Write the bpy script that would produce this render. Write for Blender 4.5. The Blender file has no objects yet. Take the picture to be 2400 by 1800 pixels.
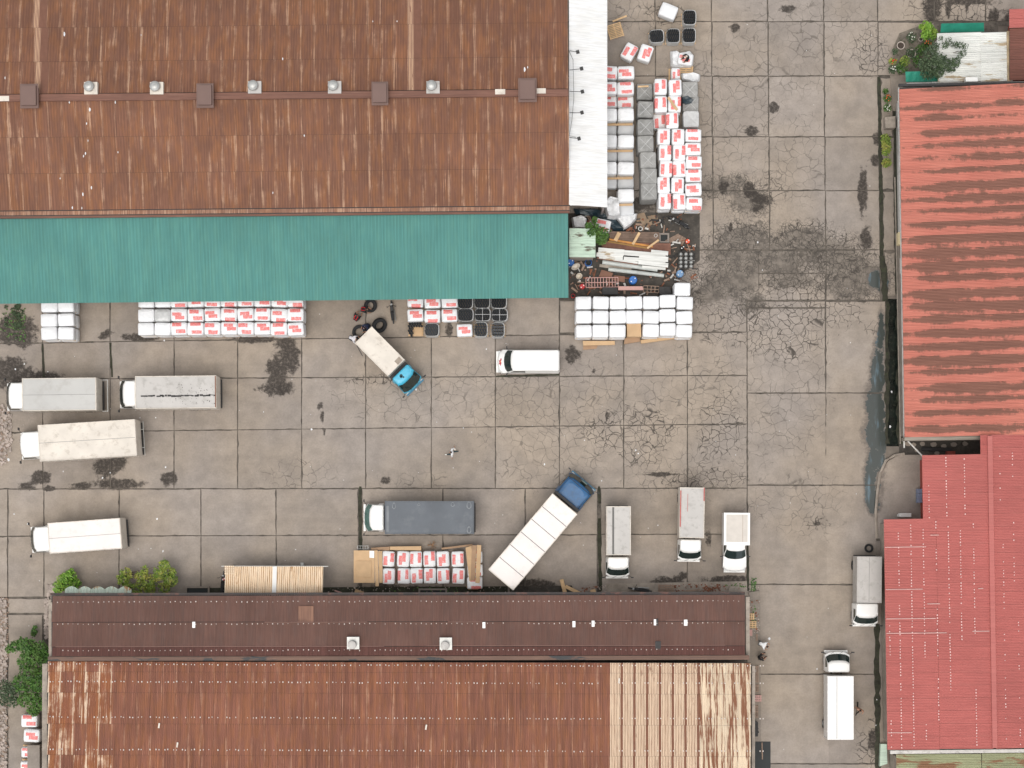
import bpy, math, random
from mathutils import Vector, Matrix, noise
random.seed(7)
R = math.radians
SC = bpy.context.scene
COL = SC.collection

# ------------------------------------------------------------------ camera, sky, sun, exposure
PXM = 30.0            # photo pixels (2400 wide) per metre on the ground
H = 150.0             # camera height
CX, CY = 0.0, -11.0   # the point straight below the camera
cam_d = bpy.data.cameras.new('camera')
cam = bpy.data.objects.new('camera', cam_d); COL.objects.link(cam)
cam.location = (CX, CY, H)
cam.rotation_euler = (0, 0, 0)
cam_d.sensor_width = 36.0
cam_d.lens = 36.0 * H / (2400 / PXM)
cam_d.shift_x = 0.0
cam_d.shift_y = -CY / (2400 / PXM)
cam_d.clip_start = 1.0
cam_d.clip_end = 2000.0
SC.camera = cam

world = bpy.data.worlds.new('World'); SC.world = world; world.use_nodes = True
wn = world.node_tree; wn.nodes.clear()
sky = wn.nodes.new('ShaderNodeTexSky'); sky.sky_type = 'NISHITA'; sky.sun_disc = False
SUN_EL, SUN_ROT = R(74), R(200)
sky.sun_elevation = SUN_EL; sky.sun_rotation = SUN_ROT
sky.air_density = 1.0; sky.dust_density = 3.0; sky.ozone_density = 1.0
hsv = wn.nodes.new('ShaderNodeHueSaturation'); hsv.inputs['Saturation'].default_value = 0.16
hsv.inputs['Value'].default_value = 1.0
bg = wn.nodes.new('ShaderNodeBackground'); bg.inputs['Strength'].default_value = 0.14
wo = wn.nodes.new('ShaderNodeOutputWorld')
wn.links.new(sky.outputs[0], hsv.inputs['Color']); wn.links.new(hsv.outputs[0], bg.inputs['Color'])
wn.links.new(bg.outputs[0], wo.inputs['Surface'])
sun_d = bpy.data.lights.new('sun', 'SUN'); sun_d.energy = 0.9; sun_d.angle = R(35); sun_d.color = (1.0, 0.95, 0.88)
sun = bpy.data.objects.new('sun', sun_d); COL.objects.link(sun)
_a = SUN_ROT; _d = Vector((math.sin(_a) * math.cos(SUN_EL), math.cos(_a) * math.cos(SUN_EL), math.sin(SUN_EL)))
sun.rotation_euler = _d.to_track_quat('Z', 'Y').to_euler()
sun.location = (0, -40, 90)
SC.view_settings.view_transform = 'Standard'; SC.view_settings.look = 'None'
SC.view_settings.gamma = 1.0; SC.view_settings.use_curve_mapping = False
SC.view_settings.exposure = 0.40
SC.render.engine = 'CYCLES'
try:
    SC.cycles.use_denoising = True; SC.cycles.max_bounces = 5; SC.cycles.transparent_max_bounces = 8
except Exception: pass

# ------------------------------------------------------------------ helpers
def W(px, py, z=0.0):
    """place seen at photo pixel (px,py) whose height above the ground is z"""
    x = (px - 1200) / PXM; y = (900 - py) / PXM
    k = 1 - z / H
    return Vector((CX + (x - CX) * k, CY + (y - CY) * k, z))
def m_at(px, z=0.0): return px / PXM * (1 - z / H)

class MB:
    def __init__(s): s.v = []; s.f = []; s.m = []
    def add(s, vs, fs, mi=0):
        o = len(s.v); s.v += [tuple(v) for v in vs]; s.f += [tuple(i + o for i in f) for f in fs]; s.m += [mi] * len(fs); return s
    def quad(s, a, b, c, d, mi=0): return s.add([a, b, c, d], [(0, 1, 2, 3)], mi)
    def box(s, c, size, rz=0.0, mi=0, tilt=None):
        hx, hy, hz = size[0] / 2, size[1] / 2, size[2] / 2
        M = Matrix.Rotation(rz, 3, 'Z')
        if tilt is not None: M = M @ Matrix.Rotation(tilt[0], 3, 'X') @ Matrix.Rotation(tilt[1], 3, 'Y')
        c = Vector(c)
        vs = [c + M @ Vector((x, y, z)) for z in (-hz, hz) for x, y in ((-hx, -hy), (hx, -hy), (hx, hy), (-hx, hy))]
        return s.add(vs, [(3, 2, 1, 0), (4, 5, 6, 7), (0, 1, 5, 4), (1, 2, 6, 5), (2, 3, 7, 6), (3, 0, 4, 7)], mi)
    def prism(s, poly, z0, z1, mi=0, top=None):
        n = len(poly); t = top or poly
        vs = [(p[0], p[1], z0) for p in poly] + [(p[0], p[1], z1) for p in t]
        fs = [tuple(reversed(range(n))), tuple(range(n, 2 * n))] + [(i, (i + 1) % n, n + (i + 1) % n, n + i) for i in range(n)]
        return s.add(vs, fs, mi)
    def tube(s, pts, r, n=8, mi=0, cap=True, r1=None):
        pts = [Vector(p) for p in pts]; rings = []
        for i, p in enumerate(pts):
            d = (pts[min(i + 1, len(pts) - 1)] - pts[max(i - 1, 0)]).normalized()
            a = d.orthogonal().normalized(); b = d.cross(a)
            rr = r if r1 is None else r + (r1 - r) * i / (len(pts) - 1)
            rings.append([p + (a * math.cos(2 * math.pi * k / n) + b * math.sin(2 * math.pi * k / n)) * rr for k in range(n)])
        vs = [v for ring in rings for v in ring]; fs = []
        for i in range(len(rings) - 1):
            for k in range(n):
                fs.append((i * n + k, i * n + (k + 1) % n, (i + 1) * n + (k + 1) % n, (i + 1) * n + k))
        if cap: fs.append(tuple(reversed(range(n)))); fs.append(tuple(range((len(rings) - 1) * n, len(rings) * n)))
        return s.add(vs, fs, mi)
    def lathe(s, prof, c=(0, 0, 0), n=16, mi=0, M=None, closed=False):
        vs = []; fs = []; c = Vector(c)
        for r, z in prof:
            for k in range(n):
                v = Vector((r * math.cos(2 * math.pi * k / n), r * math.sin(2 * math.pi * k / n), z))
                if M is not None: v = M @ v
                vs.append(c + v)
        m = len(prof)
        for i in range(m if closed else m - 1):
            j = (i + 1) % m
            for k in range(n): fs.append((i * n + k, i * n + (k + 1) % n, j * n + (k + 1) % n, j * n + k))
        if not closed and prof[-1][0] > 1e-4: fs.append(tuple((m - 1) * n + k for k in range(n)))
        return s.add(vs, fs, mi)
    def loft(s, rings, mi=0, caps=True):
        n = len(rings[0]); vs = [v for r in rings for v in r]; fs = []
        for i in range(len(rings) - 1):
            for k in range(n): fs.append((i * n + k, i * n + (k + 1) % n, (i + 1) * n + (k + 1) % n, (i + 1) * n + k))
        if caps: fs.append(tuple(reversed(range(n)))); fs.append(tuple(range((len(rings) - 1) * n, len(rings) * n)))
        return s.add(vs, fs, mi)
    def mesh(s, name, mats, smooth=False):
        me = bpy.data.meshes.new(name); me.from_pydata(s.v, [], s.f)
        for m in (mats if isinstance(mats, (list, tuple)) else [mats]): me.materials.append(m)
        if len(me.materials) > 1: me.polygons.foreach_set('material_index', s.m)
        if smooth: me.polygons.foreach_set('use_smooth', [True] * len(me.polygons))
        me.update(); return me
    def obj(s, name, mats, parent=None, smooth=False, loc=None, rot=None):
        return place(name, s.mesh(name, mats, smooth), parent, loc, rot)

def place(name, me, parent=None, loc=None, rot=None, mat=None, label=None, kind=None):
    o = bpy.data.objects.new(name, me); COL.objects.link(o)
    if parent is not None: o.parent = parent
    if loc is not None: o.location = loc
    if rot is not None: o.rotation_euler = rot
    if mat is not None and me is not None:
        o.material_slots[0].link = 'OBJECT'; o.material_slots[0].material = mat
    if label: o['label'] = label
    if kind: o['kind'] = kind
    return o
def tag(o, label=None, cat=None, group=None, kind=None):
    if label: o['label'] = label
    if cat: o['category'] = cat
    if group: o['group'] = group
    if kind: o['kind'] = kind
    return o
def thing(name, label, cat, loc=(0, 0, 0), rz=0.0, group=None):
    o = place(name, None, None, loc, (0, 0, rz)); o.empty_display_size = 0.3
    return tag(o, label, cat, group)
def copy_tree(o, parent=None):
    c = o.copy(); COL.objects.link(c); c.parent = parent
    for ch in list(o.children): copy_tree(ch, c)
    return c

# ------------------------------------------------------------------ materials
class NT:
    def __init__(s, name):
        s.mat = bpy.data.materials.new(name); s.mat.use_nodes = True
        s.t = s.mat.node_tree; s.t.nodes.clear()
        s.out = s.t.nodes.new('ShaderNodeOutputMaterial'); s.b = s.t.nodes.new('ShaderNodeBsdfPrincipled')
        s.t.links.new(s.b.outputs[0], s.out.inputs['Surface'])
        s._pos = None
    def n(s, typ, **kw):
        nd = s.t.nodes.new(typ)
        for k, v in kw.items(): setattr(nd, k, v)
        return nd
    def L(s, a, b): s.t.links.new(a, b)
    def setv(s, sock, v):
        if isinstance(v, bpy.types.NodeSocket): s.L(v, sock)
        else: sock.default_value = v
    def pos(s):
        if s._pos is None: s._pos = s.n('ShaderNodeNewGeometry').outputs['Position']
        return s._pos
    def objc(s): return s.n('ShaderNodeTexCoord').outputs['Object']
    def scale(s, vec, sc):
        m = s.n('ShaderNodeMapping'); m.inputs['Scale'].default_value = sc; s.L(vec, m.inputs['Vector']); return m.outputs[0]
    def noise(s, vec, scale=1.0, detail=3.0, rough=0.55, dist=0.0):
        nd = s.n('ShaderNodeTexNoise'); s.L(vec, nd.inputs['Vector'])
        nd.inputs['Scale'].default_value = scale; nd.inputs['Detail'].default_value = detail
        nd.inputs['Roughness'].default_value = rough; nd.inputs['Distortion'].default_value = dist
        return nd.outputs['Fac']
    def math(s, op, a, b=0.0, c=None, clamp=False):
        nd = s.n('ShaderNodeMath', operation=op); nd.use_clamp = clamp
        s.setv(nd.inputs[0], a); s.setv(nd.inputs[1], b)
        if c is not None: s.setv(nd.inputs[2], c)
        return nd.outputs[0]
    def ss(s, v, lo, hi, a=0.0, b=1.0):
        nd = s.n('ShaderNodeMapRange', interpolation_type='SMOOTHSTEP'); s.setv(nd.inputs['Value'], v)
        nd.inputs['From Min'].default_value = lo; nd.inputs['From Max'].default_value = hi
        nd.inputs['To Min'].default_value = a; nd.inputs['To Max'].default_value = b
        return nd.outputs[0]
    def mix(s, fac, a, b, mode='MIX'):
        nd = s.n('ShaderNodeMix', data_type='RGBA', blend_type=mode)
        s.setv(nd.inputs[0], fac)
        for sock, v in ((nd.inputs[6], a), (nd.inputs[7], b)):
            if isinstance(v, bpy.types.NodeSocket): s.L(v, sock)
            else: sock.default_value = (v[0], v[1], v[2], 1)
        return nd.outputs[2]
    def gain(s, col, f): # multiply colour by float socket
        nd = s.n('ShaderNodeVectorMath', operation='SCALE'); s.L(col, nd.inputs[0]); s.setv(nd.inputs['Scale'], f); return nd.outputs[0]
    def rand(s): return s.n('ShaderNodeObjectInfo').outputs['Random']
    def fin(s, col, rough=0.7, metal=0.0, bump=None, bstr=0.3, bdist=0.02, spec=0.5):
        s.setv(s.b.inputs['Base Color'], col if isinstance(col, bpy.types.NodeSocket) else (*col, 1))
        s.setv(s.b.inputs['Roughness'], rough); s.setv(s.b.inputs['Metallic'], metal)
        s.b.inputs['Specular IOR Level'].default_value = spec
        if bump is not None:
            bn = s.n('ShaderNodeBump'); bn.inputs['Strength'].default_value = bstr; bn.inputs['Distance'].default_value = bdist
            s.L(bump, bn.inputs['Height']); s.L(bn.outputs[0], s.b.inputs['Normal'])
        return s.mat
_cache = {}
def paint(name, col, rough=0.6, var=0.12, sc=2.0, metal=0.0, dirt=None, dirt_amt=0.4, rnd=0.0, spec=0.5, bump=0.0):
    if name in _cache: return _cache[name]
    t = NT(name); p = t.pos()
    n1 = t.noise(p, sc, 4.0)
    g = t.ss(n1, 0.25, 0.75, 1 - var, 1 + var)
    if rnd: g = t.math('MULTIPLY', g, t.math('MULTIPLY_ADD', t.rand(), 2 * rnd, 1 - rnd))
    c = t.gain(t.mix(0.0, col, col), g)
    if dirt is not None:
        d = t.ss(t.noise(p, sc * 2.3, 6.0, 0.7), 0.5, 0.68, 0, dirt_amt); c = t.mix(d, c, dirt)
    m = t.fin(c, rough, metal, t.noise(p, sc * 14, 3.0) if bump else None, bump, 0.02, spec); _cache[name] = m; return m

def roof_mat(name, base, light, dark, ax='y', amount=0.5, fu=7.0, fv=0.35, lo=0.56, hi=0.72, rnd=0.06, patch=None, patch_lo=0.5, blot=0.1, tint=None, tint_amt=0.3, lines=0.14, pf=(0.9, 0.25), rib=0.0, rib_amt=0.1):
    """sheet metal whose rust and paint wear run down the slope (ax = direction of the ribs)"""
    t = NT(name); p = t.pos()
    sv = (fu, fv, 1) if ax == 'y' else (fv, fu, 1)
    st = t.noise(t.scale(p, sv), 1.0, 3.0, 0.6)
    st2 = t.noise(t.scale(p, (sv[0] * 2.7, sv[1] * 2.7, 1)), 1.0, 2.0, 0.5)
    big = t.noise(p, 0.22, 4.0, 0.6)
    wide = t.noise(t.scale(p, (1.1, 0.28, 1) if ax == 'y' else (0.28, 1.1, 1)), 1.0, 2.0)
    g = t.ss(big, 0.3, 0.7, 1 - blot, 1 + blot)
    g = t.math('MULTIPLY', g, t.ss(st2, 0.3, 0.7, 0.93, 1.07))
    g = t.math('MULTIPLY', g, t.math('MULTIPLY_ADD', t.rand(), 2 * rnd, 1 - rnd))
    c = t.mix(t.ss(st, 0.3, 0.5, 0.22, 0), base, dark)
    if tint is not None: c = t.mix(t.ss(t.noise(t.scale(p, (2.2, 0.5, 1) if ax == 'y' else (0.5, 2.2, 1)), 1.0, 3.0), 0.42, 0.66, 0, tint_amt), c, tint)
    c = t.gain(c, g)
    fine = t.noise(t.scale(p, (24, 0.30, 1) if ax == 'y' else (0.30, 24, 1)), 1.0, 2.0, 0.5)
    dash = t.noise(t.scale(p, (1.0, 0.75, 1) if ax == 'y' else (0.75, 1.0, 1)), 1.0, 4.0, 0.7)
    sx = t.n('ShaderNodeSeparateXYZ'); t.L(t.objc(), sx.inputs[0])
    lap = t.ss(t.math('ABSOLUTE', sx.outputs[0 if ax == 'y' else 1]), 0.30, 0.48, 0, 1)
    v = t.math('ADD', t.math('ADD', t.math('MULTIPLY', fine, 0.62), t.math('MULTIPLY', dash, 0.42)), t.math('ADD', t.math('MULTIPLY', lap, 0.13), t.math('MULTIPLY', wide, 0.15)))
    m = t.math('MULTIPLY', t.ss(v, lo + 0.08, hi + 0.12), amount)
    c = t.gain(c, t.ss(fine, 0.3, 0.7, 1 - lines, 1 + lines))
    if rib:
        wv = t.math('SINE', t.math('MULTIPLY', sx.outputs[0 if ax == 'y' else 1], 2 * math.pi / rib))
        c = t.gain(c, t.ss(wv, -1.0, 1.0, 1 - rib_amt, 1 + rib_amt))
    c = t.mix(m, c, light)
    if patch is not None:
        pv = t.noise(t.scale(p, (pf[0], pf[1], 1) if ax == 'y' else (pf[1], pf[0], 1)), 1.0, 5.0, 0.65)
        pv2 = t.noise(t.scale(p, (6, 1.0, 1) if ax == 'y' else (1.0, 6, 1)), 1.0, 2.0)
        pm = t.ss(t.math('ADD', pv, t.math('MULTIPLY', pv2, 0.25)), patch_lo + 0.1, patch_lo + 0.17)
        c = t.mix(pm, c, patch)
    return t.fin(c, 0.62, 0.0, t.noise(p, 22, 3.0), 0.25, 0.01, 0.4)

# --- the concrete of the yard: stains, puddles, hair cracks
WET = [(245,1095,32,26),(275,1135,70,13),(95,1118,30,17),(60,1139,24,12),(190,1139,32,9),(115,1146,16,6),(395,1122,23,19),(280,1085,22,20),
 (15,872,62,36),(100,890,60,20),(668,805,30,18),(676,835,26,40),(648,872,24,36),(650,910,46,18),(600,796,60,10),(750,952,8,12),(754,975,5,22),
 (330,790,46,10),(245,785,20,10,30),(2022,450,12,60),(2030,560,16,30),(1697,437,14,12),(1690,450,8,16),(1757,446,20,22),(1785,468,26,16),(1775,490,12,12),
 (1712,532,7,12),(1342,832,18,26),(1390,868,7,9),(2185,15,26,42),(2270,2,70,9),(2222,22,8,26),(2262,20,5,18),(2328,40,14,24),(2370,50,20,30),
 (1570,1366,46,16),(1600,1350,14,12),(1700,1358,60,9),(1425,975,6,16),(2056,325,10,18),(2052,375,11,16),(1916,1226,14,8),(2046,1735,14,30),
 (1722,66,15,12),(1812,252,13,15),(1760,306,16,12),(1395,385,12,30),(1052,770,9,26),(760,1010,5,10),(905,1125,12,10),
 (1545,1112,50,6),(350,953,14,6),(40,775,50,40),(900,1395,60,30),(1000,1392,60,20),(1250,1375,70,18),(1660,1262,7,30),(1500,480,40,18),(1505,535,55,22),
 (2030,30,4,30),(1845,20,24,10)]
DIRT = [(1880,560,60,26),(1935,585,40,30),(1850,655,60,20),(1690,600,30,30),(1750,560,60,30),(2000,690,50,14),(1700,440,50,24),(1760,470,40,30),(1660,690,50,20),(1725,640,50,60),(1800,600,90,46),(1845,610,40,42),(1745,640,40,44),(1690,665,46,36),(1960,612,66,40),(2010,640,66,34),(1905,590,40,26),(1765,710,26,22),(1985,675,60,20),(1500,500,60,30)]
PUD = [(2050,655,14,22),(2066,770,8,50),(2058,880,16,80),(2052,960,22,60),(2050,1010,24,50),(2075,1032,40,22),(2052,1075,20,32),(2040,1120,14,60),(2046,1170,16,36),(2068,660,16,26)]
WEAKC = [(1330,960,300,150),(1640,900,140,120),(1600,1100,170,70),(1280,1090,150,60),(1700,250,170,190),(1860,110,170,130),(1860,380,100,120),(1830,900,130,210),
 (1870,1180,130,90),(950,930,190,70),(700,1110,100,40),(1140,900,110,60),(1980,80,120,80),(1450,40,120,60),(980,1125,90,26)]
STRONGC = [(1720,560,90,40),(1900,560,90,50),(1960,620,60,60),(1640,650,60,50),(1840,740,180,44),(1480,1010,120,70),(1690,1000,60,90),(2230,30,120,36),(1890,735,150,40),(1830,790,120,60),(1990,590,60,24),(1500,1050,70,50),(1650,1120,110,28),(650,915,46,18),(960,1128,14,14),(1915,1225,34,18),(2060,770,40,20),
 (1610,660,60,60),(1690,760,60,50),(1790,445,60,30),(2040,120,50,60),(2190,20,80,40),(2050,1745,50,60),(1560,30,60,30),(1220,890,60,10),(880,890,120,12)]
_F = {}
def _prep(lst):
    out = []
    for (px, py, rx, ry, *rot) in lst:
        c = W(px, py, 0); a = R(rot[0]) if rot else 0.0; out.append((c.x, c.y, math.cos(a), math.sin(a), PXM / rx, PXM / ry, max(rx, ry) / PXM))
    return out
def stain_fields(me, ox, oy):
    """how far (in its own radii) each vertex lies from the nearest stain, puddle or cracked area"""
    if not _F:
        for k, l in (('wet', WET), ('dirt', DIRT), ('pud', PUD), ('weak', WEAKC), ('strong', STRONGC)): _F[k] = _prep(l)
    co = [(v.co.x + ox, v.co.y + oy) for v in me.vertices]
    for k, l in _F.items():
        at = me.attributes.new(k, 'FLOAT', 'POINT'); vals = []
        for x, y in co:
            b = 4.0
            for (cx, cy, ca, sa, ix, iy, rm) in l:
                dx, dy = x - cx, y - cy
                if abs(dx) > rm * 4 or abs(dy) > rm * 4: continue
                d = math.hypot((dx * ca + dy * sa) * ix, (-dx * sa + dy * ca) * iy)
                if d < b: b = d
            vals.append(b)
        at.data.foreach_set('value', vals)
def concrete(name, tone=1.0, cracks=True, base=(0.308, 0.264, 0.222)):
    t = NT(name); p = t.pos()
    n0 = t.noise(p, 0.11, 3.0); n1 = t.noise(p, 0.9, 6.0, 0.62); n2 = t.noise(p, 7.0, 4.0, 0.7)
    c = t.mix(t.ss(n0, 0.32, 0.68), tuple(x * tone for x in (base[0]*0.97, base[1]*0.98, base[2]*1.02)), tuple(x * tone for x in (base[0]*1.06, base[1]*1.02, base[2]*0.96)))
    c = t.mix(t.ss(t.noise(p, 0.35, 5.0, 0.6), 0.5, 0.68, 0, 0.30), c, tuple(x * tone * 0.70 for x in base))
    g = t.math('MULTIPLY', t.ss(n1, 0.25, 0.75, 0.86, 1.12), t.ss(n2, 0.2, 0.8, 0.90, 1.10))
    if cracks: g = t.math('MULTIPLY', g, t.math('MULTIPLY_ADD', t.rand(), 0.16, 0.92))
    c = t.gain(c, g)
    # pale scuffs and specks
    vs = t.n('ShaderNodeTexVoronoi'); vs.inputs['Scale'].default_value = 1.15; t.L(p, vs.inputs['Vector'])
    sp = t.math('MULTIPLY', t.ss(vs.outputs['Distance'], 0.03, 0.075, 1, 0), t.ss(t.noise(p, 0.8, 2.0), 0.56, 0.62))
    c = t.mix(t.math('MULTIPLY', sp, 0.75), c, (0.62, 0.6, 0.56))
    rough = 0.82
    hgt = t.math('ADD', t.math('MULTIPLY', n2, 0.3), n1)
    if cracks:
        wob = t.math('ADD', t.math('MULTIPLY', t.math('SUBTRACT', t.noise(p, 0.7, 4.0, 0.6), 0.5), 1.3), t.math('MULTIPLY', t.math('SUBTRACT', t.noise(p, 2.3, 5.0, 0.7), 0.5), 1.5))
        wv = t.n('ShaderNodeTexNoise'); wv.inputs['Scale'].default_value = 1.1; wv.inputs['Detail'].default_value = 3; t.L(p, wv.inputs['Vector'])
        ad = t.n('ShaderNodeVectorMath', operation='MULTIPLY_ADD'); t.L(wv.outputs['Color'], ad.inputs[0]); ad.inputs[1].default_value = (0.9, 0.9, 0); t.L(p, ad.inputs[2])
        def crack(scale, w0, w1):
            v = t.n('ShaderNodeTexVoronoi', feature='DISTANCE_TO_EDGE'); v.inputs['Scale'].default_value = scale; t.L(ad.outputs[0], v.inputs['Vector'])
            return t.ss(v.outputs['Distance'], w0, w1, 1, 0)
        def att(nm): return t.n('ShaderNodeAttribute', attribute_name=nm).outputs['Fac']
        wk = t.ss(t.math('ADD', att('weak'), wob), 0.55, 1.15, 1, 0)
        stg = t.ss(t.math('ADD', att('strong'), wob), 0.7, 1.1, 1, 0)
        wk = t.math('MULTIPLY', wk, t.ss(t.noise(p, 0.5, 3.0), 0.34, 0.56, 0.3, 1.0))
        c1 = t.math('MULTIPLY', crack(1.3, 0.0, 0.045), wk)
        c2 = t.math('MULTIPLY', crack(1.7, 0.006, 0.05), stg)
        trk = t.ss(t.noise(t.scale(p, (0.05, 0.55, 1)), 1.0, 4.0, 0.6), 0.5, 0.7, 0, 0.22); c = t.mix(trk, c, (0.17, 0.145, 0.122))
        dm = t.ss(t.math('ADD', t.math('ADD', att('dirt'), wob), t.math('MULTIPLY', t.math('SUBTRACT', t.noise(p, 4.0, 5.0, 0.75), 0.5), 1.2)), 0.70, 1.35, 1, 0)
        c = t.mix(t.math('MULTIPLY', dm, 0.85), c, t.mix(t.ss(t.noise(p, 1.4, 6.0, 0.7), 0.35, 0.65), (0.085, 0.072, 0.06), (0.20, 0.17, 0.14)))
        c3 = t.math('MULTIPLY', crack(3.4, 0.01, 0.09), t.math('MULTIPLY', t.ss(t.math('ADD', att('dirt'), wob), 1.1, 2.3, 1, 0), t.ss(t.noise(p, 0.8, 2.0), 0.36, 0.5)))
        c = t.mix(t.math('MULTIPLY', c3, 0.9), c, (0.07, 0.06, 0.05))
        c = t.mix(t.math('MULTIPLY', c1, 0.70), c, (0.10, 0.085, 0.07))
        c = t.mix(t.math('MULTIPLY', c2, 0.9), c, (0.055, 0.046, 0.038))
        wm = t.math('MULTIPLY', t.ss(t.math('ADD', att('wet'), wob), 0.72, 1.12, 1, 0), t.ss(t.noise(p, 5.0, 4.0, 0.7), 0.3, 0.55, 0.62, 1.0))
        c = t.mix(t.math('MULTIPLY', wm, 0.93), c, (0.030, 0.023, 0.018))
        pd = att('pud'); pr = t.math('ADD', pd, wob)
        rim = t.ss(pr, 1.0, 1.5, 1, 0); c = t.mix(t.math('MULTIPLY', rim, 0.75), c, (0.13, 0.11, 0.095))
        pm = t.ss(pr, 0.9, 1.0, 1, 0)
        film = t.ss(t.noise(t.scale(p, (1.6, 0.35, 1)), 1.0, 4.0), 0.52, 0.68)  # pale blue streaks: sky reflection painted into the puddle colour
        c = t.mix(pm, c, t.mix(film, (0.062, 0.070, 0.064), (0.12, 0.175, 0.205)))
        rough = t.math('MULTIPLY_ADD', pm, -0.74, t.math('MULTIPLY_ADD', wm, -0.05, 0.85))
        hgt = t.math('MULTIPLY', t.math('SUBTRACT', hgt, t.math('MULTIPLY', c2, 1.2)), t.math('SUBTRACT', 1.0, pm))
    return t.fin(c, rough, 0.0, hgt, 0.35, 0.02, 0.45)

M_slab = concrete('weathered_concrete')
M_conc = concrete('plain_concrete', 0.85, False)
M_dark = paint('dark_wet_soil', (0.062, 0.054, 0.045), 0.9, 0.3, 1.5, dirt=(0.13, 0.11, 0.09), dirt_amt=0.6)
M_joint = paint('joint_filler', (0.12, 0.102, 0.084), 0.9, 0.35, 1.2, dirt=(0.04, 0.035, 0.028), dirt_amt=0.8)
M_moss = paint('mossy_dirt', (0.040, 0.038, 0.026), 0.95, 0.4, 2.5, dirt=(0.045, 0.06, 0.022), dirt_amt=0.8)
M_bedc = paint('earthy_concrete', (0.17, 0.145, 0.115), 0.9, 0.3, 1.5, dirt=(0.055, 0.055, 0.03), dirt_amt=0.9)
M_ground = paint('bare_ground', (0.20, 0.17, 0.14), 0.95, 0.25, 0.5, dirt=(0.12, 0.10, 0.08))
BR = (0.205, 0.098, 0.062); TAN = (0.56, 0.36, 0.24)
M_brown = roof_mat('brown_roof_sheet', BR, TAN, (0.12, 0.055, 0.042), amount=0.62, fu=9, fv=0.45, lo=0.60, hi=0.735, rnd=0.03, tint=(0.30, 0.13, 0.055), tint_amt=0.45, lines=0.10, rib=0.206, rib_amt=0.08)
M_brown_s = roof_mat('brown_roof_sheet_streaked', BR, TAN, (0.12, 0.055, 0.042), amount=0.78, fu=10, fv=0.4, lo=0.575, hi=0.70, rnd=0.035, tint=(0.31, 0.135, 0.055), tint_amt=0.5, lines=0.10, rib=0.206, rib_amt=0.08)
M_brown_d = roof_mat('brown_roof_eave', (0.17, 0.077, 0.052), (0.34, 0.2, 0.15), (0.09, 0.04, 0.03), amount=0.5, ax='x', fu=6, fv=0.5)
M_umber = roof_mat('umber_roof_sheet', (0.158, 0.085, 0.066), (0.27, 0.135, 0.10), (0.12, 0.066, 0.056), amount=0.35, fu=9, fv=0.3, rnd=0.05, blot=0.1, tint=(0.145, 0.09, 0.075), tint_amt=0.5, lines=0.07)
M_umber_d = roof_mat('umber_roof_low', (0.125, 0.055, 0.044), (0.2, 0.1, 0.08), (0.09, 0.04, 0.034), amount=0.3, fu=9, fv=0.3)
M_rust = roof_mat('rust_roof_sheet', (0.235, 0.098, 0.062), (0.55, 0.33, 0.22), (0.16, 0.065, 0.045), amount=0.6, fu=9, fv=0.22, lo=0.60, hi=0.75, rnd=0.03, lines=0.2, rib=0.69, rib_amt=0.07, tint=(0.30, 0.12, 0.045), tint_amt=0.4)
M_rust_b = roof_mat('rust_roof_sheet_peeling', (0.26, 0.10, 0.052), (0.78, 0.60, 0.44), (0.17, 0.065, 0.04), amount=0.95, fu=6, fv=0.10, lo=0.56, hi=0.63, rnd=0.06, tint=(0.36, 0.14, 0.05), tint_amt=0.6)
M_cream_p = roof_mat('cream_roof_sheet_flaking', (0.70, 0.565, 0.41), (0.80, 0.69, 0.53), (0.46, 0.31, 0.2), amount=0.6, fu=5, fv=0.2, rnd=0.05, patch=(0.25, 0.11, 0.06), patch_lo=0.525, pf=(5.0, 0.13), lines=0.08)
M_teal = roof_mat('teal_roof_sheet', (0.098, 0.262, 0.236), (0.13, 0.32, 0.285), (0.06, 0.21, 0.185), amount=0.25, fu=12, fv=0.12, lo=0.5, hi=0.75, lines=0.07, rib=0.258, rib_amt=0.07, rnd=0.035, blot=0.06, tint=(0.125, 0.295, 0.24), tint_amt=0.4)
M_white_r = roof_mat('white_roof_sheet', (0.80, 0.80, 0.79), (0.85, 0.84, 0.82), (0.66, 0.65, 0.62), ax='x', amount=0.4, lines=0.02, tint=(0.68, 0.66, 0.61), tint_amt=0.35, rnd=0.02, blot=0.03, fu=4, fv=0.3)
M_red_lo = roof_mat('rose_red_roof_sheet', (0.425, 0.122, 0.106), (0.49, 0.17, 0.145), (0.37, 0.10, 0.09), ax='x', amount=0.3, fu=8, fv=0.3, rnd=0.02, blot=0.05, lines=0.05)
M_mint = roof_mat('mint_roof_sheet', (0.50, 0.62, 0.50), (0.62, 0.70, 0.58), (0.3, 0.4, 0.3), ax='x', amount=0.4, patch=(0.11, 0.09, 0.06), patch_lo=0.62, fu=6, fv=0.5)
M_tin = roof_mat('white_tin_sheet', (0.72, 0.72, 0.68), (0.80, 0.79, 0.74), (0.5, 0.5, 0.45), ax='x', amount=0.5, patch=(0.42, 0.33, 0.22), patch_lo=0.60, fu=6, fv=0.4)
M_green_o = roof_mat('old_green_sheet', (0.30, 0.31, 0.18), (0.42, 0.42, 0.26), (0.2, 0.2, 0.12), ax='x', amount=0.5, patch=(0.24, 0.13, 0.07), patch_lo=0.56, fu=6, fv=0.4)
M_shred = roof_mat('pale_green_sheet', (0.50, 0.60, 0.50), (0.68, 0.72, 0.62), (0.3, 0.3, 0.2), ax='y', amount=0.5, patch=(0.40, 0.24, 0.12), patch_lo=0.58)

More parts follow.
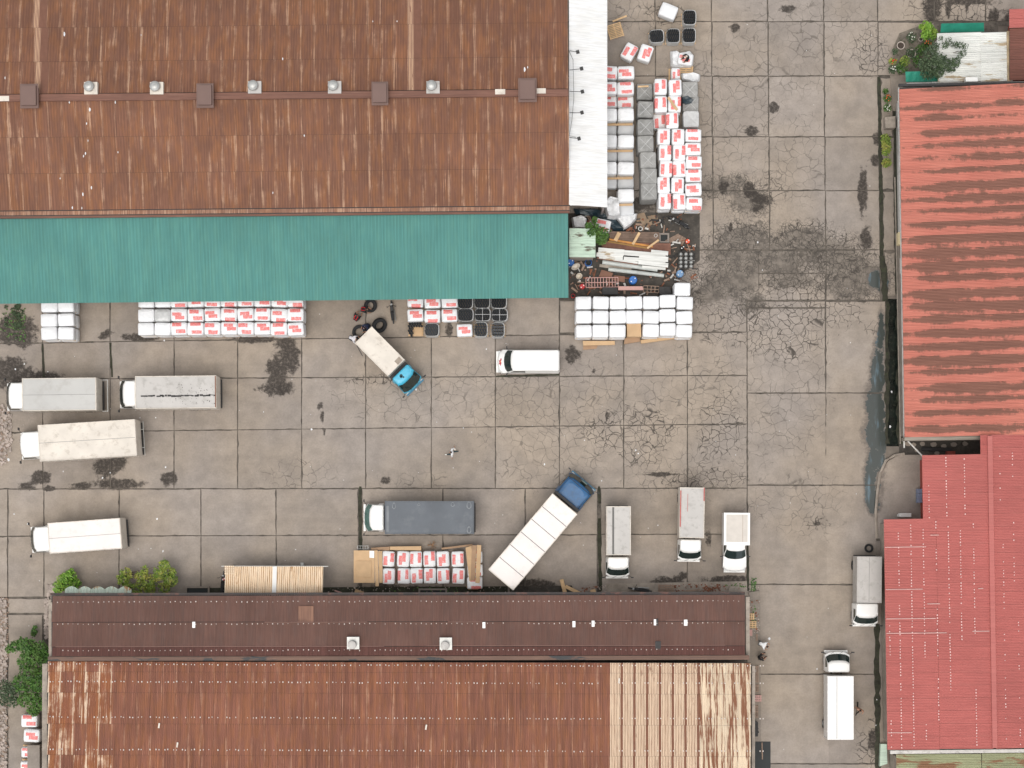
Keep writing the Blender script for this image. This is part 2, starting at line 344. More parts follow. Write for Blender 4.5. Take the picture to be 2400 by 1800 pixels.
def cream_stripe(nm='cream_striped_sheet', per=0.118, x1=0.28, colr=(0.76, 0.595, 0.43), d0=(0.17, 0.075, 0.045), d1=(0.27, 0.12, 0.07), bias=0.0):
    t = NT(nm); p = t.pos(); oc = t.objc()
    sp = t.n('ShaderNodeSeparateXYZ'); t.L(oc, sp.inputs[0])
    x = sp.outputs[0]
    w = t.math('SINE', t.math('MULTIPLY', x, 2 * math.pi / per))
    f = t.ss(t.math('ADD', w, t.math('MULTIPLY', t.math('SUBTRACT', t.noise(t.scale(p, (6, 0.6, 1)), 1.0, 4.0), 0.5), 2.2)), -0.75 + bias, -0.1 + bias)
    side = t.ss(x, x1 - .01, x1 + .01, 1, 0)
    rust = t.ss(t.noise(t.scale(p, (2.0, 0.3, 1)), 1.0, 5.0, 0.65), 0.60, 0.68, 1, 0.15)
    f = t.math('MULTIPLY', t.math('MULTIPLY', f, side), rust)
    c = t.mix(f, t.mix(t.noise(p, 3.0, 3.0), d0, d1), colr)
    return t.fin(c, 0.65)
M_cream_s = cream_stripe()
M_rib = cream_stripe('rust_streaked_ribs', 0.15, 9.0, (0.86, 0.70, 0.52), (0.24, 0.14, 0.07), (0.60, 0.34, 0.14), -0.25)
M_brown_t = cream_stripe('tan_striped_sheet', 0.105, -0.08, (0.66, 0.45, 0.30), (0.18, 0.085, 0.055), (0.25, 0.12, 0.08), 0.5)

def red_worn():
    t = NT('worn_red_roof_sheet'); p = t.pos(); oc = t.objc()
    sp = t.n('ShaderNodeSeparateXYZ'); t.L(oc, sp.inputs[0]); y = sp.outputs[1]
    ps = t.n('ShaderNodeSeparateXYZ'); t.L(p, ps.inputs[0])
    # bare primer shows along the laps between sheets, most in the middle of the slope
    mid = t.ss(t.math('ABSOLUTE', t.math('SUBTRACT', ps.outputs[1], 7.0)), 1.0, 13.0, 0.17, -0.015)
    edge = t.ss(ps.outputs[0], 29.3, 31.6, -0.22, 0.0)
    lap = t.ss(t.math('ABSOLUTE', t.math('SUBTRACT', y, t.math('MULTIPLY_ADD', t.rand(), -0.3, 0.36))), 0.0, 0.50, 0.17, -0.14)
    n = t.noise(t.scale(p, (0.30, 2.2, 1)), 1.0, 4.0, 0.6)
    n2 = t.noise(t.scale(p, (1.6, 1.1, 1)), 1.0, 5.0, 0.75)
    n3 = t.noise(t.scale(p, (0.12, 0.35, 1)), 1.0, 3.0)
    ln = t.noise(t.scale(p, (0.35, 16.0, 1)), 1.0, 2.0)
    v1 = t.math('ADD', t.math('ADD', t.math('MULTIPLY', n, 0.5), lap), t.math('ADD', t.math('MULTIPLY', n2, 0.62), t.math('MULTIPLY', t.math('SUBTRACT', n3, 0.5), 0.6)))
    v2 = t.math('ADD', t.math('ADD', mid, edge), t.math('MULTIPLY', t.math('SUBTRACT', ln, 0.5), 0.34))
    v = t.math('ADD', t.math('ADD', v1, v2), t.math('MULTIPLY', t.math('SUBTRACT', t.rand(), 0.5), 0.19))
    m = t.ss(v, 0.565, 0.69, 0, 0.92)
    c = t.mix(m, t.mix(t.noise(p, 0.4, 4.0), (0.455, 0.135, 0.096), (0.55, 0.208, 0.15)), t.mix(t.noise(t.scale(p, (1, 9, 1)), 1.0, 3.0), (0.14, 0.064, 0.042), (0.215, 0.10, 0.07)))
    c = t.gain(c, t.ss(ln, 0.3, 0.7, 0.86, 1.12))
    g = t.math('MULTIPLY_ADD', t.rand(), 0.08, 0.96); c = t.gain(c, g)
    return t.fin(c, 0.65)
M_red_hi = red_worn()
M_red_pl = paint('red_roof_plain', (0.55, 0.14, 0.11), 0.6, 0.1, 1.0)
M_redbr = roof_mat('red_brown_roof_sheet', (0.17, 0.066, 0.047), (0.6, 0.25, 0.22), (0.12, 0.05, 0.035), ax='x', amount=0.5, lo=0.66, hi=0.72, fu=3, fv=0.05)

M_white = paint('white_truck_paint', (0.83, 0.82, 0.79), 0.35, 0.03, 1.0)
M_offw = paint('aged_white_panel', (0.66, 0.60, 0.52), 0.5, 0.09, 0.7, dirt=(0.42, 0.36, 0.29), dirt_amt=0.6)
M_pinkw = paint('pale_pinkish_panel', (0.78, 0.72, 0.68), 0.5, 0.04, 0.7, dirt=(0.62, 0.55, 0.5), dirt_amt=0.4)
M_greyp = paint('light_grey_panel', (0.48, 0.455, 0.425), 0.5, 0.06, 0.8, dirt=(0.30, 0.28, 0.25), dirt_amt=0.6)
M_greyb = paint('bluish_grey_panel', (0.46, 0.45, 0.425), 0.5, 0.07, 0.5, dirt=(0.38, 0.36, 0.33), dirt_amt=0.5)
M_tarpg = paint('grey_blue_tarpaulin', (0.105, 0.117, 0.132), 0.6, 0.12, 0.5, dirt=(0.2, 0.21, 0.22), dirt_amt=0.25)
M_glass = paint('dark_windscreen_glass', (0.018, 0.03, 0.028), 0.06, 0.1, 1.0, spec=0.7)
M_glassg = paint('green_windscreen_glass', (0.06, 0.15, 0.13), 0.08, 0.25, 3.0, spec=0.7)
M_black = paint('black_rubber', (0.018, 0.018, 0.019), 0.8, 0.2, 4.0)
M_chas = paint('chassis_steel', (0.035, 0.033, 0.032), 0.7, 0.2, 3.0)
M_steel = paint('galvanised_steel', (0.42, 0.42, 0.40), 0.4, 0.12, 3.0, metal=0.4)
M_blue = paint('deep_blue_cab_paint', (0.018, 0.10, 0.235), 0.35, 0.2, 2.0, dirt=(0.05, 0.09, 0.14), dirt_amt=0.4)
M_sky = paint('bright_blue_cab_paint', (0.06, 0.42, 0.60), 0.35, 0.08, 1.5, dirt=(0.06, 0.2, 0.26), dirt_amt=0.35)
M_skyd = paint('blue_bumper_paint', (0.03, 0.17, 0.27), 0.4, 0.15, 3.0)
M_redst = paint('red_edge_strip', (0.45, 0.06, 0.05), 0.6, 0.1, 3.0)
M_rustd = paint('rusted_steel', (0.22, 0.085, 0.045), 0.85, 0.3, 4.0)
M_wood = paint('pale_pallet_wood', (0.62, 0.42, 0.23), 0.8, 0.15, 3.0, rnd=0.08)
M_woodd = paint('old_grey_wood', (0.30, 0.21, 0.155), 0.85, 0.2, 3.0, rnd=0.12)
M_card = paint('brown_cardboard', (0.55, 0.37, 0.21), 0.85, 0.08, 1.5, rnd=0.06)
M_cardd = paint('dark_cardboard', (0.36, 0.23, 0.14), 0.85, 0.1, 1.5)
M_tubeb = paint('black_tube_ends', (0.032, 0.034, 0.037), 0.7, 0.2, 4.0, rnd=0.2)
M_tubeg = paint('dark_grey_tube_ends', (0.075, 0.08, 0.085), 0.7, 0.2, 5.0)
M_film = paint('cloudy_plastic_film', (0.50, 0.50, 0.49), 0.3, 0.12, 5.0, rnd=0.05)
M_sackg = paint('grey_sheet_cover', (0.27, 0.265, 0.25), 0.6, 0.22, 2.5, rnd=0.16, dirt=(0.42, 0.42, 0.41), dirt_amt=0.4, bump=0.3)
M_wrapw = paint('crumpled_white_wrap', (0.72, 0.72, 0.72), 0.45, 0.15, 3.0, dirt=(0.5, 0.5, 0.5), dirt_amt=0.5, bump=0.5)
M_white_b = paint('white_bale_wrap', (0.80, 0.80, 0.80), 0.5, 0.05, 2.0, rnd=0.05, dirt=(0.58, 0.59, 0.6), dirt_amt=0.35, bump=0.4)
M_white_g = paint('light_grey_bale_wrap', (0.60, 0.61, 0.62), 0.5, 0.06, 2.0, bump=0.15)
M_concw = paint('rough_render', (0.34, 0.29, 0.24), 0.9, 0.2, 1.5, dirt=(0.2, 0.17, 0.14), dirt_amt=0.6)
M_wallw = paint('dirty_white_wall', (0.62, 0.60, 0.56), 0.85, 0.12, 1.5, dirt=(0.3, 0.28, 0.25), dirt_amt=0.6)
M_wallr = paint('red_wall', (0.33, 0.07, 0.05), 0.8, 0.15, 2.0)
M_leaf_d = None
def leafmat(name, c1, c2, c3):
    t = NT(name); g = t.n('ShaderNodeNewGeometry'); r = g.outputs['Random Per Island']
    n = t.noise(t.pos(), 1.3, 3.0)
    c = t.mix(t.ss(r, 0.0, 1.0), c1, c2); c = t.mix(t.ss(n, 0.45, 0.7, 0, 0.8), c, c3)
    t.b.inputs['Subsurface Weight'].default_value = 0.0
    return t.fin(c, 0.55, spec=0.35)
M_leafA = leafmat('bright_green_leaves', (0.08, 0.20, 0.02), (0.22, 0.40, 0.05), (0.28, 0.38, 0.06))
M_leafB = leafmat('deep_green_leaves', (0.022, 0.065, 0.012), (0.09, 0.19, 0.035), (0.12, 0.20, 0.05))
M_leafC = leafmat('grey_green_leaves', (0.03, 0.055, 0.025), (0.10, 0.14, 0.07), (0.07, 0.10, 0.05))
M_leafD = leafmat('yellow_green_leaves', (0.09, 0.17, 0.02), (0.27, 0.34, 0.06), (0.38, 0.34, 0.08))
M_bark = paint('brown_bark', (0.12, 0.085, 0.06), 0.9, 0.2, 5.0)
M_terra = paint('terracotta_pot', (0.42, 0.24, 0.18), 0.8, 0.1, 4.0)
M_cem = paint('cement_pot', (0.50, 0.43, 0.37), 0.8, 0.1, 4.0)
M_soil = paint('potting_soil', (0.06, 0.045, 0.035), 0.95, 0.2, 6.0)
M_awn = paint('green_awning_cloth', (0.02, 0.25, 0.17), 0.7, 0.15, 1.5)
M_skin = paint('skin', (0.42, 0.23, 0.15), 0.6, 0.05, 8.0)
M_shoe = paint('white_shoe', (0.75, 0.75, 0.7), 0.6, 0.05, 8.0)
M_hair = paint('black_hair', (0.012, 0.011, 0.011), 0.5, 0.1, 8.0)
def cloth(n, c): return paint(n, c, 0.85, 0.12, 6.0)
M_drum = paint('blue_plastic', (0.02, 0.13, 0.42), 0.4, 0.08, 3.0)
M_orange = paint('orange_plastic', (0.70, 0.09, 0.03), 0.4, 0.05, 3.0)
M_redp = paint('red_plastic', (0.55, 0.03, 0.03), 0.4, 0.05, 3.0)
M_pinkp = paint('faded_pink_sheet', (0.55, 0.32, 0.28), 0.7, 0.08, 2.0)
M_rubble = paint('pale_rubble', (0.36, 0.30, 0.26), 0.9, 0.35, 2.0, dirt=(0.5, 0.42, 0.36), dirt_amt=0.6)
M_water = paint('black_drain_water', (0.016, 0.021, 0.017), 0.09, 0.4, 1.4, dirt=(0.05, 0.055, 0.04), dirt_amt=0.8)
M_pit = paint('dark_pit', (0.008, 0.012, 0.012), 0.6, 0.2, 1.0)
M_pipeg = paint('pale_grey_pipe', (0.50, 0.52, 0.49), 0.6, 0.12, 2.0, dirt=(0.35, 0.36, 0.33))
M_screw = paint('bare_screw_cap', (0.62, 0.55, 0.50), 0.5, 0.1, 5.0)
M_tarpb = paint('dark_teal_tarpaulin', (0.012, 0.028, 0.038), 0.4, 0.3, 2.0)

def print_mat(name, mode):
    """white bag wrap with the red blocks and fine grey lines printed on it"""
    t = NT(name); oc = t.objc(); p = t.pos(); rnd = t.rand()
    wv = t.n('ShaderNodeTexNoise'); wv.inputs['Scale'].default_value = 3.0; wv.inputs['Detail'].default_value = 3; t.L(p, wv.inputs['Vector'])
    ad = t.n('ShaderNodeVectorMath', operation='MULTIPLY_ADD'); t.L(wv.outputs['Color'], ad.inputs[0]); ad.inputs[1].default_value = (0.10, 0.10, 0); t.L(oc, ad.inputs[2])
    sp = t.n('ShaderNodeSeparateXYZ'); t.L(ad.outputs[0], sp.inputs[0]); x = t.math('ADD', sp.outputs[0], t.math('MULTIPLY_ADD', rnd, 0.16, -0.13)); y = t.math('ADD', sp.outputs[1], t.math('MULTIPLY_ADD', t.math('FRACT', t.math('MULTIPLY', rnd, 7.3)), 0.2, -0.15))
    if mode == 0: rects = [(-0.50, 0.22, 0.08, 0.38), (-0.22, 0.50, -0.44, -0.14)]
    elif mode == 1: rects = [(-0.48, 0.24, 0.0, 0.26), (-0.24, 0.46, -0.28, 0.0)]
    else: rects = [(-0.44, 0.36, 0.16, 0.43), (-0.34, 0.44, -0.46, -0.20)]
    tot = None
    for (x0, x1, y0, y1) in rects:
        a = t.math('MULTIPLY', t.ss(x, x0 - .015, x0 + .015), t.ss(x, x1 - .015, x1 + .015, 1, 0))
        b = t.math('MULTIPLY', t.ss(y, y0 - .015, y0 + .015), t.ss(y, y1 - .015, y1 + .015, 1, 0))
        r = t.math('MULTIPLY', a, b); tot = r if tot is None else t.math('MAXIMUM', tot, r)
    wear = t.ss(t.noise(t.scale(p, (5, 5, 1)), 1.0, 4.0, 0.7), 0.24, 0.52, 0.38, 0.90)
    # light letter gaps inside the blocks
    let = t.ss(t.noise(t.scale(oc, (26, 9, 1)), 1.0, 1.0), 0.54, 0.6, 1.0, 0.8)
    c = t.mix(t.math('MULTIPLY', t.math('MULTIPLY', tot, wear), let), (0.80, 0.80, 0.80), (0.74, 0.10, 0.085))
    c = t.mix(t.ss(t.noise(p, 1.7, 5.0, 0.7), 0.55, 0.75, 0, 0.25), c, (0.6, 0.6, 0.59))
    ln = t.math('MULTIPLY', t.ss(t.math('SINE', t.math('MULTIPLY', y, 62.0)), 0.45, 0.9), t.math('MULTIPLY', t.ss(t.math('ABSOLUTE', x), 0.30, 0.36, 1, 0), t.ss(t.noise(t.scale(oc, (18, 4, 1)), 1.0, 1.0), 0.45, 0.55)))
    c = t.mix(t.math('MULTIPLY', t.math('MULTIPLY', ln, 0.35), t.math('SUBTRACT', 1.0, tot)), c, (0.30, 0.33, 0.36))
    return t.fin(c, 0.5, 0.0, t.noise(p, 9, 3.0), 0.2, 0.02)
M_print = [print_mat('red_printed_wrap_offset_blocks', 0), print_mat('red_printed_wrap_centre_block', 1), print_mat('red_printed_wrap_end_blocks', 2)]

# ------------------------------------------------------------------ the ground
def rowline(l, r): return lambda x: l + (r - l) * x / 1700.0
g = MB()
# bare base with an opening for the drain
TX0, TX1, TY0, TY1 = 2078, 2108, 700, 1046
a = W(TX0, TY0); b = W(TX1, TY1); B = 220.0; zb = -0.12
g.quad((-B, -B, zb), (a.x, -B, zb), (a.x, B, zb), (-B, B, zb))
g.quad((b.x, -B, zb), (B, -B, zb), (B, B, zb), (b.x, B, zb))
g.quad((a.x, a.y, zb), (b.x, a.y, zb), (b.x, B, zb), (a.x, B, zb))
g.quad((a.x, -B, zb), (b.x, -B, zb), (b.x, b.y, zb), (a.x, b.y, zb))
tag(g.obj('ground', M_ground), kind='structure')
t_ = MB(); zt = -0.75
t_.quad((a.x, b.y, zt), (b.x, b.y, zt), (b.x, a.y, zt), (a.x, a.y, zt))
t_.quad((a.x, b.y, zt), (a.x, a.y, zt), (a.x, a.y, zb), (a.x, b.y, zb)); t_.quad((b.x, a.y, zt), (b.x, b.y, zt), (b.x, b.y, zb), (b.x, a.y, zb))
t_.quad((a.x, a.y, zt), (b.x, a.y, zt), (b.x, a.y, zb), (a.x, a.y, zb)); t_.quad((b.x, b.y, zt), (a.x, b.y, zt), (a.x, b.y, zb), (b.x, b.y, zb))
tag(t_.obj('drain_channel', M_moss), kind='structure')
w_ = MB(); w_.quad((a.x, b.y, -0.5), (b.x, b.y, -0.5), (b.x, a.y, -0.5), (a.x, a.y, -0.5))
tag(w_.obj('water', M_water), kind='structure')

yard = place('yard_pavement', None, None, (0, 0, 0)); tag(yard, kind='structure')
jb = MB()
for (x0, y0, x1, y1) in ((-80, 480, 2077, 1420), (1310, -260, 2340, 481), (1750, 1420, 2060, 2100), (-120, 1420, 118, 2100), (2340, -260, 2460, 60)):
    p0 = W(x0, y1, 0); p1 = W(x1, y0, 0); jb.quad((p0.x, p0.y, -0.055), (p1.x, p0.y, -0.055), (p1.x, p1.y, -0.055), (p0.x, p1.y, -0.055))
jb.obj('joint_bed', M_joint, yard)

def jag(p, q, n, amp, ends=True):
    out = []
    d = (q - p); nrm = Vector((-d.y, d.x)).normalized()
    for i in range(n):
        f = i / n
        o = 0 if i == 0 else random.uniform(-amp, amp)
        if i and random.random() < 0.10: o -= amp * 1.6 * (1 if random.random() < .8 else -1)
        out.append(p + d * f - nrm * (-o))
    return out
def slab(quad_px, gap=0.045, amp=0.018, name='concrete_slab', mat=None, top=0.0, parent=None):
    cs = [W(x, y, 0).xy for x, y in quad_px]   # nw, ne, se, sw in picture order -> make ccw
    c = sum(cs, Vector((0, 0))) / 4
    cs = [cs[3], cs[2], cs[1], cs[0]]          # sw, se, ne, nw = ccw
    ins = []
    for i in range(4):
        prev, nxt = cs[i - 1], cs[(i + 1) % 4]
        e1 = (cs[i] - prev).normalized(); e2 = (nxt - cs[i]).normalized()
        n1 = Vector((-e1.y, e1.x)); n2 = Vector((-e2.y, e2.x)); g2 = gap * random.uniform(0.6, 1.35)
        ins.append(cs[i] + (n1 + n2) * g2)
    A, B_, C_, D_ = ins
    nx = max(2, int((B_ - A).length / 0.33)); ny = max(2, int((D_ - A).length / 0.33)); mb = MB(); idx = {}
    for j in range(ny + 1):
        for i in range(nx + 1):
            p = A.lerp(B_, i / nx).lerp(D_.lerp(C_, i / nx), j / ny)
            jt = lambda: (abs(random.gauss(0, amp)) + (amp * 2.5 if random.random() < .07 else 0))
            if 0 < i < nx:
                if j == 0: p.y += jt()
                elif j == ny: p.y -= jt()
            if 0 < j < ny:
                if i == 0: p.x += jt()
                elif i == nx: p.x -= jt()
            idx[(i, j)] = len(mb.v); mb.v.append((p.x - c.x, p.y - c.y, 0))
    for j in range(ny):
        for i in range(nx): mb.f.append((idx[i, j], idx[i + 1, j], idx[i + 1, j + 1], idx[i, j + 1])); mb.m.append(0)
    bd = [idx[i, 0] for i in range(nx + 1)] + [idx[nx, j] for j in range(1, ny + 1)] + [idx[i, ny] for i in range(nx - 1, -1, -1)] + [idx[0, j] for j in range(ny - 1, 0, -1)]
    o0 = len(mb.v); n = len(bd)
    for b in bd: x, y, _ = mb.v[b]; mb.v.append((x, y, -0.054))
    for k in range(n): mb.f.append((bd[k], o0 + k, o0 + (k + 1) % n, bd[(k + 1) % n])); mb.m.append(0)
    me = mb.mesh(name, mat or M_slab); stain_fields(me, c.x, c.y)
    return place(name, me, parent or yard, (c.x, c.y, top + random.uniform(-0.008, 0.004)))

def clip(poly, a, n):   # keep points where (p-a).n <= 0
    out = []
    for i in range(len(poly)):
        p, q = poly[i], poly[(i + 1) % len(poly)]
        dp, dq = (p - a).dot(n), (q - a).dot(n)
        if dp <= 0: out.append(p)
        if dp * dq < 0: out.append(p + (q - p) * (dp / (dp - dq)))
    return out
def broken(x0, y0, x1, y1, n, drop=0.0):
    p0 = W(x0, y1).xy; p1 = W(x1, y0).xy
    seeds = []
    while len(seeds) < n:
        s = Vector((random.uniform(p0.x, p1.x), random.uniform(p0.y, p1.y)))
        if all((s - q).length > 0.30 for q in seeds): seeds.append(s)
    for i, s in enumerate(seeds):
        if random.random() < drop: continue
        poly = [Vector((p0.x, p0.y)), Vector((p1.x, p0.y)), Vector((p1.x, p1.y)), Vector((p0.x, p1.y))]
        for j, q in enumerate(seeds):
            if j == i or (q - s).length > 3.5: continue
            poly = clip(poly, (s + q) / 2, (q - s).normalized())
            if len(poly) < 3: break
        if len(poly) < 3: continue
        c = sum(poly, Vector((0, 0))) / len(poly); k = random.uniform(0.90, 0.965)
        # chamfered corners
        pp = []
        for i2 in range(len(poly)):
            p, q = poly[i2], poly[(i2 + 1) % len(poly)]
            pp += [p.lerp(q, 0.16), p.lerp(q, 0.84)]
        mb = MB(); mb.prism([((v.x - c.x) * k, (v.y - c.y) * k) for v in pp], -0.05, 0)
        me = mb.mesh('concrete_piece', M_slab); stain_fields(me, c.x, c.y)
        place('concrete_piece', me, yard, (c.x, c.y, random.uniform(-0.018, 0.0)), rot=(R(random.uniform(-.6, .6)), R(random.uniform(-.6, .6)), 0))

rows_main = [rowline(610, 590), rowline(700, 690), rowline(805, 779), rowline(889, 880), rowline(1014, 994), rowline(1146, 1144), rowline(1257, 1252), rowline(1400, 1392)]
xs_top = [-70, -40, 100, 258, 408, 557, 707, 857, 1011, 1161, 1311, 1462, 1611, 1751]
for r in range(1, 5):
    for i in range(len(xs_top) - 1):
        x0, x1 = xs_top[i], xs_top[i + 1]; lo, hi = rows_main[r], rows_main[r + 1]
        if r == 1 and x0 >= 1311: continue
        slab([(x0, lo(x0)), (x1, lo(x1)), (x1, hi(x1)), (x0, hi(x0))], gap=0.03 if r != 3 else 0.024)
xs_bot = [-70, 18, 103, 279, 471, 647, 844, 1038, 1231, 1404, 1611, 1751]
for r in (5, 6):
    for i in range(len(xs_bot) - 1):
        x0, x1 = xs_bot[i], xs_bot[i + 1]; lo, hi = rows_main[r], rows_main[r + 1]
        xa = x0 + (4 if x0 in (844, 1404) else 0); xb = x1 - (4 if x1 in (844, 1404) else 0)
        slab([(xa, lo(x0)), (xb, lo(x1)), (xb, hi(x1)), (xa, hi(x0))], gap=0.033)
slab([(1311, 704), (1611, 700), (1611, 779), (1311, 781)])
slab([(1611, 700), (1751, 700), (1751, 779), (1611, 779)])
xs_ne = [1311, 1403, 1535, 1667, 1799, 1930, 2057]
ys_ne = [-110, 51, 179, 321, 447, 586, 704]
for r in range(len(ys_ne) - 1):
    for i in range(len(xs_ne) - 1):
        x0, x1 = xs_ne[i], xs_ne[i + 1]; dx = 6 * r / 5
        if r >= 4 and i == 0: continue
        if r == 5 and i in (3, 4): continue
        if r == 5 and i == 1: x0 = 1403
        slab([(x0 + dx, ys_ne[r]), (x1 + dx, ys_ne[r] - 1), (x1 + dx, ys_ne[r + 1] - 1), (x0 + dx, ys_ne[r + 1])], gap=0.033)
slab([(1317, 447), (1403, 447), (1403, 704), (1317, 704)])
slab([(1671, 588), (1778, 588), (1778, 704), (1671, 704)], gap=0.0); slab([(1778, 588), (1868, 588), (1868, 640), (1778, 640)], gap=0.0)
broken(1779, 641, 1934, 703, 40, 0.03); broken(1869, 589, 1936, 640, 30, 0.12)
slab([(1751, 706), (1934, 706), (1934, 721), (1751, 721)], gap=0.02)
for (x0, x1, y0, y1) in ((2057, 2190, -110, 50), (2190, 2310, -110, 50), (2310, 2420, -110, 50), (2057, 2190, 51, 177)):
    slab([(x0, y0), (x1, y0), (x1, y1), (x0, y1)], gap=0.05)
for (x0, y0, x1, y1) in ((2062, 181, 2093, 320), (2065, 322, 2096, 446), (2068, 448, 2098, 588), (2072, 590, 2100, 694)):
    slab([(x0, y0), (x1, y0), (x1, y1), (x0, y1)], gap=0.05, amp=0.05)
ys_r = [722, 921, 1137, 1370, 1580, 1790, 2000]
for r in range(6):
    for (x0, x1) in ((1751, 1934), (1935, 2075 if r < 2 else 2050)):
        d = r * 2
        y0_ = 706 if (r == 0 and x0 > 1900) else ys_r[r]
        slab([(x0, y0_), (x1 + d, y0_), (x1 + d + 2, ys_r[r + 1]), (x0, ys_r[r + 1])], gap=0.033)
for (x0, y0, x1, y1) in ((-80, 1402, 17, 1640), (18, 1402, 112, 1438), (18, 1440, 100, 1640), (18, 1641, 92, 1860), (-80, 1641, 17, 1860)):
    slab([(x0, y0), (x1, y0), (x1, y1), (x0, y1)], gap=0.04)
# mossy strips in the widest joints
_sz = [0.006]
def strip(pts, w, name='moss_strip', mat=M_moss, z=None, amp=0.4, parent=yard):
    _sz[0] += 0.0021; z = _sz[0]
    mb = MB(); L_, R_ = [], []
    for i in range(len(pts) - 1):
        p, q = W(*pts[i]).xy, W(*pts[i + 1]).xy; n = max(2, int((q - p).length / 0.4)); d = (q - p).normalized(); nn = Vector((-d.y, d.x))
        for k in range(n + (1 if i == len(pts) - 2 else 0)):
            c = p.lerp(q, k / n); wa = w / 2 * random.uniform(1 - amp, 1 + amp); wb = w / 2 * random.uniform(1 - amp, 1 + amp)
            L_.append((*(c + nn * wa), z)); R_.append((*(c - nn * wb), z))
    n = len(L_); mb.add(L_ + R_, [(i, n + i, n + i + 1, i + 1) for i in range(n - 1)])
    # thickness
    return mb.obj(name, mat, parent)
for pts, w in (([(844, 1140), (845, 1290)], 0.24), ([(1404, 1140), (1406, 1180)], 0.2), ([(1404, 1215), (1408, 1385)], 0.26), ([(2059, 180), (2063, 330), (2067, 600), (2073, 700)], 0.28),
               ([(2055, 1462), (2056, 1600), (2058, 1830)], 0.42), ([(1311, 878), (1162, 882)], 0.14), ([(1752, 1258), (1754, 1385)], 0.16), ([(100, 806), (103, 884)], 0.17), ([(259, 803), (263, 884)], 0.15),
               ([(2068, 600), (2076, 705)], 0.45), ([(2097, 200), (2103, 690)], 0.3)):
    strip(pts, w)
strip([(2079, 706), (2078, 800), (2079, 900), (2079, 1040)], 0.30, 'mud_edge', M_moss, None, 0.8)
strip([(2107, 706), (2106, 860), (2108, 1040)], 0.34, 'mud_edge', M_moss, None, 0.8)
# narrow ledge where lorries meet the long rusty roof, wall foot strips
def flat(name, px, z, th, mat, label=None, cat=None, kind=None, parent=None, loc=True):
    ps = [W(x, y, z).xy for x, y in px]
    ar = sum(ps[i].x * ps[(i + 1) % len(ps)].y - ps[(i + 1) % len(ps)].x * ps[i].y for i in range(len(ps)))
    if ar < 0: ps.reverse()
    c = sum(ps, Vector((0, 0))) / len(ps)
    mb = MB(); mb.prism([(p.x - c.x, p.y - c.y) for p in ps], z - th, z)
    me = mb.mesh(name, mat)
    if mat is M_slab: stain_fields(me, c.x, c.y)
    o = place(name, me, parent, (c.x, c.y, 0)); tag(o, label, cat, None, kind); return o
flat('soil_strip', [(470, 1378), (1190, 1374), (1190, 1400), (470, 1400)], 0.010, 0.02, M_moss, kind='structure')
flat('soil_strip', [(1195, 1375), (1340, 1372), (1350, 1395), (1195, 1400)], 0.012, 0.02, M_dark, kind='structure')
flat('soil_strip', [(1420, 1368), (1755, 1362), (1755, 1396), (1420, 1396)], 0.014, 0.02, M_concw, kind='structure')
flat('soil_strip', [(1752, 1385), (1782, 1372), (1784, 1820), (1755, 1820)], 0.013, 0.02, M_conc, kind='structure')
flat('pavement_patch', [(1310, 703), (1312, 500), (1640, 497), (1640, 610), (1600, 640), (1570, 703)], 0.016, 0.02, M_dark, kind='structure')
flat('soil_strip', [(1770, 1738), (1806, 1738), (1806, 1830), (1768, 1830)], 0.022, 0.02, M_pit, kind='structure')
flat('footpath', [(2052, 1268), (2078, 1268), (2100, 1830), (2062, 1830)], 0.012, 0.03, M_conc, kind='structure')
flat('footpath', [(2086, 176), (2126, 176), (2126, 196), (2114, 206), (2112, 260), (2092, 260)], 0.085, 0.12, M_conc, kind='structure')
flat('planting_bed', [(2108, 78), (2150, 62), (2200, 56), (2200, 175), (2108, 175), (2092, 150), (2094, 110)], 0.05, 0.1, M_bedc, kind='structure')
flat('alley_floor', [(2109, 1024), (2420, 1024), (2420, 1082), (2108, 1082)], 0.02, 0.1, M_dark, kind='structure')

# curved raised pad with its kerb
pad = [(2058, 1262), (2056, 1200), (2060, 1150), (2066, 1110), (2080, 1082), (2100, 1070), (2120, 1066), (2175, 1066), (2175, 1262)]
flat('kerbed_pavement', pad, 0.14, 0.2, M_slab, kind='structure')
km = MB(); pts = [W(x - (3 if x < 2110 else 0), y - (3 if y < 1085 else 0), 0.22) for x, y in pad[:7]]
km.tube([(p.x, p.y, 0.15) for p in pts], 0.11, 6); tag(km.obj('kerb', M_concw), kind='structure')

# ------------------------------------------------------------------ buildings
def ribbed_mesh(w, L, waves, amp, name='roof_sheet', ax='y', flatr=0.0):
    mb = MB(); n = waves * 2
    for s in (0, 1):
        for i in range(n + 1):
            u = -w / 2 + w * i / n; z = amp if i % 2 else -amp
            v = -L / 2 if s == 0 else L / 2
            mb.v.append((u, v, z) if ax == 'y' else (v, u, z))
    for i in range(n):
        f = (i, i + 1, n + 2 + i, n + 1 + i); mb.f.append(f if ax == 'y' else tuple(reversed(f))); mb.m.append(0)
    return mb.mesh(name, M_brown)

class Frame:
    """a building's own axes: placed at photo pixel (px,py), turned by a small angle"""
    def __init__(s, px, py, deg): s.px, s.py, s.a = px, py, R(deg); s.O = W(px, py, 0)
    def loc(s, px, py, z):
        dx, dy = px - s.px, py - s.py; c, si = math.cos(s.a), math.sin(s.a)
        w = W(s.px + dx * c + dy * si, s.py - dx * si + dy * c, z)
        d = w - s.O; d.z = 0
        return Vector((d.x * c + d.y * si, -d.x * si + d.y * c, z))
def building(name, label, cat, fr): return thing(name, label, cat, (fr.O.x, fr.O.y, 0), fr.a)

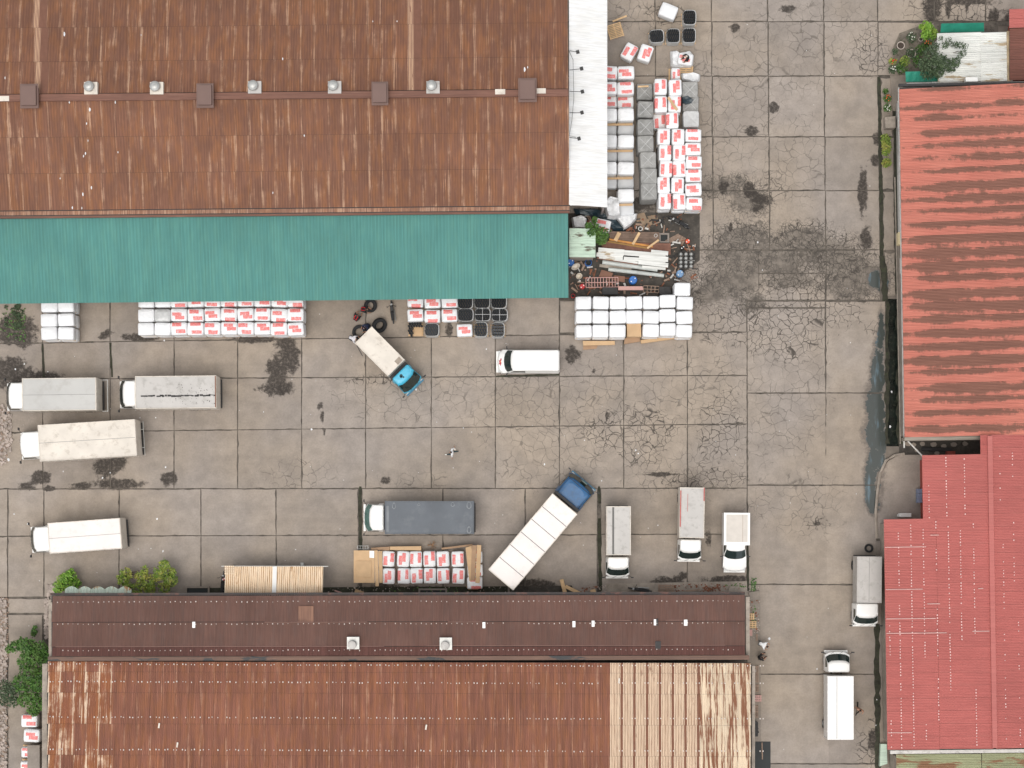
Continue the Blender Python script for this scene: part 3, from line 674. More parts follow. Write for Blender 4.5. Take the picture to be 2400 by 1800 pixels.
def sheets_y(b, fr, x0, x1, n, rows, matf, waves=9, amp=0.018, gap=0.02, name='roof_sheet'):
    """ribs run up and down the picture; rows = (py_a, z_a, py_b, z_b)"""
    for r, (ya, za, yb, zb) in enumerate(rows):
        me = None
        for i in range(n):
            xa = x0 + (x1 - x0) * i / n; xb = x0 + (x1 - x0) * (i + 1) / n; xm = (xa + xb) / 2
            A = fr.loc(xm, ya, za); Bp = fr.loc(xm, yb, zb); c = (A + Bp) / 2
            if me is None:
                Lg = (A - Bp).length - gap * 1.5; w = (fr.loc(xb, ya, (za + zb) / 2) - fr.loc(xa, ya, (za + zb) / 2)).x - gap * 0.5
                me = ribbed_mesh(w, Lg, waves, amp)
            tilt = math.atan2(za - zb, (A - Bp).xy.length) * (1 if A.y > Bp.y else -1)
            c.z += random.uniform(0, 0.012)
            place(name, me, b, c, (tilt, 0, 0), matf(i, r, n))
def sheets_x(b, fr, y0, y1, n, cols, matf, waves=9, amp=0.018, gap=0.02, skip=None, name='roof_sheet'):
    for r, (xa, za, xb, zb) in enumerate(cols):
        me = None
        for i in range(n):
            if skip and skip(i, r): continue
            ya = y0 + (y1 - y0) * i / n; yb = y0 + (y1 - y0) * (i + 1) / n; ym = (ya + yb) / 2
            A = fr.loc(xa, ym, za); Bp = fr.loc(xb, ym, zb); c = (A + Bp) / 2
            if me is None:
                Lg = (A - Bp).length - gap; w = (fr.loc(xa, ya, (za + zb) / 2) - fr.loc(xa, yb, (za + zb) / 2)).y - gap * 0.5
                me = ribbed_mesh(w, Lg, waves, amp, ax='x')
            tilt = -math.atan2(zb - za, (A - Bp).xy.length)
            c.z += random.uniform(0, 0.012)
            place(name, me, b, c, (0, tilt, 0), matf(i, r, n))
def fbox(b, fr, name, px0, py0, px1, py1, z0, z1, mat, label=None, zr=None):
    """upright block whose TOP is seen between the pixels given"""
    A = fr.loc(px0, py1, z1 if zr is None else zr); Bp = fr.loc(px1, py0, z1 if zr is None else zr)
    mb = MB(); sx, sy, sz = abs(Bp.x - A.x), abs(Bp.y - A.y), z1 - z0
    mb.box((0, 0, 0), (sx, sy, sz))
    o = mb.obj(name, mat, b, loc=((A.x + Bp.x) / 2, (A.y + Bp.y) / 2, (z0 + z1) / 2))
    if label: o['label'] = label
    return o
def screws(b, fr, spots, mat=M_screw, name='roof_screws', s=0.07):
    mb = MB()
    for (px, py, z, k) in spots:
        c = fr.loc(px, py, z); mb.box((c.x, c.y, c.z), (s * k, s * k * 1.35, 0.05))
    o = mb.obj(name, mat, b); o['kind'] = 'stuff'; return o
def deck(b, fr, name, pts, mat, th=0.06, drop=0.08):  # dark decks stand in for lap shadows in the gaps between sheets
    """pts: (px,py,z) corners of the slope"""
    P = [fr.loc(*p) for p in pts]; c = sum(P, Vector()) / len(P)
    mb = MB(); up = [(p.x - c.x, p.y - c.y, p.z - c.z - drop) for p in P]; dn = [(x, y, z - th) for x, y, z in up]; n = len(P)
    mb.add(up + dn, [tuple(range(n)), tuple(reversed(range(n, 2 * n)))] + [(i, n + i, n + (i + 1) % n, (i + 1) % n) for i in range(n)])
    return mb.obj(name, mat, b, loc=c)

# --- A: the big brown warehouse
fa = Frame(1331, 497, 0.55)
A_ = building('warehouse', 'big warehouse with brown corrugated gable roof filling the upper left of the yard', 'warehouse', fa)
ZE, ZR = 6.0, 8.2
yE, yR, yT = 497, 217, -62
def za(y): return ZR - (ZR - ZE) * abs(y - yR) / (yE - yR)
cuts = [-62, 53, 133, 208, 226, 310, 395, 481]
rows = [(cuts[i], za(cuts[i]), cuts[i + 1], za(cuts[i + 1])) for i in (0, 1, 2, 4, 5, 6)]
STR = {}
NA = 44; ax0, ax1 = -40, 1335
def colidx(x): return int((x - ax0) / (ax1 - ax0) * NA)
tanset = {colidx(97), colidx(983)}; hot = {colidx(x) for x in (30, 200, 235, 315, 360, 395, 540, 615, 700, 830, 870, 920, 1090, 1120)}
def ma(i, r, n):
    if i in tanset and r < 3: return M_brown_t
    if i in hot and random.random() < .85: return M_brown_s
    return M_brown_s if random.random() < .08 else M_brown
sheets_y(A_, fa, ax0, ax1, NA, rows, ma, waves=10, gap=0.012)
deck(A_, fa, 'roof_deck', [(ax0, yT, za(yT)), (ax0, yR, ZR), (ax1, yR, ZR), (ax1, yT, za(yT))][::1], M_chas)
deck(A_, fa, 'roof_deck', [(ax0, yR, ZR), (ax0, yE - 3, ZE), (ax1, yE - 3, ZE), (ax1, yR, ZR)], M_chas)
fbox(A_, fa, 'ridge_cap', ax0, 209, ax1, 225, ZR - 0.02, ZR + 0.12, M_brown_d)
fbox(A_, fa, 'eave_flashing', ax0, 483, ax1, 492, ZE - 0.15, ZE + 0.06, M_brown)
fbox(A_, fa, 'gutter', ax0, 493, ax1, 499, ZE - 0.35, ZE - 0.10, M_brown_d)
fbox(A_, fa, 'wall', ax0 + 12, -40, ax1 - 14, 480, 0, ZE - 0.5, M_concw, zr=5)
for px, pyc in ((218, 209), (372, 209), (601, 207), (788, 207), (1018, 207)):
    k = (1331 - px) * math.sin(fa.a); c = fa.loc(px, pyc - k + (1331 - 1331), ZR - 0.1)
    vb = MB(); vb.box((0, 0, 0.12), (0.98, 0.9, 0.5)); ob = vb.obj('roof_vent', M_offw if px < 600 else M_greyp, A_, loc=(c.x, c.y, c.z))
    vc = MB(); vc.lathe([(0.30, 0.3), (0.32, 0.5), (0.40, 0.55), (0.36, 0.66), (0.22, 0.74), (0.0001, 0.77)], (-0.1, 0.1, 0), 14, M=None); vc.obj('vent_cap', M_steel, ob, smooth=False)
for px, pyc, w, l in ((71, 225, 43, 57), (483, 224, 40, 57), (893, 219, 39, 55), (1239, 211, 43, 56)):
    k = (1331 - px) * math.sin(fa.a); c = fa.loc(px, pyc - k, ZR + 0.6)
    vb = MB(); ww, ll = m_at(w, 8), m_at(l, 8)
    vb.box((0, 0, 0.22), (ww, ll, 0.06)); vb.box((0, 0, 0.0), (ww * 0.8, ll * 0.8, 1.0)); vb.obj('roof_monitor', paint('umber_monitor_cover', (0.165, 0.10, 0.082), 0.6, 0.05, 1.0), A_, loc=(c.x, c.y, ZR + 0.35))
for px, py in ((12, 231), (1175, 215), (1270, 213)):
    k = (1331 - px) * math.sin(fa.a); c = fa.loc(px, py - k, ZR + 0.14); vb = MB(); vb.box((0, 0, 0), (0.75, 0.38, 0.03)); vb.obj('skylight_panel', M_offw, A_, loc=(c.x, c.y, ZR + 0.14))
lit = MB()
for px, py, s in ((155, 80, .16), (15, 183, .10), (165, 240, .1), (213, 257, .16), (273, 240, .12), (335, 82, .07), (205, 290, .1), (208, 330, .08), (202, 360, .12), (197, 366, .1), (278, 357, .09), (215, 440, .12), (142, 418, .08), (170, 487, .12), (192, 488, .1), (195, 455, .14), (640, 452, .09), (715, 318, .1), (666, 138, .1), (878, 50, .07), (935, 50, .08), (1233, 163, .18), (1240, 158, .1), (1360, 470, .05)):
    k = (1331 - px) * math.sin(fa.a); c = fa.loc(px, py - k, za(py - k) + 0.04)
    lit.prism([(c.x + s * 0.5 * math.cos(q) * random.uniform(.6, 1), c.y + s * 1.2 * math.sin(q) * random.uniform(.6, 1)) for q in [j * math.pi / 3 for j in range(6)]], c.z, c.z + 0.03)
lo = lit.obj('litter', M_wrapw); lo.location = (fa.O.x, fa.O.y, 0); lo.rotation_euler = (0, 0, fa.a); tag(lo, kind='stuff')

# --- B: teal canopy
ft = Frame(1331, 699, 0.6)
T_ = building('canopy', 'long teal corrugated lean-to canopy below the big brown roof', 'canopy', ft)
ZT1, ZT0 = 5.4, 4.0
sheets_y(T_, ft, -40, 1333, 44, [(499, ZT1, 698, ZT0)], lambda i, r, n: M_teal, waves=12, amp=0.016, gap=0.006)
deck(T_, ft, 'roof_deck', [(-40, 500, ZT1), (-40, 694, ZT0), (1329, 694, ZT0), (1329, 500, ZT1)], M_chas)
for i in range(15):
    c = ft.loc(10 + i * 93, 690, 0.0); pm = MB(); pm.box((0, 0, 1.9), (0.16, 0.16, 3.8)); pm.obj('post', M_steel, T_, loc=(ft.loc(10 + i * 93, 690, 3.9).x, c.y, 0))

# --- C: white canopy with floodlights
fw = Frame(1333, 483, 0.0)
Wc = building('canopy', 'narrow white canopy roof at the end of the big brown warehouse', 'canopy', fw)
ZW1, ZW0 = 6.6, 5.4
sheets_x(Wc, fw, -70, 483, 18, [(1334, ZW1, 1423, ZW0)], lambda i, r, n: M_white_r, waves=8, amp=0.002, gap=0.004)
deck(Wc, fw, 'roof_deck', [(1336, -68, ZW1), (1336, 481, ZW1), (1421, 481, ZW0), (1421, -68, ZW0)], M_white_r, drop=0.04)
for i in range(6): c = fw.loc(1416, 20 + i * 92, 5.0); pm = MB(); pm.box((0, 0, 2.55), (0.14, 0.14, 5.1)); pm.obj('post', M_steel, Wc, loc=(c.x, c.y, 0))
for k, (px, py, y0) in enumerate(((1354, 122, 119), (1363, 161, 164), (1365, 215, 214), (1364, 264, 264), (1357, 325, 322))):
    tip = W(px, py, 7.3); root = W(1335, y0, 7.0)
    ords = ['northernmost', 'second', 'third', 'fourth', 'southernmost'][k]
    fl = thing('floodlight', f'black floodlight on a thin arm over the white canopy, {ords} of five from top', 'floodlight', root, 0, 'floodlights over the white canopy')
    m1 = MB(); d = tip - root; m1.tube([(0, 0, 0), (d.x, d.y, d.z)], 0.025, 5); m1.obj('arm', M_chas, fl)
    m2 = MB(); m2.box((d.x, d.y, d.z + 0.03), (0.24, 0.26, 0.10), R(15)); m2.obj('lamp_head', M_chas, fl)
cb = MB(); cp = [W(x, y, 7.05) for x, y in ((1325, 112), (1333, 118), (1343, 140), (1345, 230), (1340, 285), (1334, 318), (1350, 322))]
cb.tube(cp, 0.02, 4); tag(cb.obj('cable', M_chas), 'thin dark cable hanging along the edge of the white canopy', 'cable')

# --- D: umber roof building and rust roof building (bottom)
fd = Frame(115, 1400, 0.1)
D_ = building('warehouse', 'long low building with dark umber roof along the bottom of the yard', 'warehouse', fd)
def zd(y): return 4.6 + (y - 1396) / (1540 - 1396) * 0.9
rowsD = [(1397, zd(1397), 1458, zd(1458)), (1459, zd(1459), 1516, zd(1516)), (1517, zd(1517), 1538, zd(1538))]
sheets_y(D_, fd, 122, 1746, 68, rowsD, lambda i, r, n: M_umber_d if r == 2 else M_umber, waves=8, gap=0.004)
deck(D_, fd, 'roof_deck', [(120, 1396, zd(1396)), (120, 1538, zd(1538)), (1746, 1538, zd(1538)), (1746, 1396, zd(1396))], M_chas)
fbox(D_, fd, 'wall', 116, 1405, 1752, 1532, 0, 4.3, M_concw, zr=4)
fbox(D_, fd, 'parapet', 115, 1412, 122, 1540, 3.5, 4.75, M_concw); fbox(D_, fd, 'parapet', 1748, 1402, 1757, 1540, 3.5, 4.75, M_concw)
fbox(D_, fd, 'gutter', 118, 1390, 1746, 1395.5, 4.2, 4.45, paint('black_gutter', (0.03, 0.022, 0.02), 0.6, 0.3, 0.4, dirt=(0.16, 0.06, 0.04), dirt_amt=0.8))
fbox(D_, fd, 'ridge_cap', 112, 1539, 1756, 1549, 5.0, 5.35, roof_mat('stained_ridge', (0.15, 0.085, 0.06), (0.30, 0.19, 0.12), (0.07, 0.06, 0.06), ax='x', amount=0.5, patch=(0.045, 0.045, 0.045), patch_lo=0.58))
sp = []
for y in (1411, 1463, 1525):
    x = 135
    while x < 1738:
        if random.random() < 0.9: sp.append((x + random.uniform(-.5, .5), y + random.uniform(-1, 1), zd(y) + 0.04, random.uniform(0.45, 0.95)))
        x += 12
screws(D_, fd, sp)
lm = MB()
for x0, x1, y in ((620, 860, 1459), (1050, 1130, 1459), (1400, 1480, 1457), (1560, 1600, 1456), (130, 900, 1516), (1000, 1700, 1515)):
    p, q = fd.loc(x0, y, zd(y) + .05), fd.loc(x1, y, zd(y) + .05); lm.box(((p.x + q.x) / 2, p.y, p.z), (q.x - p.x, 0.035, 0.02))
lm.obj('lap_edge', paint('pinkish_lap_edge', (0.26, 0.14, 0.11), 0.6), D_)
for px, py, s in ((454, 1465, 1), (1134, 1467, 1), (1345, 1465, 1), (1390, 1464, 1), (1535, 1461, .8), (1607, 1462, 1.2)):
    c = fd.loc(px, py, zd(py) + 0.06); vb = MB(); vb.box((0, 0, 0), (0.22 * s, 0.46, 0.02)); vb.obj('skylight_panel', M_white, D_, loc=c)
for px, py, w, l in ((1540, 1461, .16, .55), (1542, 1516, .42, .68)):
    c = fd.loc(px, py, zd(py) + 0.05); vb = MB(); vb.box((0, 0, 0), (w, l, 0.02)); vb.obj('roof_patch', M_chas, D_, loc=c)
c = fd.loc(717, 1440, zd(1440) + 0.05); vb = MB(); vb.box((0, 0, 0), (1.15, 1.2, 0.03)); vb.obj('roof_patch', roof_mat('patch_sheet', (0.20, 0.10, 0.065), (0.3, 0.16, 0.1), (0.15, 0.07, 0.05)), D_, loc=c, rot=(R(-5), 0, 0))
for px, py in ((828, 1508), (1045, 1510)):
    c = fd.loc(px, py, zd(py) + 0.15)
    vb = MB(); vb.box((0, 0, 0.0), (0.92, 0.92, 0.5)); ob = vb.obj('roof_vent', M_steel, D_, loc=c)
    vc = MB(); vc.lathe([(0.28, 0.2), (0.30, 0.55), (0.33, 0.6), (0.30, 0.74), (0.15, 0.78), (0.0001, 0.79)], (-0.05, -0.12, 0), 16); vc.obj('vent_cap', M_greyp, ob)

fe = Frame(105, 1549, -0.15)
E_ = building('warehouse', 'rust brown roofed building along the bottom edge with cream sheets at its right end', 'warehouse', fe)
def ze(y): return 5.0 + (y - 1549) / 300 * 1.6
ce = [1550, 1574, 1623, 1696, 1769, 1850]
rowsE = [(ce[i], ze(ce[i]), ce[i + 1], ze(ce[i + 1])) for i in range(5)]
NE = 55
def me_(i, r, n):
    x = 110 + (1758 - 110) * (i + .5) / NE
    if x > 1630: return M_cream_p
    if x > 1424: return M_cream_s
    if x < 250: return M_rust_b if random.random() < .85 else M_rust
    return M_rust
sheets_y(E_, fe, 112, 1760, NE, rowsE, me_, waves=7, amp=0.022, gap=0.008)
deck(E_, fe, 'roof_deck', [(110, 1549, ze(1549)), (110, 1850, ze(1850)), (1760, 1850, ze(1850)), (1760, 1549, ze(1549))], M_chas)
fbox(E_, fe, 'wall', 104, 1556, 1766, 1845, 0, 4.6, M_concw, zr=4.6)
fbox(E_, fe, 'parapet', 99, 1556, 111, 1850, 3.9, 5.1, M_concw); fbox(E_, fe, 'parapet', 1763, 1556, 1770, 1850, 3.9, 5.1, M_concw)
sp = []
for y in (1556, 1597, 1680, 1756):
    x = 118
    while x < 1420:
        for d in (0, 7):
            if random.random() < 0.85: sp.append((x + d + random.uniform(-.6, .6), y + random.uniform(-1, 1) + (x - 120) * .0012, ze(y) + 0.05, random.uniform(0.6, 1.2)))
        x += 20.7
    for i in range(12):
        for d in (0, 7): sp.append((1452 + i * 30 + d, y, ze(y) + .05, 1.0))
screws(E_, fe, sp)
for px, py in ((373, 1700), (999, 1702), (1451, 1592), (416, 1745)):
    c = fe.loc(px, py, ze(py) + 0.06); vb = MB(); vb.box((0, 0, 0), (0.12, 0.38, 0.03), R(-8)); vb.obj('skylight_panel', M_offw, E_, loc=c)

# --- F: worn red roof building (right)
fr_ = Frame(2107, 200, 0.0); fr_.a = R(0.9)
F_ = building('warehouse', 'building on the right with worn salmon red roof showing brown primer streaks', 'warehouse', fr_)
def zf(x): return 5.2 + (x - 2107) / 330 * 1.6
sheets_x(F_, fr_, 203, 1024, 26, [(2107, zf(2107), 2450, zf(2450))], lambda i, r, n: M_red_hi, waves=9, amp=0.018)
deck(F_, fr_, 'roof_deck', [(2109, 205, zf(2109)), (2109, 1022, zf(2109)), (2450, 1022, zf(2450)), (2450, 205, zf(2450))], M_chas)
fbox(F_, fr_, 'wall', 2129, 212, 2450, 1015, 0, 4.8, M_wallw, zr=4.8)
fbox(F_, fr_, 'wall_ledge', 2110, 560, 2126, 1020, 0.0, 2.2, M_concw, zr=2.2)
fbox(F_, fr_, 'rear_gutter', 2107, 196, 2450, 202, 4.9, 5.15, M_chas)
fbox(F_, fr_, 'front_parapet', 2107, 1025, 2420, 1033, 4.2, 5.3, roof_mat('parapet_mix', (0.30, 0.26, 0.21), (0.5, 0.46, 0.4), (0.12, 0.1, 0.09), ax='x', amount=0.6))
pm = MB(); pp = [fr_.loc(x, y, 1.6) for x, y in ((2094, 415), (2095, 600), (2096, 800), (2097, 1040))]; pm.tube(pp, 0.05, 6); pm.obj('drain_pipe', M_concw, F_)
pm = MB(); pp = [fr_.loc(x, y, 4.2) for x, y in ((2106, 205), (2106, 500), (2106, 1050))]; pm.tube(pp, 0.06, 6); pm.obj('pipe', M_wallw, F_)
for y0, y1 in ((235, 300), (360, 560), (605, 640)):
    fbox(F_, fr_, 'window_hood', 2104, y0, 2120, y1, 3.3, 3.6, M_wallw)

# --- G: rose red roofs (lower right)
fg = Frame(2070, 1216, 0.0); fg.a = R(0.9)
G_ = building('warehouse', 'stepped rose red roofed building in the lower right corner', 'warehouse', fg)
ZG = 5.6
def zg(x): return ZG + (x - 2070) / 250 * 0.9
def zg2(x): return zg(2322) - (x - 2322) / 130 * 0.5
sheets_x(G_, fg, 1217, 1758, 18, [(2071, zg(2071), 2194, zg(2194)), (2194, zg(2194), 2320, zg(2320))], lambda i, r, n: M_red_lo, waves=8)
sheets_x(G_, fg, 1068, 1218, 5, [(2163, zg(2163), 2318, zg(2318))], lambda i, r, n: M_red_lo, waves=8)
sheets_x(G_, fg, 1023, 1758, 24, [(2326, zg2(2326), 2450, zg2(2450))], lambda i, r, n: M_red_lo, waves=8)
sheets_x(G_, fg, 1023, 1068, 2, [(2300, zg(2300), 2319, zg(2319))], lambda i, r, n: M_red_lo, waves=8)
deck(G_, fg, 'roof_deck', [(2073, 1219, zg(2073)), (2073, 1756, zg(2073)), (2322, 1756, zg(2322)), (2322, 1219, zg(2322))], M_red_pl)
deck(G_, fg, 'roof_deck', [(2165, 1070, zg(2165)), (2165, 1220, zg(2165)), (2322, 1220, zg(2322)), (2322, 1070, zg(2322))], M_red_pl)
deck(G_, fg, 'roof_deck', [(2322, 1025, zg(2322)), (2322, 1756, zg(2322)), (2450, 1756, zg2(2450)), (2450, 1025, zg2(2450))], M_red_pl)
rc = [fg.loc(2321, 1025, zg(2321) + 0.08), fg.loc(2325, 1757, zg(2321) + 0.08)]
mb = MB(); mb.box((0, 0, 0), (0.36, abs(rc[0].y - rc[1].y), 0.10)); mb.obj('ridge_cap', M_red_lo, G_, loc=(rc[0] + rc[1]) / 2)
fbox(G_, fg, 'wall', 2091, 1228, 2440, 1748, 0, 5.0, M_concw, zr=5.0); fbox(G_, fg, 'wall', 2190, 1076, 2440, 1224, 0, 4.9, M_wallr, zr=5.0)
sp = []
def dotcol(x, y0, y1, p=0.85):
    y = y0
    while y < y1:
        if random.random() < p: sp.append((x + random.uniform(-.4, .4), y, (zg(x) if x < 2322 else zg2(x)) + 0.05, random.uniform(0.7, 1.15)))
        y += 6.8
for x, segs in ((2081, [(1460, 1545), (1690, 1755)]), (2105, [(1230, 1380), (1420, 1755)]), (2134, [(1232, 1755)]), (2163, [(1236, 1470), (1480, 1545), (1700, 1740)]),
                (2178, [(1140, 1225)]), (2193, [(1225, 1240), (1290, 1350), (1430, 1540), (1580, 1690)]), (2222, [(1230, 1480), (1490, 1620)]), (2219, [(1075, 1215)]), (2262, [(1072, 1215)]),
                (2250, [(1240, 1420), (1440, 1510)]), (2281, [(1225, 1250), (1290, 1500), (1620, 1755)]), (2345, [(1060, 1180)]), (2375, [(1060, 1160), (1230, 1400)]), (2350, [(1260, 1755)]), (2383, [(1450, 1755)])):
    for y0, y1 in segs: dotcol(x, y0, y1, 0.8 if x < 2300 else 0.35)
screws(G_, fg, sp, paint('pale_pink_screw', (0.72, 0.45, 0.42), 0.5), s=0.075)
lm = MB()
for x0, x1, y in ((2073, 2170, 1283), (2073, 2160, 1382), (2073, 2190, 1451), (2073, 2215, 1485), (2180, 2200, 1256), (2275, 2315, 1483), (2073, 2130, 1718), (2170, 2200, 1417), (2290, 2302, 1383)):
    p, q = fg.loc(x0, y, zg(x0) + .05), fg.loc(x1, y, zg(x1) + .05)
    c = (p + q) / 2; lm.box((c.x, c.y, c.z), ((q.x - p.x), 0.06, 0.03), tilt=(0, -math.atan2(q.z - p.z, q.x - p.x)))
lm.obj('exposed_lap', paint('greyish_pink_lap', (0.55, 0.33, 0.30), 0.6, 0.15, 2.0), G_)

f0 = Frame(2100, 1760, 0.0); f0.a = R(0.6)
H_ = building('shed', 'old green sheet roof with a white gutter at the bottom right corner', 'shed', f0)
sheets_x(H_, f0, 1768, 1840, 3, [(2100, 3.7, 2300, 4.0), (2301, 4.0, 2450, 4.2)], lambda i, r, n: M_green_o, waves=6)
fbox(H_, f0, 'gutter', 2087, 1759, 2450, 1767, 4.3, 4.6, M_wallw); fbox(H_, f0, 'wall', 2104, 1776, 2440, 1838, 0, 3.4, M_concw)
sm = flat('painted_slab', [(2064, 1744), (2078, 1744), (2080, 1790), (2062, 1796)], 0.5, 0.5, M_mint, 'pale mint painted block beside the wall foot in the lower right corner', 'block')

# --- I: tin shed etc. top right
fi = Frame(2195, 72, 0.0); fi.a = R(0.8)
I_ = building('shed', 'white weathered tin shed roof in the top right corner beside the trees', 'shed', fi)
sheets_x(I_, fi, 77, 192, 5, [(2196, 3.6, 2300, 3.8), (2297, 3.82, 2372, 4.0)], lambda i, r, n: M_tin, waves=5, amp=0.03)
deck(I_, fi, 'roof_deck', [(2198, 79, 3.6), (2198, 190, 3.6), (2370, 190, 4.0), (2370, 79, 4.0)], M_concw)
fbox(I_, fi, 'wall', 2204, 84, 2366, 186, 0, 3.2, M_wallw); fbox(I_, fi, 'eave_board', 2124, 193, 2430, 197, 3.2, 3.5, M_wallw)
fbox(I_, fi, 'rusty_flashing', 2360, 75, 2368, 192, 3.95, 4.1, paint('rust_flashing', (0.42, 0.32, 0.2), 0.8, 0.3, 2.0))
fbox(I_, fi, 'cooling_unit', 2262, 182, 2290, 192, 3.9, 4.5, M_white)
def awning(px, z0, z1, label):
    P = [W(x, y, z) for (x, y), z in zip(px, (z0, z0, z1, z1))]; mb = MB(); n = 10; top = []
    for i in range(n + 1):
        f = i / n; a = P[0].lerp(P[1], f); b2 = P[3].lerp(P[2], f); s = 0.05 * math.sin(i * 2.4)
        for j in range(4): q = a.lerp(b2, j / 3); top.append((q.x, q.y, q.z + s * math.sin(j)))
    fs = [(i * 4 + j, i * 4 + j + 1, i * 4 + j + 5, i * 4 + j + 4) for i in range(n) for j in range(3)]
    mb.add(top, [tuple(reversed(f)) for f in fs]); o = mb.obj('awning', M_awn)
    tag(o, label, 'awning', 'green cloth awnings'); return o
awning([(2206, 55), (2306, 53), (2307, 74), (2204, 77)], 3.3, 2.6, 'long green cloth awning above the white tin shed in the top right corner')
awning([(2122, 168), (2200, 166), (2200, 191), (2123, 192)], 3.0, 2.7, 'short green cloth awning partly under the grey green tree by the worn red roof')
fj = Frame(2364, 20, 0.0)
J_ = building('shed', 'small red and brown roof cut off by the top right corner', 'shed', fj)
sheets_x(J_, fj, 20, 64, 2, [(2365, 4.6, 2460, 4.9)], lambda i, r, n: M_red_lo, waves=6); sheets_x(J_, fj, 65, 187, 5, [(2366, 4.4, 2460, 4.7)], lambda i, r, n: M_redbr, waves=6)
fbox(J_, fj, 'wall', 2396, 30, 2455, 182, 0, 4.2, M_wallr)
deck(J_, fj, 'roof_deck', [(2367, 22, 4.35), (2367, 185, 4.35), (2460, 185, 4.7), (2460, 22, 4.7)], M_chas, drop=0.1)

# --- K: mint shed, striped lean-to, shredded sheet
fk = Frame(1335, 603, 0.0)
K_ = building('shed', 'small mint green flat sheet roof beside the teal canopy in the scrap yard', 'shed', fk)
sheets_x(K_, fk, 535, 603, 3, [(1334, 3.2, 1396, 3.0)], lambda i, r, n: M_mint, waves=6, amp=0.01)
fbox(K_, fk, 'wall', 1337, 538, 1392, 600, 0, 2.85, M_concw)
fl_ = Frame(526, 1396, -0.1)
L_ = building('lean_to', 'cream and rust ribbed lean-to roof standing before the dark umber roof', 'lean-to', fl_)
sheets_y(L_, fl_, 527, 757, 12, [(1327, 2.6, 1395, 3.2)], lambda i, r, n: M_rib, waves=4, amp=0.035)
deck(L_, fl_, 'roof_deck', [(529, 1329, 2.6), (529, 1394, 3.2), (755, 1394, 3.2), (755, 1329, 2.6)], M_chas)
c = fl_.loc(643, 1361, 2.98); mb = MB(); mb.box((0, 0, 0), (0.32, 2.25, 0.04)); mb.obj('white_panel', M_white, L_, loc=c, rot=(R(-15), 0, 0))
c = fl_.loc(537, 1336, 2.8); mb = MB(); [mb.box((0, -0.28 + k * 0.14, 0), (0.72, 0.09, 0.05)) for k in range(5)]; mb.obj('crosswise_panel', M_rib, L_, loc=c)
mb = MB(); a1, a2 = fl_.loc(519, 1327, 2.55), fl_.loc(769, 1327, 2.55); mb.tube([a1, a2], 0.04, 6); mb.obj('front_rail', M_wallw, L_)
for x in (535, 610, 680, 750): q = fl_.loc(x, 1329, 2.4); mb = MB(); mb.box((0, 0, 1.2), (0.1, 0.1, 2.4)); mb.obj('post', M_woodd, L_, loc=(q.x, q.y, 0))
mb = MB(); rows2 = []
nx = 40
for i in range(nx + 1):
    px = 152 + 156 * i / nx; arch = abs(math.sin(i / nx * math.pi * 5)) * 7
    p = W(px, 1381 - arch, 2.7 + (0.03 if i % 2 else -0.03)); q = W(px, 1394, 3.0 + (0.03 if i % 2 else -0.03)); rows2.append((p, q))
mb.add([v for r in rows2 for v in r], [(2 * i + 1, 2 * i + 3, 2 * i + 2, 2 * i) for i in range(nx)])
tag(mb.obj('awning_sheet', M_shred), 'row of curled pale green ribbed sheets between the two green bushes above the dark roof', 'awning')

# drain pits with concrete rims
for px0, py0, px1, py1, lab in ((437, 1376, 490, 1393, 'concrete rimmed drain pit right of the yellow green bush'), (983, 1381, 1046, 1394, 'concrete rimmed drain pit below the row of printed bales'), (1546, 549, 1566, 568, 'small square dark pit in the timber platform of the scrap yard')):
    d = thing('drain_pit', lab, 'drain', W((px0 + px1) / 2, (py0 + py1) / 2, 0))
    w, l = (px1 - px0) / PXM, (py1 - py0) / PXM; e = MB(); t2 = 0.13
    for cc, ss_ in (((0, l / 2, 0.1), (w + t2, t2, 0.28)), ((0, -l / 2, 0.1), (w + t2, t2, 0.28)), ((w / 2, 0, 0.1), (t2, l - t2, 0.28)), ((-w / 2, 0, 0.1), (t2, l - t2, 0.28))): e.box(cc, ss_)
    e.obj('rim', M_conc, d); q = MB(); q.box((0, 0, 0.02), (w - t2 * .9, l - t2 * .9, 0.03)); q.obj('opening', M_pit, d)

# ------------------------------------------------------------------ bales
def bale_mesh(seed, L=1.26, Wd=1.0, z0=0.12, z1=1.08):
    rnd = random.Random(seed); ph = rnd.uniform(0, 6); rings = []
    for z, k in ((z0, .93), (z0 + .08, .975), (z0 + .35, 1.0), (z1 - .32, 1.0), (z1 - .12, .985), (z1 - .045, .95), (z1, .86)):
        ring = []; n = 40
        for i in range(n):
            a = 2 * math.pi * i / n; c, s = math.cos(a), math.sin(a); e = 0.22
            x = math.copysign(abs(c) ** e, c) * L / 2; y = math.copysign(abs(s) ** e, s) * Wd / 2
            lob = 1 + 0.018 * math.cos(a * 8 + ph) + rnd.uniform(-.004, .004)
            ring.append((x * k * lob, y * k * lob, z + 0.012 * math.sin(a * 3 + ph)))
        rings.append(ring)
    mb = MB(); mb.loft(rings, caps=False); n = 40; o = len(mb.v)
    # crown of the load: inner ring and centre, slightly domed
    base = (len(rings) - 1) * n
    inner = [(x * 0.5, y * 0.5, z1 + 0.03) for x, y, _ in rings[-1]]
    mb.v += inner + [(0, 0, z1 + 0.02)]
    for i in range(n):
        mb.f.append((base + i, base + (i + 1) % n, o + (i + 1) % n, o + i)); mb.m.append(0)
        mb.f.append((o + i, o + (i + 1) % n, o + n)); mb.m.append(0)
    return mb.mesh('wrapped_load', M_white_b, True)
BM = [bale_mesh(s) for s in range(5)]
pmb = MB()
for k in range(5): pmb.box((0, -0.42 + k * 0.21, 0.105), (1.16, 0.12, 0.022))
for k in (-0.5, 0, 0.5): pmb.box((k, 0, 0.05), (0.1, 0.94, 0.088))
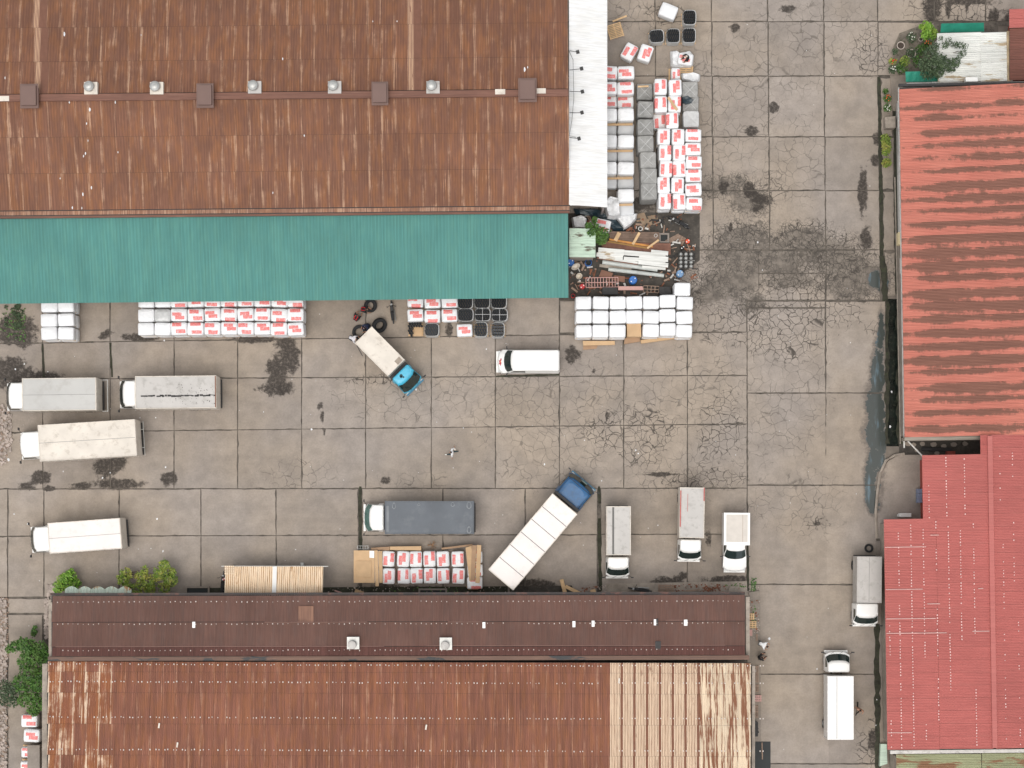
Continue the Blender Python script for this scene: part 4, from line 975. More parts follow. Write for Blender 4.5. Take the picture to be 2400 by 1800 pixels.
PALM = pmb.mesh('pallet_base', M_wood)
def bale(px, py, rot, tier, label, group, mats, z_extra=0.0, sc=1.0):
    base = tier * 1.12 + z_extra
    c = W(px, py, base + 1.1)
    o = thing('wrapped_bale', label, 'bale', (c.x + random.uniform(-.02, .02), c.y + random.uniform(-.02, .02), base), R(rot + random.uniform(-2.4, 2.4)), group)
    m = random.choice(mats) if isinstance(mats, list) else mats
    b = place('wrapped_load', random.choice(BM), o, (0, 0, 0), (0, 0, random.choice((0, math.pi)) if mats is M_print else 0), m)
    b.scale = (sc * random.uniform(.985, 1.015), sc * random.uniform(.98, 1.01), random.uniform(.97, 1.02))
    place('pallet', PALM, o, (0, 0, 0)); return o
ORD = ['first', 'second', 'third', 'fourth', 'fifth', 'sixth', 'seventh', 'eighth', 'ninth', 'tenth']
def lower(px, py, rot, label, group, mats=None):
    # lower tier: stands under the load seen at (px,py)
    c = W(px, py, 2.2); o = thing('wrapped_bale', label, 'bale', (c.x, c.y, 0), R(rot), group)
    b = place('wrapped_load', random.choice(BM), o, None, None, mats or M_white_b); b.scale = (1.02, 1.01, 1.0); place('pallet', PALM, o); return o

# G1 far-left white block under the teal eave
grp = 'plain white bales in the small block at the far left of the teal canopy'
for ci, x in enumerate((114.5, 154)):
    for ri, y in enumerate((716, 749.5, 781.5)):
        rn = ('back', 'middle', 'front')[ri]; cn = ('left', 'right')[ci]
        bale(x, y, 0, 1, f'plain white bale, {cn} one of the {rn} row in the small far left block', grp, M_white_b)
        lower(x, y, 0, f'lower white bale carrying the {cn} bale of the {rn} row at the far left', grp)
# G2 long block
grp = 'bales in the long block along the teal canopy edge'
xs2 = (342, 380.5, 419, 457.5, 497, 536, 575, 614.5, 654, 692)
for ci, x in enumerate(xs2):
    for ri, y in enumerate((705, 738.5, 771)):
        y2 = y - ci * 0.3 + (2 if ci >= 8 else 0)
        rn = ('back', 'middle', 'front')[ri]
        if ci < 2: m, d = (M_white_b, 'plain white bale')
        else: m, d = (M_print, 'red printed white bale')
        if ci == 1 and ri == 1: m, d = (M_film, 'greyish film wrapped bale')
        if ci >= 2: m = M_print[(ci + ri * 2 + (ci // 3)) % 3]
        bale(x, y2, 0, 1, f'{d}, {ORD[ci]} from left, {rn} row of long block by the teal canopy', grp, m)
        lower(x, y2, 0, f'lower bale under the {ORD[ci]} column, {rn} row, of long block by the teal canopy', grp)
# G3 printed bales by the black tubes
grp = 'printed bales beside the black tube loads under the teal edge'
for ci, x in enumerate((973, 1013, 1053)):
    for ri, y in enumerate((705, 738)):
        rn = ('half hidden by the teal edge', 'in full view')[ri]
        bale(x, y + (2 if ci == 1 else 0), 0, 0, f'red printed bale {rn}, {ORD[ci]} from left beside black tube loads', grp, M_print[(ci + ri) % 3])
bale(1089, 774, 0, 0, 'single red printed bale in the front row between black tube loads', grp, M_print[1], sc=0.97)
# G4 white block
grp = 'plain white bales in the big block below the scrap yard'
for ci, x in enumerate((1368, 1408, 1448, 1487, 1526, 1565)):
    for ri, y in enumerate((709, 742.5, 776)):
        if ci == 3 and ri == 2: continue
        yy = y - (4 if ci == 5 else 0) - (2 if ci == 4 and ri == 2 else 0); rn = ('top', 'middle', 'front')[ri]
        bale(x, yy, 0, 1, f'plain white bale, {ORD[ci]} from the left in the {rn} row of the big white block', grp, M_white_b)
        lower(x, yy, 0, f'lower white bale, {ORD[ci]} from the left in the {rn} row of the big white block', grp)
for ri, (x, y) in enumerate(((1600, 677), (1606, 710), (1604, 744), (1604, 776))):
    bale(x, y, 0, 1, f'plain white bale, {ORD[ri]} from top in the right hand column of the big white block', grp, M_white_b)
    lower(x, y, 0, f'lower white bale, {ORD[ri]} from the top in the right column of the big white block', grp)
# G5 pairs beside the white canopy
grp = 'bales in the two columns along the white canopy'
for ci, x in enumerate((1427, 1467)):
    cn = ('half hidden under the white canopy', 'just clear of the white canopy')[ci]
    for ri, y in enumerate((169, 206)):
        bale(x, y, 0, 1, f'red printed bale {cn}, {ORD[ri]} from the top of the columns', grp, M_print[(ci + ri) % 3], sc=1.02)
        lower(x, y, 0, f'lower bale {cn}, beneath the {ORD[ri]} printed one from the top', grp)
    bale(x, 238, 0, 0, f'low red printed bale {cn}, before the first white stack', grp, M_print[0])
    for ri, y in enumerate((268, 331, 394, 457)):
        if ci == 0 and ri == 3: continue
        bale(x, y, 0, 1, f'plain white upper bale {cn}, {ORD[ri]} white stack from the top', grp, M_white_b, sc=1.0)
        lower(x, y, 0, f'lower bale {cn}, under the {ORD[ri]} white stack from top', grp)
        bale(x, y + 33, 0, 0, f'low white bale {cn}, in front of the {ORD[ri]} white stack', grp, M_white_g)
for ri, y in enumerate((290, 352, 416, 478)):
    x0 = 1446 if ri == 3 else 1400
    flat('cardboard_strip', [(x0 + 4, y), (1483, y - 1), (1483, y + 4), (x0 + 4, y + 5)], 1.34, 0.05, M_card, f'brown cardboard strip on the low white bales, {ORD[ri]} from top beside the white canopy', 'cardboard')
# G6 grey covered column
grp = 'grey covered loads in the column beside the white canopy'
def folded(px, py, lab, top=1.25, mat=M_sackg, w=1.26, l=1.28, grp=grp, base=0.0, rot=0):
    c = W(px, py, base + top); o = thing('covered_load', lab, 'covered load', (c.x, c.y, base), R(rot + random.uniform(-2, 2)), grp)
    rings = []; n = 32; ph = random.uniform(0, 6)
    for z, k in ((0.1, .98), (top * .5, 1.02), (top - .14, 1.0), (top, .93)):
        rr = []
        for i in range(n):
            a = 2 * math.pi * (i + .5) / n; cc, s = math.cos(a), math.sin(a); x = math.copysign(abs(cc) ** .22, cc) * w / 2; y = math.copysign(abs(s) ** .22, s) * l / 2
            kk = k * (1 + .02 * math.sin(a * 9 + ph)); rr.append((x * kk, y * kk, z))
        rings.append(rr)
    mb = MB(); mb.loft(rings, caps=False); b0 = 3 * n; o2 = len(mb.v); mb.v.append((0, 0, top - 0.05))
    for i in range(n):
        # X fold: ridges along the diagonals
        mb.f.append((b0 + i, b0 + (i + 1) % n, o2)); mb.m.append(0)
    mb.obj('cover_sheet', mat, o); place('pallet', PALM, o); 
    fm = MB()
    for a in (45, 135, 225, 315): fm.tube([(0, 0, top - .04), (math.cos(R(a)) * .78, math.sin(R(a)) * .8, top - .02)], 0.02, 4)
    fm.obj('fold_ridge', M_film, o); return o
for k, (x, y, h) in enumerate(((1511, 215, 1.1), (1513, 256, 2.2), (1513, 298, 2.2), (1513, 337, 2.2), (1519, 375, 2.2), (1521, 413, 2.2), (1521, 449, 2.3))):
    folded(x, y, f'grey sheet covered load, {ORD[k]} from the top of the grey column', h)
folded(1620, 279, 'light grey folded load above the top printed bale of the right hand column', 1.3, M_film)
folded(1617, 210, 'dark grey sheet covered load beside the top printed bales', 1.2, M_sackg)
folded(1619, 243, 'torn grey cover load with a dark tarpaulin on it', 1.1, M_sackg)
# G7 printed columns
grp = 'printed bales in the three column block right of the grey loads'
c1 = [(1549, 202), (1549, 243), (1556, 319), (1559, 357), (1561, 394), (1556, 432), (1558, 470)]
c2 = [(1583, 204), (1582, 243), (1576, 281), (1590, 320), (1592, 357), (1592, 395), (1589, 434), (1592, 472)]
c3 = [(1625, 317), (1625, 348), (1627, 380), (1626, 411), (1626, 443), (1627, 476)]
for ci, (cc, rot) in enumerate(((c1, 90), (c2, 90), (c3, 0))):
    for k, (x, y) in enumerate(cc):
        bale(x, y, rot, 1, f'red printed bale, {ORD[k]} from the top in the {("left","middle","right")[ci]} column of the printed block', grp, M_print[(k * 2 + ci) % 3])
        lower(x, y, rot, f'lower bale, {ORD[k]} from the top in the {("left","middle","right")[ci]} column of the printed block', grp)
bale(1545, 283, 90, 0, 'low red printed bale in the gap of the left column of the printed block', grp, M_print[0])
# G8 loose northern ones
bale(1567, 25, -22, 0, 'lone plain white bale turned askew at the top of the yard', 'bales standing loose at the top of the yard', M_white_b, sc=1.08)
bale(1475, 121, 62, 0, 'askew red printed bale, left one of the loose pair beside the white canopy', 'bales standing loose at the top of the yard', M_print[0], sc=1.02)
bale(1513, 124, 70, 0, 'askew red printed bale, right one of the loose pair beside the white canopy', 'bales standing loose at the top of the yard', M_print[1], sc=1.02)
bale(1584, 172, 90, 0, 'small half empty printed bale beside the orange pallet', 'bales standing loose at the top of the yard', M_print[0], sc=0.7)
# G9 bottom row
grp = 'printed bales in the double row between cardboard piles'
for ci, x in enumerate((909.5, 945, 975, 1006, 1038, 1073)):
    for ri, y in enumerate((1310, 1350)):
        bale(x + (1 if ri else 0), y, 90, 0, f'red printed bale, {ORD[ci]} from the left in the {("upper","lower")[ri]} row between the cardboard piles', grp, M_print[(ci + ri) % 3], sc=0.98)
for ri, y in enumerate((1305, 1337, 1366)):
    bale(1113, y, 0, 0, f'white bale mostly under cardboard, {ORD[ri]} from top at right end of the double row', grp, M_print[2], sc=0.95)
for ri, (x, y) in enumerate(((846, 1310), (880, 1310), (846, 1348), (880, 1348))):
    bale(x, y, 90, 0, f'bale hidden under the cardboard pile, number {ORD[ri]} at the left end of the double row', grp, M_white_b)
# G10 bottom-left
for k, (x, y, s) in enumerate(((67, 1690, 1.0), (74, 1725, 1.0), (64, 1764, .8), (62, 1797, .8))):
    bale(x, y, 0, 0, f'red printed bale, {ORD[k]} from the top beside the rusty roof in the lower left', 'bales in the lower left lane', M_print[k % 2], sc=s)
wm = MB(); wm.box((0, 0, 0.6), (0.95, 2.0, 1.2)); tag(wm.obj('concrete_block', M_conc, None, loc=(*W(83, 1775, .6).xy, 0)), 'grey concrete box between the lower left bales and the rusty building', 'block')

# ------------------------------------------------------------------ tube loads
def tube_load(px, py, label, mat=M_tubeb, w=1.12, l=1.12, n=6, cover=False, open_=False, rot=0, ht=0.85, partial=False):
    c = W(px, py, ht); o = thing('tube_load', label, 'tube load', (c.x, c.y, 0), R(rot), 'pallet loads of black tubes')
    place('pallet', PALM, o)
    mb = MB(); r = w / n / 2 * 0.92; rr = random.Random(int(px * 7 + py))
    for i in range(n):
        for j in range(n):
            x = (i + .5) / n * w - w / 2 + (r * .5 if j % 2 else -r * .3); y = (j + .5) / n * l - l / 2
            if (abs(x) / (w / 2)) ** 3.2 + (abs(y) / (l / 2)) ** 3.2 > 1.0: continue
            if partial and x > -0.15 and y < 0.25: continue
            z = ht + rr.uniform(-.03, .03)
            mb.lathe([(r, 0.12), (r, z), (r * .55, z), (r * .5, 0.2)], (x, y, 0), 8)
    t = mb.obj('tubes', mat, o); t['kind'] = 'stuff'
    if not partial:
        n2 = 36; ring0, ring1, ring2, ring3 = [], [], [], []
        for i in range(n2):
            a = 2 * math.pi * i / n2; cc, s = math.cos(a), math.sin(a); e = .5
            x = math.copysign(abs(cc) ** e, cc) * w / 2; y = math.copysign(abs(s) ** e, s) * l / 2
            ring0.append((x * 1.10, y * 1.10, 0.10)); ring1.append((x * 1.0 + .02, y * 1.0, ht + .05)); ring2.append((x * 0.955, y * 0.955, ht + .05)); ring3.append((x * .96, y * .96, ht - .12))
        f = MB(); f.loft([ring0, ring1, ring2, ring3], caps=False); f.obj('film_wrap', M_film, o)
    if cover:
        cv = MB(); cv.box((0, 0, ht + .06), (w, .03, .012)); cv.box((0, 0, ht + .065), (.03, l, .012)); cv.obj('strap', M_film, o)
    return o
tube_load(1539, 85, 'black tube load, left of the three in a row at the top of the yard', w=1.1, l=1.0, rot=4)
tube_load(1578, 84, 'black tube load, middle of the three in a row at the top of the yard', w=1.0, l=1.1)
tube_load(1615, 83, 'black tube load, right of the three in a row at the top of the yard', w=1.0, l=1.15)
tube_load(1616, 41, 'black tube load standing alone above the row of three at the top', w=1.0, l=1.15)
tube_load(1090, 707, 'black tube load half under the teal edge, left of three', w=1.2)
tube_load(1130, 706, 'black tube load half under the teal edge, middle of three', w=1.2)
tube_load(1169, 706, 'black tube load half under the teal edge, right of three', w=1.2)
tube_load(1091, 738, 'oval black tube load in the second row, left of three', w=1.2, l=1.0)
tube_load(1131, 737, 'oval black tube load with a crossed strap, middle of the second row', w=1.2, l=1.02, cover=True)
tube_load(1171, 738, 'dark tube load with faint straps, right of the second row', w=1.2, l=1.0, cover=True, n=7)
tube_load(1012, 773, 'dark tube load beside the half empty pallet, below the printed bales', w=1.1, l=1.0, mat=M_tubeg)
tube_load(1127, 772, 'dark grey tube load with clear round ends in the front row', w=1.0, l=1.15, mat=M_tubeg, n=5)
tube_load(1167, 773, 'lighter grey tube load with clear round ends at the right of the front row', w=1.0, l=1.15, mat=paint('grey_tube_ends', (0.13, 0.135, 0.14), 0.7), n=5)
tube_load(974, 772, 'half empty pallet with a brown board and a few black tubes', w=1.2, l=1.1, partial=True, n=6, ht=0.6)
flat('cardboard_sheet', [(966, 765), (990, 765), (990, 788), (966, 788)], 0.22, 0.04, M_card, 'brown board lying on the half empty tube pallet', 'cardboard')

# ------------------------------------------------------------------ vehicles
def ring(u0, u1, hw, z, bow=0.0, nf=7, rear_in=0.0, cr=0.12):
    pts = []
    for i in range(nf):
        y = -hw + 2 * hw * i / (nf - 1); t = abs(y / hw); x = u1 - bow * t ** 2 - (cr if t > .99 else 0)
        pts.append((x, y * (1 if t < .99 else 1.0), z))
    um = max(u0 + (u1 - u0) * .4, u1 - bow - cr - .25)
    pts += [(um, hw, z), (u0 + .1, hw, z), (u0, hw - .1 - rear_in, z), (u0, -hw + .1 + rear_in, z), (u0 + .1, -hw, z), (um, -hw, z)]
    return pts
def wheel(parent, u, v, r=0.42, w=0.26):
    Mx = Matrix.Rotation(R(90), 3, 'X')
    mb = MB(); mb.lathe([(r * .6, -w / 2), (r * .95, -w / 2), (r, -w / 3), (r, w / 3), (r * .95, w / 2), (r * .6, w / 2)], (0, 0, 0), 18, M=Mx)
    wo_ = mb.obj('wheel', M_black, parent, loc=(u, v, r))
    rm = MB(); rm.lathe([(r * .6, -w / 2.2), (r * .55, -w / 3), (r * .2, -w / 2.4), (0.001, -w / 2.4)], (0, 0, 0), 14, M=Mx); rm.lathe([(0.001, w / 2.4), (r * .2, w / 2.4), (r * .55, w / 3), (r * .6, w / 2.2)], (0, 0, 0), 14, M=Mx)
    rm.obj('rim', M_steel, wo_)
def patch_glass(parent, low, high, i0, i1, t0, t1, mat, name='windscreen', off=0.02, inset=0.06):
    vs = []; n = i1 - i0 + 1
    for t in (t0, t1):
        for k in range(i0, i1 + 1):
            p = Vector(low[k]).lerp(Vector(high[k]), t)
            vs.append(p)
    cen = (vs[0] + vs[n - 1]) / 2
    c = sum(vs, Vector()) / len(vs)
    out = [c + (v - c) * 1.0 for v in vs]
    for k in (0, n): out[k] = out[k].lerp(out[k + 1], inset * 3) if n > 2 else out[k]
    for k in (n - 1, 2 * n - 1): out[k] = out[k].lerp(out[k - 1], inset * 3) if n > 2 else out[k]
    nrm = (out[n // 2] - out[n // 2 - 1]).cross(out[n + n // 2] - out[n // 2]).normalized()
    body_c = Vector((c.x - 1.0, 0, 1.2))
    if nrm.dot(c - body_c) < 0: nrm = -nrm
    out2 = [v + nrm * off for v in out]
    mb = MB(); mb.add(out2, [(k, k + 1, n + k + 1, n + k) for k in range(n - 1)])
    return mb.obj(name, mat, parent)
def side_glass(parent, lowz, highz, hw0, hw1, ua0, ub0, ua1, ub1, mat=M_glass):
    for s in (-1, 1):
        mb = MB(); o = 0.015
        vs = [(ua0, s * (hw0 + o), lowz), (ub0, s * (hw0 + o), lowz), (ub1, s * (hw1 + o), highz), (ua1, s * (hw1 + o), highz)]
        mb.add(vs, [(0, 1, 2, 3) if s < 0 else (3, 2, 1, 0)]); mb.obj('side_window', mat, parent)
def mirrors(parent, u, hw, z, mat=M_chas, r=0.28):
    for s in (-1, 1):
        mb = MB(); mb.tube([(u, s * (hw - .03), z), (u + .12, s * (hw + r * .7), z + .05)], 0.02, 5); mb.box((u + .12, s * (hw + r * .75), z), (0.08, 0.2, 0.3)); mb.obj('mirror', mat, parent)
def truck(label, rear, front, wpx, cabpx, hb=3.1, z0=0.95, cab=M_white, roof=M_greyp, frame=None, side=None, cabw=None, cabh=2.25, seams='long', gap=0.12, glass=M_glass, ws_len=0.45, deckless=False, wind_low=1.3, group='lorries parked in the yard', extra=None, wr=0.4, bow=0.12, rim=0.05, shelf=0.05):
    zc = hb
    Rw, Fw = W(*rear, zc), W(*front, zc); d = (Fw - Rw); Lb = d.xy.length; a = math.atan2(d.y, d.x)
    wd = m_at(wpx, zc); o = thing('box_truck', label, 'truck', (Rw.x, Rw.y, 0), a, group)
    frame = frame or M_offw; side = side or frame
    bx = MB(); bx.box((Lb / 2, 0, (z0 + hb - .02) / 2), (Lb, wd, hb - .02 - z0)); cbx = bx.obj('cargo_box', side, o)
    # roof rim and roof skin
    rm = MB(); e = rim
    for cc, ss_ in (((Lb / 2, wd / 2 - e / 2, hb), (Lb, e, .07)), ((Lb / 2, -wd / 2 + e / 2, hb), (Lb, e, .07)), ((e / 2, 0, hb), (e, wd - 2 * e, .07)), ((Lb - e / 2, 0, hb), (e, wd - 2 * e, .07))): rm.box(cc, ss_)
    rm.obj('roof_rim', frame, cbx)
    rf = MB(); nx = max(2, int(Lb / 1.2)); vs = []
    for i in range(nx + 1):
        for j in range(7):
            vs.append((e + (Lb - 2 * e) * i / nx, -wd / 2 + e + (wd - 2 * e) * j / 6, hb - .012 + 0.02 * math.cos((j / 6 - .5) * math.pi) + random.uniform(-.004, .004)))
    rf.add(vs, [(i * 7 + j, (i + 1) * 7 + j, (i + 1) * 7 + j + 1, i * 7 + j + 1) for i in range(nx) for j in range(6)])
    rf.obj('roof_panel', roof, cbx)
    sm = MB()
    if seams == 'long': sm.box((Lb / 2, random.uniform(-.04, .04), hb + .012), (Lb - .1, .03, .016))
    elif seams == 'cross':
        for k in range(1, 6): sm.box((Lb * k / 6, 0, hb + .015), (.035, wd - .1, .02))
    if sm.v: sm.obj('roof_seam', M_chas if seams == 'cross' else paint('grey_sealant', (0.27, 0.26, 0.25), 0.7), cbx)
    rbs = MB()
    nr = max(3, int(Lb / .6))
    for k in range(nr + 1):
        for s in (-1, 1): rbs.box((Lb * k / nr * .985 + Lb * .0075, s * (wd / 2 + .012), (z0 + hb) / 2), (.05, .026, hb - z0 - .1))
    rbs.obj('side_ribs', frame, cbx)['kind'] = 'stuff'
    dm = MB()
    for s in (-1, 1): dm.box((-.015, s * wd / 4, (z0 + hb) / 2), (.03, wd / 2 - .05, hb - z0 - .12))
    dm.obj('rear_door', side, cbx)
    # cab
    dpx = Vector((front[0] - rear[0], front[1] - rear[1])).normalized(); tipp = W(front[0] + dpx.x * cabpx, front[1] + dpx.y * cabpx, 1.1)
    Lc = (tipp - Fw).xy.dot(d.xy.normalized()) - gap - .04; cw = (m_at(cabw, cabh) if cabw else wd * .93) / 2; u0 = Lb + gap
    gu = u0 + Lc - shelf - ws_len * .85
    lv = [ring(u0, u0 + Lc - .02, cw * .97, .42, bow), ring(u0, u0 + Lc + .02, cw, .7, bow), ring(u0, u0 + Lc - .02, cw, wind_low - .06, bow), ring(u0, u0 + Lc - shelf, cw * .985, wind_low, bow), ring(u0 + .02, gu, cw * .90, cabh - .2, bow * .8),
          ring(u0 + .03, gu - .06, cw * .88, cabh - .1, bow * .8), ring(u0 + .06, gu - .16, cw * .82, cabh - .03, bow * .7), ring(u0 + .15, gu - .36, cw * .6, cabh, bow * .5)]
    cm = MB(); cm.loft(lv); cb_ = cm.obj('cab', cab, o, smooth=False)
    patch_glass(cb_, lv[3], lv[4], 0, 6, .04, .99, glass, inset=.03)
    side_glass(cb_, wind_low + .05, cabh - .27, cw * .98, cw * .91, u0 + Lc * .25, u0 + Lc - shelf - .24, u0 + Lc * .28, gu - .1)
    mirrors(cb_, u0 + Lc - .15, cw, 1.55)
    for s in (-1, 1):
        hl = MB(); hl.box((u0 + Lc - bow * .6 + .0, s * cw * .78, .78), (.06, .28, .16)); hl.obj('headlight', M_film, cb_)
    bp = MB(); bp.box((u0 + Lc - .02, 0, .48), (.18, cw * 1.9, .24)); bp.obj('bumper', cab if cab is M_white else M_skyd, cb_)
    wp = MB(); zz = wind_low + .1
    for s in (-.45, .25): wp.tube([(u0 + Lc + .03 - .02, s * cw, wind_low + .03), (u0 + Lc - .12, s * cw + .3, wind_low + .28)], .012, 4)
    wp.obj('wipers', M_chas, cb_)['kind'] = 'stuff'
    ch = MB(); ch.box(((u0 + Lc) / 2 - .2, .38, .72), (u0 + Lc - .6, .1, .2)); ch.box(((u0 + Lc) / 2 - .2, -.38, .72), (u0 + Lc - .6, .1, .2)); ch.box((-.05, 0, .62), (.1, wd * .9, .14)); ch.obj('chassis', M_chas, o)
    for s in (-1, 1):
        wheel(o, u0 + Lc * .55, s * (cw - .16), wr); wheel(o, Lb * .2, s * (wd / 2 - .2), wr, .36)
        if Lb > 6: wheel(o, Lb * .2 + wr * 2.3, s * (wd / 2 - .2), wr, .36)
    if extra: extra(o, cbx, cb_, Lb, wd, hb, u0, Lc, cw)
    return o

def ex_frame(o, cbx, cb_, Lb, wd, hb, u0, Lc, cw):   # open tail frame
    m = MB(); m.box((-.45, 0, 1.0), (.05, wd, .06)); m.box((-.23, wd / 2 - .03, 1.0), (.42, .04, .05)); m.box((-.23, -wd / 2 + .03, 1.0), (.42, .04, .05)); m.obj('tail_frame', M_steel, o)
def ex_tail(o, cbx, cb_, Lb, wd, hb, u0, Lc, cw):
    m = MB(); m.box((-.24, 0, 1.0), (.03, wd * .96, .1)); m.box((-.12, .7, 1.0), (.22, .05, .05)); m.box((-.12, -.7, 1.0), (.22, .05, .05)); m.obj('tail_rail', M_steel, o)
truck('grey roofed box truck with white cab, leftmost of the two in the upper left pair', (225, 923), (52, 925), 76, 38, roof=M_greyb, cabw=67, extra=ex_frame, ws_len=.42)
def ex_streak(o, cbx, cb_, Lb, wd, hb, u0, Lc, cw):
    m = MB(); rr = random.Random(3)
    x = .1
    while x < Lb - .5:
        w = rr.uniform(.06, .35); m.box((x, .28 + rr.uniform(-.03, .03), hb + .022), (w, rr.uniform(.05, .16), .008)); x += w * rr.uniform(.8, 1.1)
    for k in range(60): m.box((rr.uniform(.1, Lb * .55), rr.uniform(-.6, 1.0), hb + .02), (rr.uniform(.02, .06), rr.uniform(.02, .06), .008))
    m.obj('roof_streak', M_chas, cbx)
    m = MB(); m.box((.03, 0, hb + .045), (.06, wd * .96, .03)); m.obj('rusty_edge', M_rustd, cbx)
truck('light grey box truck with a dark speckled streak on its roof and rusty rear edge', (506, 918), (317, 920), 76, 38, roof=M_greyp, cabw=67, extra=ex_streak, seams='none')
truck('dirty cream box truck with white cab standing slightly turned below the grey roofed one', (318, 1025), (91, 1039), 85, 44, roof=M_offw, cabw=66, extra=ex_tail, ws_len=.2)
def ex_seamside(o, cbx, cb_, Lb, wd, hb, u0, Lc, cw): pass
truck('clean pale box truck with white cab alone in the lower left', (283, 1250), (114, 1262), 72, 43, roof=M_pinkw, cabw=64)
# tarpaulin truck
def ex_tarp(o, cbx, cb_, Lb, wd, hb, u0, Lc, cw):
    m = MB()
    for (x, y, rx, ry) in ((.35, .95, .16, .28), (.35, -.95, .18, .3), (Lb - .7, -.9, .14, .26), (1.6, -1.0, .14, .18), (Lb - 2.6, -1.0, .1, .12)):
        vs = [(x + rx * math.cos(q) * (1 + .2 * math.sin(3 * q)), y + ry * math.sin(q), hb + .03) for q in [k * math.pi / 6 for k in range(12)]]
        vi = [(x + rx * .72 * math.cos(q), y + ry * .75 * math.sin(q), hb + .035) for q in [k * math.pi / 6 for k in range(12)]]
        m.add(vs + vi, [(k, (k + 1) % 12, 12 + (k + 1) % 12, 12 + k) for k in range(12)])
    m.obj('dust_ring', paint('pale_dust', (0.25, 0.26, 0.27), 0.8), cbx)
    m = MB(); m.box((Lb - .22, .1, hb + .03), (.2, wd * .8, .01)); m.obj('dust_band', paint('pale_dust2', (0.2, 0.21, 0.22), 0.8), cbx)
truck('long truck with blue grey tarpaulin body and white cab above the printed bales', (1110, 1213), (902, 1213), 77, 50, roof=M_tarpg, frame=M_tarpg, side=M_tarpg, cabw=67, seams='none', glass=M_glassg, extra=ex_tarp, ws_len=.5, bow=.18)
# diagonal long truck
def ex_rack(o, cbx, cb_, Lb, wd, hb, u0, Lc, cw):
    m = MB()
    m.tube([(u0 + .1, -cw * .8, 2.5), (u0 + Lc - .6, -cw * .8, 2.5), (u0 + Lc - .6, cw * .8, 2.5), (u0 + .1, cw * .8, 2.5)], .03, 5)
    for x in (u0 + .2, u0 + Lc - .6):
        for s in (-1, 1): m.tube([(x, s * cw * .8, 2.2), (x, s * cw * .8, 2.5)], .025, 5)
    m.obj('roof_rack', M_chas, cb_)
    m = MB(); m.box((u0 - .02, 0, 1.9), (.22, wd * .96, 1.6)); m.obj('bulkhead', M_chas, o)
    m = MB(); m.box((u0 + Lc - .12, -.1, 1.75), (.05, .5, .25)); m.obj('dash_papers', M_glassg, cb_)
truck('long white box truck with deep blue cab parked diagonally in the middle of the yard', (1174, 1359), (1324, 1181), 76, 72, roof=M_pinkw, cab=M_blue, cabw=76, seams='cross', hb=3.3, extra=ex_rack, gap=.28, ws_len=.4)
def ex_tool(o, cbx, cb_, Lb, wd, hb, u0, Lc, cw):
    m = MB(); m.box((u0 - .18, 0, 1.0), (.3, wd * .95, .9)); m.obj('bulkhead', M_chas, o)
    m = MB()
    for (x, y, r) in ((u0 + .35, -.15, .14), (u0 + .42, -.22, .1), (u0 + .55, -.1, .08)): m.lathe([(r, cabhz - .005), (r * .9, cabhz + .006), (.001, cabhz + .006)], (x, y, 0), 9)
    m.obj('soot_patch', paint('soot', (0.03, 0.06, 0.07), 0.8), cb_)
    m = MB(); m.tube([(0, -wd / 2, 1.4), (.9, -wd / 2 - .28, 1.1)], .03, 5); m.obj('open_latch_bar', M_chas, cbx)
    m = MB(); m.box((Lb - .25, wd * .28, hb + .015), (.4, .5, .008)); m.obj('stain', paint('brown_stain', (0.3, 0.25, 0.2), 0.8, 0.2), cbx)
cabhz = 2.2
truck('small cream box truck with bright sky blue cab beside big black tyres', (852, 785), (928.5, 862), 55, 64, roof=M_offw, cab=M_sky, cabw=57, hb=2.7, cabh=2.2, extra=ex_tool, gap=.3, seams='none', ws_len=.75, wr=.36, wind_low=1.15)
def ex_stripe(o, cbx, cb_, Lb, wd, hb, u0, Lc, cw):
    m = MB(); m.box((Lb / 2, -.42, hb + .022), (Lb - .1, .14, .012)); m.obj('sealant_stripe', paint('dark_sealant', (0.13, 0.125, 0.115), 0.7), cbx)
truck('light grey box truck with a dark lengthwise stripe, leftmost of the three facing down', (1450, 1187), (1450, 1301), 57, 54, hb=2.75, roof=M_greyp, cabw=55, cabh=2.1, extra=ex_stripe, gap=.15, ws_len=.56, shelf=.16, seams='none', wr=.36)
def ex_red(o, cbx, cb_, Lb, wd, hb, u0, Lc, cw):
    for cc, ss_ in (((Lb * .42, -wd / 2 + .06, hb + .05), (Lb * .72, .07, .03)), ((Lb * .13, wd / 2 - .05, hb + .05), (Lb * .26, .07, .03)), ((Lb * .3, -.35, hb + .022), (Lb * .35, .025, .01))):
        m = MB(); m.box(cc, ss_); m.obj('red_edge', M_redst, cbx)
truck('light grey box truck with red scraped roof edges, middle of the three facing down', (1623, 1143), (1621, 1261), 58, 55, hb=2.75, roof=M_greyp, cabw=55, cabh=2.1, extra=ex_red, gap=.1, ws_len=.56, shelf=.16, seams='none', wr=.36)
truck('box truck with grey roof and white cab parked against the rose red roof', (2038, 1305), (2037, 1413), 58, 55, hb=2.75, roof=M_greyp, frame=M_greyp, cabw=58, cabh=2.1, gap=.05, ws_len=.56, shelf=.16, wr=.36)
def ex_open(o, cbx, cb_, Lb, wd, hb, u0, Lc, cw):
    m = MB(); m.box((Lb / 2, wd * .14, hb + .02), (Lb - .1, .04, .012)); m.obj('roof_seam', paint('grey_sealant', (0.27, 0.26, 0.25), 0.7), cbx)
truck('bright white box truck with white cab facing up in the lower right lane', (1970, 1733), (1970, 1585), 61, 59, hb=2.75, roof=M_white, frame=M_white, cabw=58, cabh=2.1, gap=.22, ws_len=.56, shelf=.16, seams='none', extra=ex_open, wr=.36)

